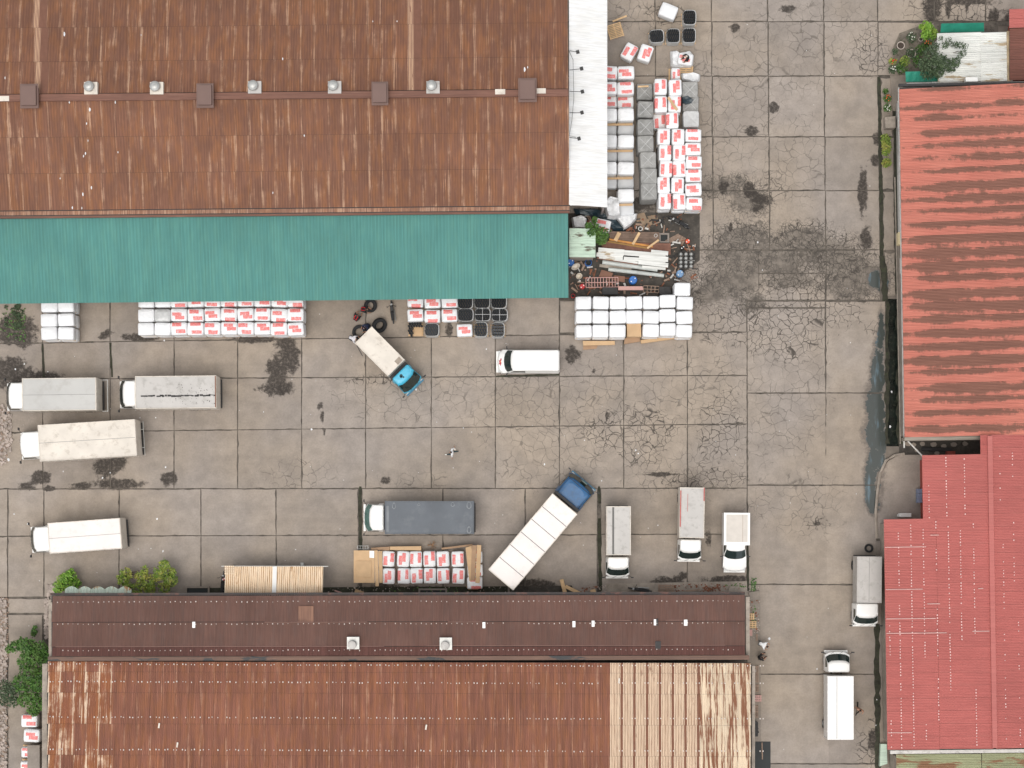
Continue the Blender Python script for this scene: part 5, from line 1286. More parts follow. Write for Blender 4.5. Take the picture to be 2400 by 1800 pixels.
def small_van(label, rear, front, wpx, levels, ws, kindname='van', glassside=None, mats=M_white, extra=None, group=None, zc=1.2):
    Rw, Fw = W(*rear, zc), W(*front, zc); d = Fw - Rw; Lb = d.xy.length; a = math.atan2(d.y, d.x); hw = m_at(wpx, zc) / 2
    o = thing(kindname, label, 'van' if kindname == 'delivery_van' else 'pickup truck', (Rw.x, Rw.y, 0), a, group)
    lv = [ring(r0, Lb - f, hw * k, z, b, cr=c) for (r0, f, k, z, b, c) in levels]
    m = MB(); m.loft(lv); body = m.obj('body', mats, o)
    i, j = ws; patch_glass(body, lv[i], lv[j], 0, 6, .05, .96, M_glass, inset=.04)
    if glassside: side_glass(body, *[v if not callable(v) else v(Lb, hw) for v in glassside])
    mirrors(body, Lb - levels[i][1] - .35, hw, 1.15, r=.2)
    for s in (-1, 1):
        h = MB(); h.box((Lb - .18, s * hw * .75, .72), (.2, .3, .14)); h.obj('headlight', M_film, body)
        wheel(o, Lb * .17, s * (hw - .14), .32, .22); wheel(o, Lb * .80, s * (hw - .14), .32, .22)
    b = MB(); b.box((Lb - .03, 0, .45), (.2, hw * 1.8, .22)); b.obj('bumper', mats, body)
    if extra: extra(o, body, Lb, hw)
    return o
def ex_emblem(o, body, Lb, hw):
    m = MB(); rr = [(.0, .34), (.10, .17), (.16, .22), (.10, .05), (.15, -.12), (.06, -.10), (-.02, -.30), (-.10, -.12), (-.15, -.16), (-.10, .02), (-.16, .16), (-.05, .14)]
    cx, cy, z = Lb - .28, 0.02, 1.02
    vs = [(cx + x, cy + y, z - x * .35) for x, y in rr] + [(cx, cy, z)]
    m.add(vs, [(12, k, (k + 1) % 12) for k in range(12)]); m.obj('bonnet_emblem', paint('red_emblem', (0.45, 0.04, 0.06), 0.5), body)
    m = MB(); m.lathe([(.07, z + .012), (.001, z + .012)], (cx, cy, 0), 10); m.obj('emblem_centre', paint('emblem_orange', (0.75, 0.25, 0.12), 0.5), body)
small_van('white delivery van with a red emblem on its bonnet, standing in mid yard', (1312, 846.5), (1165, 846.5), 55,
          [(.05, .05, .96, .3, .2, .1), (0, 0, 1, .6, .22, .12), (0, .1, 1, .92, .25, .12), (.02, .52, .96, 1.14, .2, .1), (.05, 1.08, .88, 1.82, .12, .06), (.12, 1.2, .85, 1.93, .1, .06), (.4, 1.5, .68, 1.97, .08, .05)], (3, 4),
          'delivery_van', (1.2, 1.72, lambda L, h: h * .955, lambda L, h: h * .90, lambda L, h: L - 2.2, lambda L, h: L - 1.0, lambda L, h: L - 2.15, lambda L, h: L - 1.3), extra=ex_emblem)
def ex_canopy(o, body, Lb, hw):
    m = MB(); w = hw * 2 * 1.1; L2 = 2.5; m.box((L2 / 2, 0, 1.45), (L2, w, 1.5)); c = m.obj('cargo_box', M_white, o)
    m = MB(); m.box((L2 / 2 - .05, -.0, 2.21), (L2 - .4, w - .36, .03)); m.obj('roof_panel', paint('beige_roof_panel', (0.60, 0.55, 0.49), 0.6, 0.05), c)
    m = MB(); m.box((L2 / 2 - .05, w * .22, 2.23), (L2 - .4, .02, .012)); m.obj('roof_seam', M_woodd, c)
small_van('small white pickup with a boxed bed, rightmost of the three facing down', (1724, 1202), (1723, 1340), 55,
          [(.05, .05, .96, .3, .16, .1), (0, 0, 1, .6, .18, .12), (0, .08, 1, .82, .2, .14), (1.9, .95, .96, .98, .16, .1), (2.0, 1.62, .80, 1.5, .1, .06), (2.1, 1.75, .76, 1.56, .1, .06), (2.3, 1.95, .6, 1.6, .05, .05)], (3, 4),
          'pickup_truck', (1.02, 1.44, lambda L, h: h * .95, lambda L, h: h * .82, lambda L, h: L - 2.3, lambda L, h: L - 1.35, lambda L, h: L - 2.25, lambda L, h: L - 1.75), extra=ex_canopy)

# ------------------------------------------------------------------ plants
def foliage(name, label, cat, clumps, mat, trunk=None, leaf=0.11, dens=1.0, group=None, base=None):
    """clumps: (px,py,radius_m,z)"""
    c0 = base or (clumps[0][0], clumps[0][1]); O = W(*c0, 0)
    o = thing(name, label, cat, (O.x, O.y, 0), 0, group); mb = MB()
    for (px, py, r, z) in clumps:
        c = W(px, py, z) - O; n = int(520 * r * r * dens / (leaf / .11) ** 1.4) + 20
        for _ in range(n):
            d = Vector((random.gauss(0, 1), random.gauss(0, 1), random.gauss(0, 1))).normalized(); rr = r * random.uniform(.35, 1.0) ** .6 * (1 + .3 * noise.noise(d * 2.2 + c))
            p = c + Vector((d.x * rr, d.y * rr, d.z * rr * .65)); s = leaf * random.uniform(.6, 1.4)
            n1 = (d * .6 + Vector((random.uniform(-1, 1), random.uniform(-1, 1), random.uniform(0.2, 1.3)))).normalized(); u = n1.orthogonal().normalized(); u.rotate(Matrix.Rotation(random.uniform(0, 6.28), 3, n1)); v = n1.cross(u)
            if p.z < 0.05: p.z = 0.05
            mb.add([p - u * s, p - v * s * .5, p + u * s, p + v * s * .5], [(0, 1, 2, 3)])
    mb.obj('crown', mat, o)
    tm = MB()
    for (px, py, r, z) in clumps[:10]:
        c = W(px, py, z) - O; tm.tube([(0, 0, 0), (c.x * .25, c.y * .25, z * .5), (c.x * .9, c.y * .9, z)], .07 if z > 1.5 else .03, 5, r1=.012)
    tm.obj('trunk', M_bark, o); return o
foliage('bush', 'round bright green bush left of the curled pale sheets', 'bush', [(152, 1362, .65, 1.0), (165, 1352, .55, 1.2), (140, 1375, .55, .9), (175, 1368, .5, .8), (158, 1350, .4, 1.4), (135, 1385, .35, .8), (167, 1340, .25, 1.3)], M_leafA)
foliage('bush', 'wide yellow green bush right of the curled pale sheets', 'bush', [(295, 1345, .5, 1.4), (288, 1358, .5, 1.2), (330, 1350, .5, 1.5), (350, 1365, .65, 1.3), (320, 1380, .5, 1.1), (375, 1345, .6, 1.8), (385, 1325, .5, 2.0), (398, 1360, .6, 1.5), (350, 1384, .5, 1.0), (385, 1380, .55, 1.1), (340, 1335, .35, 1.6), (404, 1340, .35, 1.6), (300, 1375, .45, 1.0)], M_leafD)
foliage('tree', 'dark green tree at the left edge over the lane, in front of the rusty roof', 'tree', [(65, 1515, .7, 2.6), (75, 1535, .8, 2.8), (60, 1550, .7, 2.5), (95, 1525, .7, 2.4), (100, 1545, .6, 2.2), (35, 1515, .5, 2.2), (22, 1520, .35, 2.0), (50, 1505, .4, 2.3), (70, 1580, .8, 2.6), (90, 1600, .7, 2.4), (50, 1600, .7, 2.2), (95, 1575, .6, 2.2), (75, 1625, .7, 2.0), (55, 1640, .6, 1.8), (90, 1650, .6, 1.7), (78, 1665, .5, 1.5)], M_leafB, dens=1.3)
foliage('tree', 'grey green tree crown at the very left edge beside the darker tree', 'tree', [(20, 1625, .7, 2.0), (10, 1610, .6, 2.0), (30, 1645, .5, 1.8), (5, 1640, .5, 1.8), (35, 1615, .5, 2.0)], M_leafC, leaf=.08)
foliage('bush', 'small green shoot standing on the lane left of the dark umber roof', 'bush', [(80, 1480, .28, .5), (82, 1470, .15, .6), (78, 1487, .2, .4)], M_leafB)
foliage('tree', 'small green tree between the mint shed and the timber platform', 'tree', [(1405, 555, .6, 2.8), (1415, 545, .5, 2.9), (1400, 540, .45, 3.0), (1412, 562, .45, 2.6), (1390, 530, .4, 3.4), (1385, 545, .3, 3.5), (1378, 528, .28, 3.6), (1393, 515, .25, 3.4)], M_leafB, leaf=.09)
foliage('tree', 'grey green tree reaching over the white tin shed', 'tree', [(2200, 140, .6, 4.6), (2180, 130, .6, 4.2), (2190, 155, .7, 4.3), (2215, 150, .6, 4.5), (2230, 155, .5, 4.5), (2240, 145, .4, 4.6), (2165, 150, .5, 3.8), (2175, 170, .6, 3.6), (2200, 170, .5, 4.2), (2190, 110, .4, 4.2)], M_leafC, leaf=.085, base=(2185, 150), dens=1.15)
foliage('tree', 'sparse upper branches of a tree spread over the white tin shed', 'tree', [(2225, 98, .35, 4.8), (2238, 105, .3, 4.8), (2250, 105, .3, 4.8), (2262, 110, .25, 4.8), (2215, 108, .3, 4.7), (2258, 125, .3, 4.8), (2250, 130, .25, 4.8), (2205, 90, .2, 4.6)], M_leafC, leaf=.07, dens=.6, base=(2200, 128))
foliage('bush', 'bright green bush left of the long green awning', 'bush', [(2172, 65, .5, 1.6), (2180, 72, .5, 1.5), (2168, 80, .4, 1.3), (2187, 80, .4, 1.2), (2176, 60, .35, 1.7), (2160, 62, .2, 1.4)], M_leafA, leaf=.12)
gp = 'potted plants at the top right corner of the yard'
def pot(px, py, r, label, plant=None, mat=M_cem, flowers=None, h=.45, dens=1.0):
    O = W(px, py, h); o = thing('plant_pot', label, 'potted plant', (O.x, O.y, 0.06), 0, gp)
    m = MB(); m.lathe([(r * .7, 0), (r * .98, h - .05), (r * 1.05, h), (r * .86, h), (r * .84, h - .08)], (0, 0, 0), 18, closed=False)
    m.f.pop(); m.m.pop(); m.obj('pot', mat, o)
    s = MB(); s.lathe([(r * .86, h - .07), (.001, h - .06)], (0, 0, 0), 14); s.obj('soil', M_soil, o)
    if plant:
        mb = MB()
        for _ in range(int(420 * plant * dens)):
            a = random.uniform(0, 6.28); rr = plant * 1.15 * random.uniform(.05, 1) ** .7; p = Vector((rr * math.cos(a), rr * math.sin(a), h + random.uniform(0, .35))); s_ = random.uniform(.04, .1)
            n1 = Vector((random.uniform(-1, 1), random.uniform(-1, 1), 1)).normalized(); u = n1.orthogonal().normalized(); v = n1.cross(u); mb.add([p - u * s_, p - v * s_ * .5, p + u * s_, p + v * s_ * .5], [(0, 1, 2, 3)])
        mb.obj('leaves', random.choice((M_leafB, M_leafC, M_leafD)), o)
    if flowers:
        fm = MB()
        for _ in range(7):
            a = random.uniform(0, 6.28); rr = random.uniform(0, (plant or r)); x, y = rr * math.cos(a), rr * math.sin(a); fm.lathe([(.05, h + .38), (.001, h + .42)], (x, y, 0), 6)
        fm.obj('flower', flowers, o)
    return o
M_fr = paint('red_petals', (0.65, 0.04, 0.03), .6); M_fw = paint('white_petals', (0.75, 0.75, 0.65), .6); M_fo = paint('orange_petals', (0.75, 0.16, 0.04), .6)
pot(2111, 107, .30, 'large empty cement pot standing on the open concrete at the top right'); pot(2158, 92, .17, 'small round cement pot below the bright green bush')
pot(2136, 89, .24, 'pot with a round tufted green plant left of the small cement pot', .38, flowers=M_fw); pot(2136, 126, .34, 'wide pot overgrown with yellow green leaves', .42)
pot(2156, 118, .22, 'pot with trailing leaves beside the overgrown wide pot', .34); pot(2096, 122, .16, 'small pot with thin leaves nearest the open concrete', .2)
pot(2091, 145, .20, 'pot of red flowers at the left of the plant group', .26, M_cem, M_fr); pot(2090, 165, .2, 'pot of white specked leaves at the bottom left of the plant group', .3, flowers=M_fw)
pot(2112, 160, .24, 'dark leafy pot above the short green awning', .42); pot(2120, 145, .2, 'pot with reddish stems in the middle of the plant group', .36, M_terra)
pot(2150, 145, .2, 'pot of brown green leaves under the grey green tree', .42); pot(2172, 105, .22, 'pot of dark red leaves before the white tin shed', .4, M_terra, M_fo)
pot(2074, 215, .15, 'small pot with a spindly plant beside the red roof wall', .2); pot(2078, 232, .17, 'orange flowering pot beside the red roof wall', .28, M_cem, M_fo)
pot(2078, 255, .17, 'pot of low green leaves above the grey box at the red roof wall', .28, M_cem, M_fw); pot(2077, 383, .32, 'large terracotta rimmed pot filled with green below the planted trough', .33, M_terra, dens=1.6)
foliage('bush', 'dense yellow green bush growing beside the worn red roof wall', 'bush', [(2076, 325, .4, .8), (2078, 342, .42, .9), (2077, 355, .38, .8), (2074, 335, .3, 1.0)], M_leafD, leaf=.08, dens=1.5)
flat('concrete_box', [(2074, 275), (2099, 272), (2099, 299), (2076, 300)], .9, .85, M_concw, 'worn grey concrete box against the worn red roof wall', 'box')
flat('water_tank', [(2106, 544), (2116, 544), (2116, 573), (2106, 573)], 3.6, .8, paint('cream_plastic', (0.72, .60, .36), .5), 'cream tank fixed on the wall of the worn red roofed building', 'tank')
for k, y in enumerate((1151, 1162, 1173)):
    m = MB(); m.box((0, 0, .42), (.42, .34, .5)); tag(m.obj('stool', paint('blue_grey_plastic', (0.20, 0.24, 0.34), .5), None, loc=(*W(2154, y, .5).xy, .14)), f'blue grey plastic bin, {ORD[k]} from the top of three on the kerbed pad', 'bin', 'blue grey bins by the rose red roof')
m = MB(); m.box((0, 0, .5), (.82, .3, .9)); m.box((-.46, -.02, .5), (.14, .2, .8)); tag(m.obj('storage_box', M_white, None, loc=(*W(2123, 1207, 1.0).xy, .14)), 'white box standing on the kerbed pad above the rose red roof', 'box')
m = MB(); m.tube([W(2128, 1034, 3.5), W(2164, 1071, 3.5)], .06, 6); tag(m.obj('pole', M_wallw), 'slanting pale pole between the worn red roof and the rose red roof', 'pole')
st = [(2128, 1040, 16), (2142, 1042, 13), (2162, 1040, 14), (2188, 1042, 16), (2212, 1046, 14), (2236, 1042, 16), (2222, 1058, 12), (2262, 1040, 14), (2148, 1056, 10), (2196, 1062, 12)]
for k, (x, y, s) in enumerate(st):
    c = W(x, y, .12); m = MB(); m.prism([(s / 60 * math.cos(q) * random.uniform(.8, 1.1), s / 75 * math.sin(q) * random.uniform(.8, 1.1)) for q in [j * math.pi / 3.5 for j in range(7)]], 0, .1)
    tag(m.obj('stone_slab', M_conc, None, loc=(c.x, c.y, .02)), 'broken pale stone slab lying in the dark alley between the red roofs', 'stone slab', 'stone slabs in the alley')
m = MB(); m.tube([W(2160, 1052, .2), W(2230, 1054, .2)], .16, 8); tag(m.obj('pipe', M_chas), 'dark pipe lying in the alley between the two red roofs', 'pipe')
m = MB(); m.box((0, 0, .4), (.6, .3, .8)); tag(m.obj('crate', M_redp if False else M_wallr, None, loc=(*W(2230, 1062, .8).xy, 0)), 'dark red box standing in the alley above the rose red roof', 'box')

# ------------------------------------------------------------------ rubble, stuff
def scatter(name, areas, mat, n, smin, smax, label=None):
    mb = MB()
    for (x0, y0, x1, y1, wt) in areas:
        for _ in range(int(n * wt)):
            c = W(random.uniform(x0, x1), random.uniform(y0, y1), 0); s = random.uniform(smin, smax); k = 6
            mb.prism([(c.x + s * math.cos(q) * random.uniform(.6, 1.1), c.y + s * math.sin(q) * random.uniform(.5, 1)) for q in [j * 2 * math.pi / k for j in range(k)]], 0.0, s * random.uniform(.4, 1.2),
                     top=None)
    return tag(mb.obj(name, mat), kind='stuff')
scatter('rubble', [(-20, 950, 14, 1090, 1), (14, 960, 28, 1060, .35), (-20, 1400, 16, 1820, 3), (106, 1400, 114, 1500, .5), (112, 1372, 128, 1402, .4)], M_rubble, 330, .03, .16)
scatter('gravel', [(-20, 950, 22, 1085, 1), (-20, 1400, 20, 1820, 3)], M_woodd, 200, .03, .1)
scatter('rubble', [(1355, 1372, 1420, 1393, .6), (1555, 1368, 1755, 1392, 1.5), (1756, 1372, 1780, 1500, .7), (1000, 1375, 1200, 1393, .3), (770, 1372, 960, 1393, .5)], M_rubble, 110, .02, .08)
scatter('rubble', [(1360, 1372, 1400, 1393, .6), (1570, 1368, 1740, 1392, 1), (1756, 1385, 1778, 1480, .6), (1335, 610, 1600, 700, 1.6), (1400, 505, 1600, 530, .5)], M_rustd, 60, .03, .1)
scatter('leaf_litter', [(1760, 1355, 1772, 1385, 1), (1762, 1420, 1772, 1470, .6), (1700, 1368, 1750, 1376, .4), (900, 1376, 1100, 1392, .6), (0, 720, 60, 790, 1.3), (20, 740, 60, 800, 1)], M_leafB, 60, .03, .09)
big = MB()
rw = random.Random(9)
foliage('weeds', 'patch of green weeds on dark wet ground at the far left below the teal edge', 'weeds', [(rw.gauss(42, 12), rw.uniform(716, 792), rw.uniform(.12, .26), .05) for _ in range(26)], M_leafC, leaf=.05, dens=.7, base=(40, 750))
for (x0, y0, x1, y1) in ((1768, 1383, 1794, 1408), (1635, 1375, 1740, 1390),):
    pass
flat('concrete_block', [(1755, 1388), (1780, 1385), (1782, 1405), (1758, 1408)], .25, .25, M_conc, 'broken square concrete slab at the right corner of the dark umber roof', 'block')
flat('concrete_block', [(1710, 1374), (1730, 1374), (1733, 1390), (1707, 1390)], .2, .2, M_concw, 'tan stone block among the rubble above the right end of the dark roof', 'block')

# ------------------------------------------------------------------ pallets, planks, scrap
def pallet(px, py, rot, label, w=1.2, l=1.0, slats=7, mat=M_wood, z=0.0, cross=3, group='empty pallets'):
    c = W(px, py, z + .14); o = thing('pallet', label, 'pallet', (c.x, c.y, z), R(rot), group)
    me = MB().box((0, 0, 0), (w, l / slats * .62, .022)).mesh('slat', mat)
    for k in range(slats): place('slat', me, o, (0, -l / 2 + l * (k + .5) / slats, .125))
    m2 = MB().box((0, 0, 0), (.09, l * .98, .1)).mesh('bearer', mat)
    for k in range(cross): place('bearer', m2, o, (-w / 2 + .06 + (w - .12) * k / (cross - 1), 0, .06))
    return o
def plank(pts, wpx, z, label, mat=M_card, th=.03, cat='plank', name='plank', group=None):
    (x0, y0), (x1, y1) = pts; p, q = W(x0, y0, z), W(x1, y1, z); d = q - p; m = MB(); m.box((0, 0, 0), (d.xy.length, wpx / PXM, th))
    return tag(m.obj(name, mat, None, loc=((p.x + q.x) / 2, (p.y + q.y) / 2, z - th / 2), rot=(0, 0, math.atan2(d.y, d.x))), label, cat, group)
pallet(1442, 72, 17, 'new pale pallet beside the white canopy at the top of the yard', slats=9, l=1.15, w=1.15)
plank([(1436, 50), (1469, 37)], 4, .2, 'loose pale board lying above the new pallet at the top', M_wood)
pallet(1608, 163, -4, 'orange tan pallet below the crumpled white wrap', slats=4, l=.6, w=1.1)
pallet(1561, 1380, 0, 'old grey pallet between the motorcycle and the rubble', mat=M_woodd, slats=4, l=.68, w=1.2)
pallet(1596, 562, -28, 'small old brown pallet leaning in the scrap yard near the orange can', mat=M_woodd, slats=8, w=.62, l=.62)
pallet(1577, 560, -62, 'narrow ladder like brown pallet in the scrap yard', mat=M_woodd, slats=10, w=.36, l=1.2)
pallet(1770, 1580, 90, 'old grey slatted pallet on the right side lane below the two men', mat=M_woodd, slats=5, w=1.3, l=.55)
pallet(1771, 1613, 0, 'short brown pallet right of the cream sheets', mat=M_woodd, slats=5, w=.5, l=.6)
pallet(1774, 1637, 90, 'reddish pallet pieces right of the cream sheets', mat=M_pinkp, slats=5, w=.5, l=.75, z=.1)
pallet(1771, 1668, 0, 'weathered brown pallet lowest in the side lane', mat=M_woodd, slats=5, w=.42, l=1.0)
pallet(1761, 1445, 90, 'pale broken pallet upper one beside the dark roof end', mat=M_wood, slats=3, w=.5, l=.5); pallet(1764, 1464, 0, 'pale broken pallet middle one beside the dark roof end', mat=M_wood, slats=4, w=.6, l=.6); pallet(1759, 1483, 0, 'reddish broken pallet lowest one beside the dark roof end', mat=M_pinkp, slats=3, w=.3, l=.5)
def rack(px, py, w, l, nx, ny, rot, label, mat=M_woodd):
    c = W(px, py, .5); o = thing('frame_rack', label, 'rack', (c.x, c.y, .0), R(rot)); a = MB().box((0, 0, .5), (.05, l, .05)).mesh('bar', mat); b = MB().box((0, 0, .54), (w, .05, .05)).mesh('rail', mat)
    for k in range(nx): place('bar', a, o, (-w / 2 + w * k / (nx - 1), 0, 0))
    for k in range(ny): place('rail', b, o, (0, -l / 2 + l * k / (ny - 1), 0))
    lg = MB().box((0, 0, .25), (.05, .05, .48)).mesh('leg', mat)
    for sx in (-1, 1):
        for sy in (-1, 1): place('leg', lg, o, (sx * w / 2 * .98, sy * l / 2 * .9, 0))
    return o
rack(1411, 662, 2.5, .75, 12, 3, 1, 'long pale barred rack in the scrap yard above the white block', M_pinkp)
rack(1526, 678, 1.2, .5, 5, 3, -3, 'short brown barred rack beside the pink sheet', M_woodd)
# timber platform
P_ = thing('timber_platform', 'brown plank covered platform in the middle of the scrap yard', 'platform', W(1480, 560, 0))
O_ = P_.location
def pl(x0, y0, x1, y1, wpx, z, mat):
    p, q = W(x0, y0, z), W(x1, y1, z); d = q - p; m = MB(); m.box((0, 0, 0), (d.xy.length, wpx / PXM, .05)); c = (p + q) / 2
    m.obj('plank', mat, P_, loc=(c.x - O_.x, c.y - O_.y, z), rot=(0, 0, math.atan2(d.y, d.x)))
Mb1 = paint('brown_plank', (0.17, .115, .085), .85, .25, 2.0, rnd=.15); Mb2 = paint('orange_plank', (.50, .22, .05), .7, .2, 2.0); Mb3 = paint('reddish_plank', (.20, .095, .065), .85, .25, 2.0, rnd=.15)
for k in range(5): pl(1425 + k * 2, 545 + k * 5, 1545, 547 + k * 5.2, 5.6, .5, Mb1)
pl(1428, 561, 1530, 578, 4.5, .56, Mb2); pl(1425, 566, 1520, 582, 3.5, .54, paint('ochre_plank', (.30, .17, .05), .8))
for k in range(6): pl(1408 + k, 568 + k * 3.6, 1572, 573 + k * 4.4, 4.6, .5 - .01 * k, Mb3)
plank([(1442, 564), (1452, 545)], 9, .7, 'short wide offcut lying on the timber platform', M_wood); plank([(1483, 573), (1499, 545)], 6, .72, 'longest pale plank lying across the timber platform', M_wood); plank([(1517, 582), (1544, 562)], 4.5, .72, 'slanting thin pale plank on the timber platform', M_wood)
# stacked white sheets
k = 0
for (x0, y0, x1, y1, w_, z) in ((1402, 587, 1463, 592, 14, .8), (1398, 596, 1460, 604, 10, .78), (1462, 592, 1560, 600, 12, .7), (1462, 606, 1560, 612, 9, .72), (1526, 590, 1566, 594, 10, .8), (1498, 602, 1566, 608, 12, .76), (1496, 614, 1566, 622, 10, .78), (1404, 603, 1495, 616, 5, .7), (1505, 625, 1560, 630, 6, .6)):
    plank([(x0, y0), (x1, y1)], w_, z, f'weathered white corrugated sheet, {ORD[k]} from the upper left in the stack below the timber platform', M_tin, cat='sheet', name='metal_sheet', group='old white sheets in the scrap yard'); k += 1
for (x0, y0, x1, y1, r, lab) in ((1412, 614, 1541, 632, .17, 'upper pale grey pipe lying below the white sheets'), (1426, 631, 1556, 646, .15, 'lower pale grey pipe lying below the white sheets')):
    p, q = W(x0, y0, .4), W(x1, y1, .4); m = MB(); m.tube([p, q], r, 10); tag(m.obj('pipe', M_pipeg), lab, 'pipe')
plank([(1400, 604), (1495, 619)], 5, .5, 'dark brown beam between the white sheets and the grey pipes', Mb3)
plank([(1405, 622), (1480, 632)], 7, .25, 'grey broken board above the lower pipe', M_concw)
for (px, lab, m_) in (([(1410, 632), (1437, 640), (1432, 654), (1403, 648)], 'left brown metal sheet in the scrap yard', 0), ([(1440, 645), (1465, 648), (1464, 662), (1436, 656)], 'right brown metal sheet in the scrap yard', 0)):
    flat('metal_sheet', px, .35, .04, paint('brown_sheet', (.20, .095, .06), .7, .1), lab, 'sheet')
flat('metal_sheet', [(1449, 671), (1506, 671), (1508, 680), (1449, 680)], .9, .05, M_pinkp, 'faded pink sheet above the big white block', 'sheet')
flat('crate', [(1412, 673), (1446, 674), (1450, 690), (1411, 690)], .8, .6, M_chas, 'black crate behind the barred rack above the white block', 'crate')
flat('crate', [(1545, 672), (1570, 672), (1574, 689), (1546, 690)], .8, .7, M_chas, 'dark grey crate left of the topmost white bale', 'crate')
def drum(px, py, r, h, label, mat=M_drum, open_=False, cat='barrel'):
    c = W(px, py, h); o = thing('barrel', label, cat, (c.x, c.y, 0)); m = MB()
    m.lathe([(r * .95, 0), (r, .1), (r, h * .32), (r * 1.03, h * .35), (r, h * .38), (r, h * .62), (r * 1.03, h * .65), (r, h * .68), (r, h - .03), (r * .93, h)] + ([(r * .88, h), (r * .86, h * .3), (.001, h * .3)] if open_ else [(r * .8, h - .02), (.001, h - .02)]), (0, 0, 0), 20)
    m.obj('shell', mat, o)
    l = MB()
    if open_: l.lathe([(r * .85, h * .33), (.001, h * .33)], (0, 0, 0), 14); l.obj('liquid', M_pit, o)
    else:
        for s in (-.5, .5): l.lathe([(.05, h), (.04, h + .02), (.001, h + .02)], (s * r, s * r * .8, 0), 8)
        l.obj('bung', M_white, o)
    return o
drum(1484, 656, .31, .9, 'upright blue plastic barrel with two white caps'); drum(1379, 615, .27, .8, 'open blue barrel below the mint green roof', open_=True); drum(1338, 614, .27, .8, 'blue barrel half hidden by the teal roof edge')
drum(1365, 671, .2, .5, 'small red bucket left of the barred rack', M_redp, cat='bucket'); drum(1343, 693, .16, .45, 'small red open bucket at the corner of the teal roof', M_redp, True, cat='bucket'); drum(1612, 565, .17, .4, 'orange plastic can right of the slatted pallets', M_orange, cat='can')
drum(1594, 641, .28, .7, 'pale blue dented barrel above the topmost white bale', paint('pale_blue_plastic', (.17, .30, .48), .5))
drum(1600, 580, .14, .6, 'small black can beside the bottle rack', M_black, cat='can')
for nm, mt, n_, sd in (('scrap_debris', M_woodd, 90, 3), ('scrap_debris', M_wallw, 40, 4), ('scrap_debris', M_chas, 60, 5), ('scrap_debris', M_rustd, 50, 6)):
    rr = random.Random(sd); m = MB()
    for _ in range(n_):
        x, y = rr.choice([(rr.uniform(1336, 1410), rr.uniform(608, 700)), (rr.uniform(1400, 1600), rr.uniform(630, 690)), (rr.uniform(1560, 1630), rr.uniform(560, 660)), (rr.uniform(1400, 1600), rr.uniform(500, 545)), (rr.uniform(1340, 1440), rr.uniform(490, 540))])
        z = rr.uniform(.05, .3); c = W(x, y, z); m.box((c.x, c.y, z), (rr.uniform(.08, .7), rr.uniform(.04, .16), rr.uniform(.02, .08)), rr.uniform(0, 3.14), tilt=(rr.uniform(-.3, .3), rr.uniform(-.3, .3)))
    tag(m.obj(nm, mt), kind='stuff')
def basin(px, py, rx, ry, label, mat=M_offw):
    c = W(px, py, .4); m = MB(); m.lathe([(.6, 0), (.95, .3), (1.0, .34), (.9, .34), (.5, .1), (.001, .08)], (0, 0, 0), 16); ob = m.obj('basin', mat, None, loc=(c.x, c.y, .1), rot=(R(12), R(8), R(30))); ob.scale = (rx / PXM, ry / PXM, 1); return tag(ob, label, 'basin')
basin(1347, 624, 11, 7, 'crumpled grey white basin near the teal roof edge'); basin(1355, 646, 8, 7, 'cream basin lying below the grey one', paint('cream_basin', (.65, .58, .48), .6))
for (px, py, r, lab, mt) in ((1501, 536, .15, 'white hoop lying on the edge of the timber platform', M_white), (1483, 542, .13, 'rusty hoop left of the white hoop', M_rustd), (1537, 552, .12, 'pale hoop near the dark pit', M_wallw)):
    c = W(px, py, .6); m = MB(); m.tube([(r * math.cos(q), r * math.sin(q), 0) for q in [j * math.pi / 8 for j in range(17)]], .025, 5); tag(m.obj('hoop', mt, None, loc=(c.x, c.y, .58)), lab, 'hoop')
# gas bottles rack
gb = thing('bottle_rack', 'rack of shiny steel water bottles right of the white sheets', 'bottle rack', W(1609, 610, 0))
k = 0
for i in range(3):
    for j in range(4):
        c = W(1596 + i * 12, 595 + j * 9.5, .6) - gb.location; m = MB(); m.lathe([(.14, .1), (.15, .3), (.15, .5), (.1, .62), (.04, .66), (.001, .66)], (0, 0, 0), 10); m.obj('bottle', M_steel, gb, loc=(c.x, c.y, 0), smooth=True)
m = MB()
for i in range(4): c = W(1590 + i * 12, 610, .5) - gb.location; m.box((c.x, c.y, .45), (.03, 1.35, .03))
for j in range(5): c = W(1608, 590 + j * 9.6, .5) - gb.location; m.box((c.x, c.y, .48), (1.2, .03, .03))
m.obj('frame', M_chas, gb)
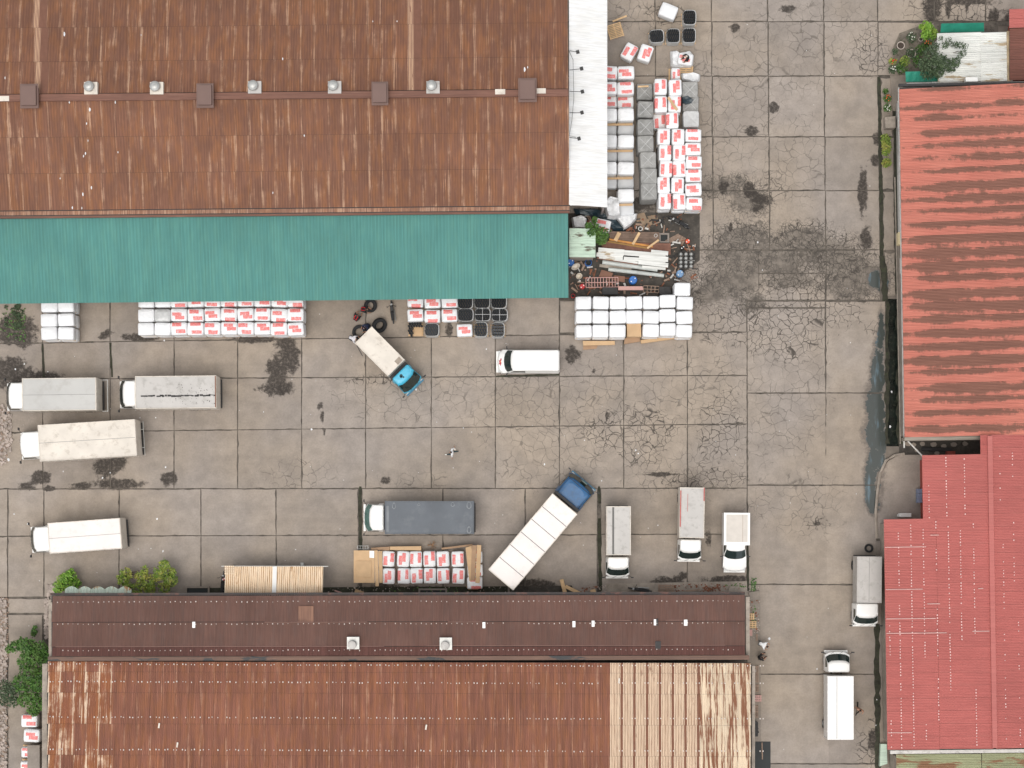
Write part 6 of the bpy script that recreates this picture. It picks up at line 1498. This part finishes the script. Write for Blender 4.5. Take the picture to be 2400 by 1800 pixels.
# plastic wraps and tarpaulins
def crumple(px, z, label, mat, name='plastic_wrap', cat='plastic sheet', amp=.12, seed=0, sub=9):
    P = [W(x, y, z).xy for x, y in px]; c = sum(P, Vector((0, 0))) / len(P); n = len(P); rings = []
    mb = MB(); K = 6; M2 = 4
    for s in range(K):
        f = 1 - s / K
        for i in range(n):
            for j in range(M2):
                p = P[i].lerp(P[(i + 1) % n], j / M2); q = c + (p - c) * f
                h = z * (1.0 if s else .55) + amp * noise.noise(Vector((q.x * 2.3, q.y * 2.3, seed))) * (1.6 if s else .6)
                mb.v.append((q.x - c.x, q.y - c.y, max(.03, h)))
    nn = n * M2
    for s in range(K - 1):
        for i in range(nn): mb.f.append((s * nn + i, s * nn + (i + 1) % nn, (s + 1) * nn + (i + 1) % nn, (s + 1) * nn + i)); mb.m.append(0)
    mb.v.append((0, 0, z)); 
    for i in range(nn): mb.f.append(((K - 1) * nn + i, (K - 1) * nn + (i + 1) % nn, K * nn)); mb.m.append(0)
    # skirt down to the ground
    o2 = len(mb.v)
    for i in range(nn): x, y, _ = mb.v[i]; mb.v.append((x * 1.02, y * 1.02, .02))
    for i in range(nn): mb.f.append((i, o2 + i, o2 + (i + 1) % nn, (i + 1) % nn)); mb.m.append(0)
    me = mb.mesh(name, mat); o = place(name, me, None, (c.x, c.y, 0)); return tag(o, label, cat)
crumple([(1415, 470), (1430, 455), (1452, 460), (1456, 505), (1440, 510), (1425, 508)], 1.9, 'tall crumpled white plastic sheet at the lower end of the white canopy', M_wrapw, seed=1)
crumple([(1442, 507), (1470, 500), (1495, 498), (1492, 512), (1480, 525), (1462, 538), (1452, 520)], .9, 'white printed plastic sheet spread below the low white bales', M_wrapw, seed=2)
crumple([(1340, 508), (1362, 502), (1376, 510), (1374, 535), (1345, 535)], 1.2, 'grey white plastic heap between the mint roof and the white canopy', M_wrapw, seed=3)
crumple([(1345, 487), (1400, 487), (1418, 500), (1440, 505), (1450, 520), (1468, 538), (1440, 540), (1425, 520), (1400, 505), (1350, 500)], .8, 'black tarpaulin with holes under the white plastic sheets', M_tarpb, seed=4, name='tarpaulin', cat='tarpaulin')
bale(1413, 528, -12, 0, 'red printed bale half wrapped beside the small green tree', 'bales standing loose in the scrap yard', M_print[0], sc=.95)
crumple([(1572, 118), (1583, 116), (1592, 122), (1618, 117), (1627, 128), (1625, 150), (1612, 154), (1578, 156), (1573, 150)], .75, 'large crumpled white wrap around a bale under the seated man at the top', M_wrapw, seed=5)
bale(1607, 137, -8, 0, 'red printed bale on which the man in black sits', 'bales standing loose at the top of the yard', M_print[1], sc=.92)
crumple([(1596, 172), (1610, 170), (1625, 168), (1642, 174), (1640, 188), (1625, 192), (1600, 186)], .5, 'torn white wrapping below the orange tan pallet', M_wrapw, seed=6)
crumple([(1598, 226), (1612, 222), (1628, 234), (1622, 242), (1606, 246), (1598, 240)], 1.25, 'dark tarpaulin heap on the torn grey load', M_tarpb, seed=7, name='tarpaulin', cat='tarpaulin')
plank([(1566, 228), (1587, 258)], 6, 2.45, 'loose tan board lying across two printed bales', M_card)
plank([(1495, 203), (1520, 202)], 4, 1.3, 'thin wooden boards on the topmost grey load', M_wood)
for k, (x, y, s) in enumerate(((1500, 510, 34), (1515, 522, 30), (1530, 512, 26), (1512, 532, 24))):
    flat('cardboard_sheet', [(x - s * .5, y - s * .2), (x + s * .3, y - s * .35), (x + s * .5, y + s * .15), (x - s * .2, y + s * .3)], .03 + k * .012, .012, paint('muddy_cardboard', (.25, .18, .12), .9, .2), 'flattened muddy cardboard lying below the grey and printed columns', 'cardboard', None).update({'group': 'muddy cardboard sheets'}) if False else tag(flat('cardboard_sheet', [(x - s * .5, y - s * .2), (x + s * .3, y - s * .35), (x + s * .5, y + s * .15), (x - s * .2, y + s * .3)], .04 + k * .014, .012, paint('muddy_cardboard', (.25, .18, .12), .9, .2)), ('flattened muddy cardboard below the grey column, leftmost sheet', 'muddy cardboard sheet below the printed columns, rightmost of the flattened ones', 'muddy cardboard sheet tucked closest under the printed columns', 'muddy cardboard sheet nearest the timber platform')[k], 'cardboard', 'muddy cardboard sheets')
# cardboard by the white block
flat('cardboard_box', [(1469, 758), (1502, 757), (1503, 789), (1470, 789)], 1.7, 1.6, M_card, 'stack of tan cardboard boxes filling the gap in the white block', 'cardboard box')
flat('cardboard_sheet', [(1366, 799), (1441, 799), (1441, 808), (1367, 810)], .3, .28, M_card, 'long cardboard strip in front of the left part of the white block', 'cardboard')
flat('cardboard_sheet', [(1367, 811), (1401, 810), (1398, 817), (1367, 820)], .1, .09, M_cardd, 'short faded cardboard strip below the long one', 'cardboard')
flat('cardboard_sheet', [(1464, 793), (1499, 790), (1500, 800), (1463, 806)], .5, .46, M_cardd, 'darker cardboard piece below the cardboard boxes', 'cardboard')
flat('cardboard_sheet', [(1501, 797), (1580, 787), (1581, 794), (1503, 805)], .4, .36, M_card, 'slanting cardboard strip in front of the right part of the white block', 'cardboard')
# cardboard on the double row
fc = lambda px, z, th, lab, m=M_card: flat('cardboard_sheet', px, z, th, m, lab, 'cardboard')
fc([(829, 1290), (878, 1290), (878, 1366), (829, 1366)], 1.24, .05, 'large cardboard sheet on the left end of the double row')
fc([(833, 1315), (870, 1315), (870, 1353), (834, 1353)], 1.32, .05, 'square cardboard box lid lying on the large left sheet')
fc([(878, 1290), (885, 1290), (888, 1374), (880, 1374)], 1.27, .03, 'narrow long cardboard strip hanging over the left pile')
fc([(886, 1292), (896, 1291), (897, 1366), (889, 1366)], 1.22, .03, 'second narrow cardboard strip beside the first printed bales')
fc([(1091, 1284), (1105, 1279), (1110, 1360), (1100, 1362)], 1.30, .03, 'left cardboard strip of the pile at the right end of the double row')
fc([(1106, 1278), (1117, 1278), (1113, 1361), (1103, 1360)], 1.34, .03, 'middle cardboard strip of the pile at the right end of the double row', M_cardd)
fc([(1118, 1277), (1128, 1278), (1124, 1367), (1114, 1366)], 1.37, .03, 'right cardboard strip of the pile at the right end of the double row')
fc([(870, 1284), (913, 1281), (913, 1290), (870, 1290)], .9, .85, 'folded cardboard leaning above the left printed bales', M_cardd)
fc([(914, 1281), (987, 1280), (987, 1290), (914, 1289)], .95, .9, 'long folded cardboard leaning above the middle printed bales')
fc([(1034, 1284), (1107, 1275), (1107, 1280), (1036, 1288)], .9, .6, 'slanting cardboard edge above the right printed bales', M_cardd)
flat('paper_sheet', [(866, 1291), (877, 1291), (877, 1308), (866, 1307)], 1.30, .03, M_white, 'white sheet of paper on the left cardboard pile', 'paper')
fc([(1090, 1373), (1130, 1373), (1120, 1382), (1098, 1382)], .5, .4, 'brown box half under the lowest bale at the right end', M_cardd)
plank([(1316, 1358), (1325, 1392)], 9, .3, 'upright tan plank right of the diagonal truck', M_wood); plank([(1325, 1374), (1359, 1391)], 8, .36, 'slanting tan plank crossing the upright one', M_wood)
plank([(1384, 1387), (1396, 1384)], 8, .3, 'short pale block near the planks above the dark roof', M_wood); plank([(784, 1384), (808, 1392)], 3, .25, 'thin pinkish batten in the dirt right of the ribbed lean-to', M_pinkp); plank([(832, 1384), (852, 1391)], 8, .3, 'folded cardboard wedge in the dirt left of the drain pit', M_card)
plank([(1607, 1385), (1640, 1382)], 3, .3, 'long thin plank in the rubble above the right end of the dark roof', M_woodd); plank([(1786, 1740), (1787, 1780)], 2.5, .1, 'thin pale stick in the dark pit of the right side lane', M_woodd); plank([(1774, 1486), (1774, 1502)], 4, .1, 'short plank standing by the man in white', M_woodd)
scatter('twigs', [(1645, 1372, 1690, 1388, 1)], M_rustd, 60, .02, .12)
c = W(1013, 1278, .1); m = MB()
for q in range(14): a = random.uniform(0, 6.28); m.tube([(0, 0, .05), (.35 * math.cos(a), .35 * math.sin(a), random.uniform(.03, .3))], .02, 4)
tag(m.obj('dry_branch', paint('dry_twig', (.34, .2, .11), .9), None, loc=(c.x, c.y, 0)), 'dry tan branch heap above the printed double row', 'branch')

# tyres
def tyre(px, py, r, w, label, tilt=(0, 0), z=None, rz=0, inner=None):
    zc = z if z is not None else w / 2; c = W(px, py, zc + w / 2); m = MB()
    m.lathe([(r * .55, -w * .38), (r * .7, -w / 2), (r * .93, -w / 2), (r, -w * .3), (r, w * .3), (r * .93, w / 2), (r * .7, w / 2), (r * .55, w * .38)], (0, 0, 0), 28, closed=True)
    o = m.obj('tyre', M_black, None, smooth=False, loc=(c.x, c.y, zc), rot=(R(tilt[0]), R(tilt[1]), R(rz))); return tag(o, label, 'tyre', 'big loose tyres')
tyre(842, 778, .56, .3, 'big black tyre lying flat behind the small blue cab truck')
tyre(889, 762, .60, .32, 'big black tyre leaning beside the rear corner of the small blue cab truck', tilt=(0, 38), z=.5, rz=-45)
tyre(868, 716, .52, .3, 'big black tyre beside the crouching man under the teal edge', tilt=(0, 30), z=.4, rz=-20)
c = W(2036, 1286, .3); tyre(2037, 1285, .34, .2, 'old tyre lying in the dirt above the grey roofed truck by the rose red roof')
# motorcycles
def motorcycle(px, py, rot, label):
    c = W(px, py, .7); o = thing('motorcycle', label, 'motorcycle', (c.x, c.y, 0), R(rot), 'parked motorcycles')
    for u in (-.62, .62):
        m = MB(); m.lathe([(.22, -.05), (.29, -.05), (.31, 0), (.29, .05), (.22, .05)], (0, 0, 0), 20, M=Matrix.Rotation(R(90), 3, 'X'), closed=True); w_ = m.obj('wheel', M_black, o, loc=(u, 0, .31))
        h = MB(); h.tube([(0, -.06, 0), (0, .06, 0)], .06, 8)
        for k in range(6): a = k * math.pi / 3; h.tube([(0, 0, 0), (.22 * math.cos(a), 0, .22 * math.sin(a))], .012, 4)
        h.obj('hub', M_steel, w_)
    m = MB(); m.loft([[(-.7, -.09, .74), (-.05, -.12, .72), (-.05, .12, .72), (-.7, .09, .74)], [(-.72, -.11, .82), (-.02, -.14, .78), (-.02, .14, .78), (-.72, .11, .82)], [(-.66, -.07, .86), (-.06, -.1, .82), (-.06, .1, .82), (-.66, .07, .86)]]); m.obj('seat', M_black, o)
    m = MB(); m.loft([[(0, -.1, .55), (.42, -.09, .6), (.42, .09, .6), (0, .1, .55)], [(-.02, -.14, .7), (.45, -.12, .78), (.45, .12, .78), (-.02, .14, .7)], [(.05, -.08, .82), (.38, -.07, .9), (.38, .07, .9), (.05, .08, .82)]]); m.obj('fuel_tank', M_chas, o)
    m = MB(); m.box((.1, 0, .38), (.4, .22, .3)); m.obj('engine', M_steel, o)
    m = MB(); m.tube([(.62, .07, .31), (.45, .07, .95)], .025, 6); m.tube([(.62, -.07, .31), (.45, -.07, .95)], .025, 6); m.tube([(-.62, 0, .31), (-.1, 0, .5), (.45, 0, .8)], .03, 6); m.obj('frame', M_steel, o)
    m = MB(); m.tube([(.3, -.36, .98), (.44, -.15, 1.0), (.44, .15, 1.0), (.3, .36, .98)], .018, 6); m.obj('handlebar', M_chas, o)
    m = MB(); m.lathe([(.001, -.02), (.09, 0), (.09, .08), (.05, .12)], (.58, 0, .85), 10, M=Matrix.Rotation(R(-90), 3, 'Y')); m.obj('headlight', M_film, o)
    for s in (-1, 1): m = MB(); m.tube([(.36, s * .24, 1.0), (.34, s * .32, 1.14)], .01, 4); m.box((.34, s * .33, 1.16), (.03, .12, .08)); m.obj('mirror', M_chas, o)
    m = MB(); m.tube([(.15, -.14, .28), (-.7, -.2, .36)], .045, 8); m.obj('exhaust', M_steel, o)
    m = MB(); m.box((-.8, 0, .62), (.3, .1, .05)); m.box((.68, 0, .63), (.34, .1, .04)); m.obj('mudguard', M_chas, o)
motorcycle(919, 730, 96, 'black motorcycle parked under the teal edge beside the printed bales')
motorcycle(1592, 521, 152, 'black motorcycle parked below the printed columns at the scrap yard')
motorcycle(1500, 1382, 172, 'black motorcycle parked among rubble above the dark umber roof')
motorcycle(522, 1365, 85, 'motorcycle half hidden at the left end of the ribbed lean-to')
m = MB(); c = W(1773, 1710, .5); 
for q in range(5): m.box((random.uniform(-.1, .1), -.5 + q * .25, .3), (.32, .12, .1), R(20 * q))
m.box((0, 0, .15), (.3, 1.1, .3)); tag(m.obj('junk_cart', M_chas, None, loc=(c.x, c.y, 0)), 'dark narrow cart of junk in the right side lane', 'cart')
c = W(850, 1283, 1.0); m = MB(); [m.tube([(-.4 + k * .2, -.12, .9), (-.4 + k * .2, .12, .9)], .015, 4) for k in range(5)]; m.tube([(-.45, .12, .9), (.45, .12, .9)], .02, 5); m.tube([(-.45, -.12, .9), (.5, -.12, .9)], .02, 5); m.tube([(-.45, 0, 0), (-.45, 0, .9)], .02, 5); m.tube([(.45, 0, 0), (.45, 0, .9)], .02, 5)
tag(m.obj('trolley', M_steel, None, loc=(c.x, c.y, 0)), 'thin grey metal trolley frame above the left cardboard pile', 'trolley')
c = W(708, 1323, .8); m = MB(); m.box((0, 0, .4), (.22, .2, .8)); m.tube([(-.14, 0, .8), (-.14, .14, .82), (.14, .14, .82), (.14, 0, .8)], .02, 5); tag(m.obj('hand_cart', M_steel, None, loc=(c.x, c.y, 0)), 'small grey hand cart behind the ribbed lean-to', 'cart')
drum(524, 1357, .12, .9, 'small red can at the left end of the ribbed lean-to', M_redp, cat='can')
# litter on the yard
lit = MB(); rr = random.Random(5)
spots = [(20, 1078, .14), (148, 1105, .06), (328, 979, .05), (365, 979, .06), (388, 1095, .08), (368, 1216, .08), (382, 1292, .08), (730, 1006, .1), (1140, 818, .06), (975, 913, .1), (1490, 1055, .07), (1496, 1063, .07), (1276, 1088, .08), (1410, 1127, .06), (1542, 1231, .05), (1915, 1568, .07), (1803, 1497, .12), (240, 1120, .08), (258, 1108, .06), (1787, 633, .05), (1776, 568, .08), (36, 865, .08), (57, 853, .07), (112, 871, .06), (1370, 1032, .05), (693, 1288, .05), (1086, 1003, .05), (33, 1205, .06), (65, 1228, .06), (385, 798, .08), (1770, 1572, .14), (1636, 1392, .06), (2055, 1640, .06), (2053, 1700, .05), (2090, 918, .1), (2086, 1000, .1), (1395, 20, .08)]
for _ in range(70): spots.append((rr.uniform(0, 2050), rr.choice([rr.uniform(800, 1360)] * 3 + [rr.uniform(0, 700)]), rr.uniform(.02, .04)))
for x, y, s in spots:
    if 1310 > x and y < 790: continue
    c = W(x, y, .03); lit.prism([(c.x + s * math.cos(q) * rr.uniform(.5, 1), c.y + s * math.sin(q) * rr.uniform(.7, 1.3)) for q in [j * math.pi / 3 for j in range(6)]], .004, .03)
tag(lit.obj('litter', M_wrapw), kind='stuff')

# ------------------------------------------------------------------ people
def person(px, py, heading, pose, label, shirt, trousers, hair=M_hair, skin=M_skin, shoes=M_chas, cap=None, arms=None, z0=0.0, apx=None):
    """pose gives joint places in metres: +x is forward"""
    J = {}
    if pose == 'walk':
        J = dict(pel=(0, 0, .92), che=(.04, 0, 1.32), nec=(.06, 0, 1.47), hed=(.10, 0, 1.62), shL=(.04, .2, 1.40), shR=(.04, -.2, 1.40), elL=(.02, .34, 1.12), elR=(-.10, -.30, 1.14), haL=(.22, .36, .95), haR=(.0, -.36, .92),
                 hiL=(0, .1, .88), hiR=(0, -.1, .88), knL=(.28, .1, .52), knR=(-.10, -.1, .48), anL=(.42, .1, .10), anR=(-.46, -.12, .14), toL=(.62, .1, .05), toR=(-.34, -.12, .04))
    elif pose == 'crouch':
        J = dict(pel=(-.15, 0, .34), che=(.10, 0, .68), nec=(.20, 0, .80), hed=(.30, 0, .88), shL=(.14, .19, .74), shR=(.14, -.19, .74), elL=(.34, .26, .55), elR=(.34, -.26, .55), haL=(.56, .14, .42), haR=(.56, -.16, .40),
                 hiL=(-.13, .1, .32), hiR=(-.13, -.1, .32), knL=(.26, .2, .50), knR=(.26, -.2, .50), anL=(.02, .18, .10), anR=(.02, -.18, .10), toL=(.22, .19, .05), toR=(.22, -.19, .05))
    elif pose == 'bend':
        J = dict(pel=(-.2, 0, .90), che=(.18, 0, 1.08), nec=(.32, 0, 1.10), hed=(.46, 0, 1.08), shL=(.22, .2, 1.08), shR=(.22, -.2, 1.08), elL=(.34, .30, .84), elR=(.34, -.30, .84), haL=(.56, .22, .68), haR=(.56, -.22, .66),
                 hiL=(-.18, .1, .88), hiR=(-.18, -.1, .88), knL=(-.10, .13, .48), knR=(-.06, -.13, .48), anL=(-.2, .14, .10), anR=(-.14, -.14, .10), toL=(.0, .15, .05), toR=(.06, -.15, .05))
    elif pose == 'sit':
        J = dict(pel=(-.1, 0, .50), che=(0, 0, .92), nec=(.05, 0, 1.06), hed=(.12, 0, 1.20), shL=(.02, .19, .98), shR=(.02, -.19, .98), elL=(.18, .28, .74), elR=(.18, -.28, .74), haL=(.40, .16, .62), haR=(.40, -.16, .62),
                 hiL=(-.08, .1, .48), hiR=(-.08, -.1, .48), knL=(.36, .16, .52), knR=(.36, -.16, .52), anL=(.40, .16, .10), anR=(.42, -.16, .10), toL=(.6, .17, .05), toR=(.62, -.17, .05))
    if arms: J.update(arms)
    rad = dict(pel=.135, che=.15, nec=.06, hed=.10, shL=.085, shR=.085, elL=.046, elR=.046, haL=.034, haR=.034, hiL=.10, hiR=.10, knL=.062, knR=.062, anL=.042, anR=.042, toL=.042, toR=.042)
    names = list(J); E = [('pel', 'che'), ('che', 'nec'), ('nec', 'hed'), ('che', 'shL'), ('che', 'shR'), ('shL', 'elL'), ('shR', 'elR'), ('elL', 'haL'), ('elR', 'haR'), ('pel', 'hiL'), ('pel', 'hiR'), ('hiL', 'knL'), ('hiR', 'knR'), ('knL', 'anL'), ('knR', 'anR'), ('anL', 'toL'), ('anR', 'toR')]
    me = bpy.data.meshes.new('body'); me.from_pydata([J[n] for n in names], [(names.index(a), names.index(b)) for a, b in E], [])
    tmp = bpy.data.objects.new('body', me); COL.objects.link(tmp); sk = tmp.modifiers.new('s', 'SKIN'); tmp.modifiers.new('u', 'SUBSURF').levels = 1
    for i, n in enumerate(names): me.skin_vertices[0].data[i].radius = (rad[n], rad[n] * (1.0)); me.skin_vertices[0].data[i].use_root = (n == 'pel')
    dg = bpy.context.evaluated_depsgraph_get(); bm_ = bpy.data.meshes.new_from_object(tmp.evaluated_get(dg)); bpy.data.objects.remove(tmp)
    mats = [skin, shirt, trousers, shoes, hair]
    bm_.materials.clear()
    for m_ in mats: bm_.materials.append(m_)
    V = {n: Vector(J[n]) for n in names}
    seg = [('pel', 'che', 1), ('che', 'nec', 1), ('che', 'shL', 1), ('che', 'shR', 1), ('shL', 'elL', 1), ('shR', 'elR', 1), ('elL', 'haL', 0), ('elR', 'haR', 0), ('nec', 'hed', 0), ('pel', 'hiL', 2), ('pel', 'hiR', 2), ('hiL', 'knL', 2), ('hiR', 'knR', 2), ('knL', 'anL', 2), ('knR', 'anR', 2), ('anL', 'toL', 3), ('anR', 'toR', 3)]
    for p in bm_.polygons:
        c = p.center; best, bi = 1e9, 0
        for a, b, mi in seg:
            A, B_ = V[a], V[b]; d = B_ - A; t = max(0, min(1, (c - A).dot(d) / d.length_squared)); q = (A + d * t - c).length / (rad[a] + (rad[b] - rad[a]) * t)
            if q < best: best, bi = q, mi
            
        p.material_index = bi; p.use_smooth = True
    c0 = W(*(apx or (px, py)), 1.0 + z0); o = thing('person', label, 'person', (c0.x, c0.y, z0), R(heading))
    place('body', bm_, o)
    # head: skull, nose, ears
    h = V['hed'] + Vector((.01, 0, .02)); hm = MB(); rings = []
    for k in range(7):
        f = k / 6; zz = -.12 + .24 * f; rr_ = math.sqrt(max(0.02, 1 - ((f - .55) / .56) ** 2)); rings.append([(h.x + .098 * rr_ * math.cos(q) - .0, h.y + .078 * rr_ * math.sin(q), h.z + zz) for q in [j * math.pi / 6 for j in range(12)]])
    hm.loft(rings); hm.box((h.x + .10, h.y, h.z - .01), (.03, .025, .04)); hm.box((h.x, h.y + .08, h.z), (.03, .02, .05)); hm.box((h.x, h.y - .08, h.z), (.03, .02, .05)); hm.obj('head', skin, o, smooth=True)
    em = MB(); [em.box((h.x + .093, h.y + s * .032, h.z + .015), (.012, .018, .01)) for s in (-1, 1)]; em.box((h.x + .094, h.y, h.z - .055), (.01, .04, .01)); em.obj('eyes_and_mouth', M_hair, o)
    hr = MB(); rings = []
    for k in range(5):
        f = k / 4; rr_ = math.cos(f * 1.45); rings.append([(h.x - .018 + .104 * rr_ * math.cos(q), h.y + .086 * rr_ * math.sin(q), h.z + .03 + .105 * math.sin(f * 1.5)) for q in [j * math.pi / 6 for j in range(12)]])
    hr.loft(rings); hr.obj('hair' if cap is None else 'cap', cap or hair, o, smooth=True)
    if cap is not None: b = MB(); b.box((h.x + .12, h.y, h.z + .05), (.12, .14, .015)); b.obj('cap_peak', cap, o)
    # hands with five fingers
    for s, hn, en in ((1, 'haL', 'elL'), (-1, 'haR', 'elR')):
        P = V[hn]; d = (P - V[en]).normalized(); u = d.orthogonal().normalized(); hd = MB(); side = d.cross(u)
        for k, ln in enumerate((.075, .085, .08, .06)):
            b0 = P + d * .045 + side * (-.03 + k * .02); hd.tube([b0, b0 + d * ln * .55 - u * .008, b0 + d * ln - u * .03], .0095, 5, r1=.007)
        b0 = P + d * .01 + side * -.035; hd.tube([b0, b0 + (d - side).normalized() * .04, b0 + (d - side * .5).normalized() * .07 - u * .01], .011, 5, r1=.008)
        hd.tube([P - d * .02, P + d * .05], .034, 6, r1=.03); hd.obj('hand', skin, o)
    return o
wS = cloth('white_shirt', (0.78, 0.78, 0.78)); bT = cloth('dark_trousers', (0.02, 0.03, 0.035)); teal_t = cloth('dark_teal_trousers', (0.015, 0.045, 0.055)); blk = cloth('black_shirt', (0.015, 0.015, 0.017)); nav = cloth('navy_cap', (0.012, 0.02, 0.05)); redc = cloth('red_stripe_cloth', (0.62, 0.02, 0.03)); shorts = cloth('dark_shorts', (0.03, 0.025, 0.02))
person(1060, 1061, 182, 'walk', 'person in white shirt and dark trousers walking left across the empty yard', wS, teal_t, shoes=M_shoe, arms=dict(haL=(.02, .42, .95), elR=(-.16, -.34, 1.16), haR=(-.2, -.48, .98)))
ph = W(1066, 1053, 1.0); m = MB(); m.lathe([(.001, .9), (.07, .93), (.08, 1.0), (.05, 1.06), (.001, 1.07)], (0, 0, 0), 10); tag(m.obj('cap', M_offw, None, loc=(ph.x, ph.y, 0)), 'small pale bag in the hand of the person crossing the yard', 'bag')
def harness(o):
    m = MB(); m.tube([(-.12, .1, .56), (.02, .12, .80), (.16, .10, .86)], .03, 5); m.tube([(-.12, -.1, .56), (.02, -.12, .80), (.16, -.10, .86)], .03, 5); m.tube([(-.1, -.14, .58), (-.1, .14, .58)], .03, 5); m.obj('red_strap', redc, o)
harness(person(850, 723, -10, 'crouch', 'crouching person in black with red straps beside the tyre under the teal edge', blk, bT))
harness(person(833, 744, 55, 'crouch', 'crouching person in black and red a little left of the slab joint', blk, bT))
person(860, 762, 225, 'crouch', 'crouching person in navy cap behind the flat tyre', cloth('navy_shirt', (0.02, 0.03, 0.07)), bT, cap=nav)
person(825, 792, -20, 'bend', 'person in white shirt bending over the flat tyre behind the small blue cab truck', cloth('pale_grey_shirt', (0.62, 0.60, 0.62)), bT)
person(1611, 132, 215, 'sit', 'person in black with white cap sitting on a printed bale at the top', blk, bT, cap=M_offw, z0=.62)
person(1786, 1510, -25, 'bend', 'person in white T-shirt bending down beside the dark umber roof end', wS, bT, shoes=M_shoe)
person(1783, 1542, 20, 'sit', 'person in black shirt sitting at the roof end below the man in white', blk, shorts)
person(2014, 1662, 250, 'walk', 'shirtless person in dark shorts walking beside the bright white truck', M_skin, shorts)
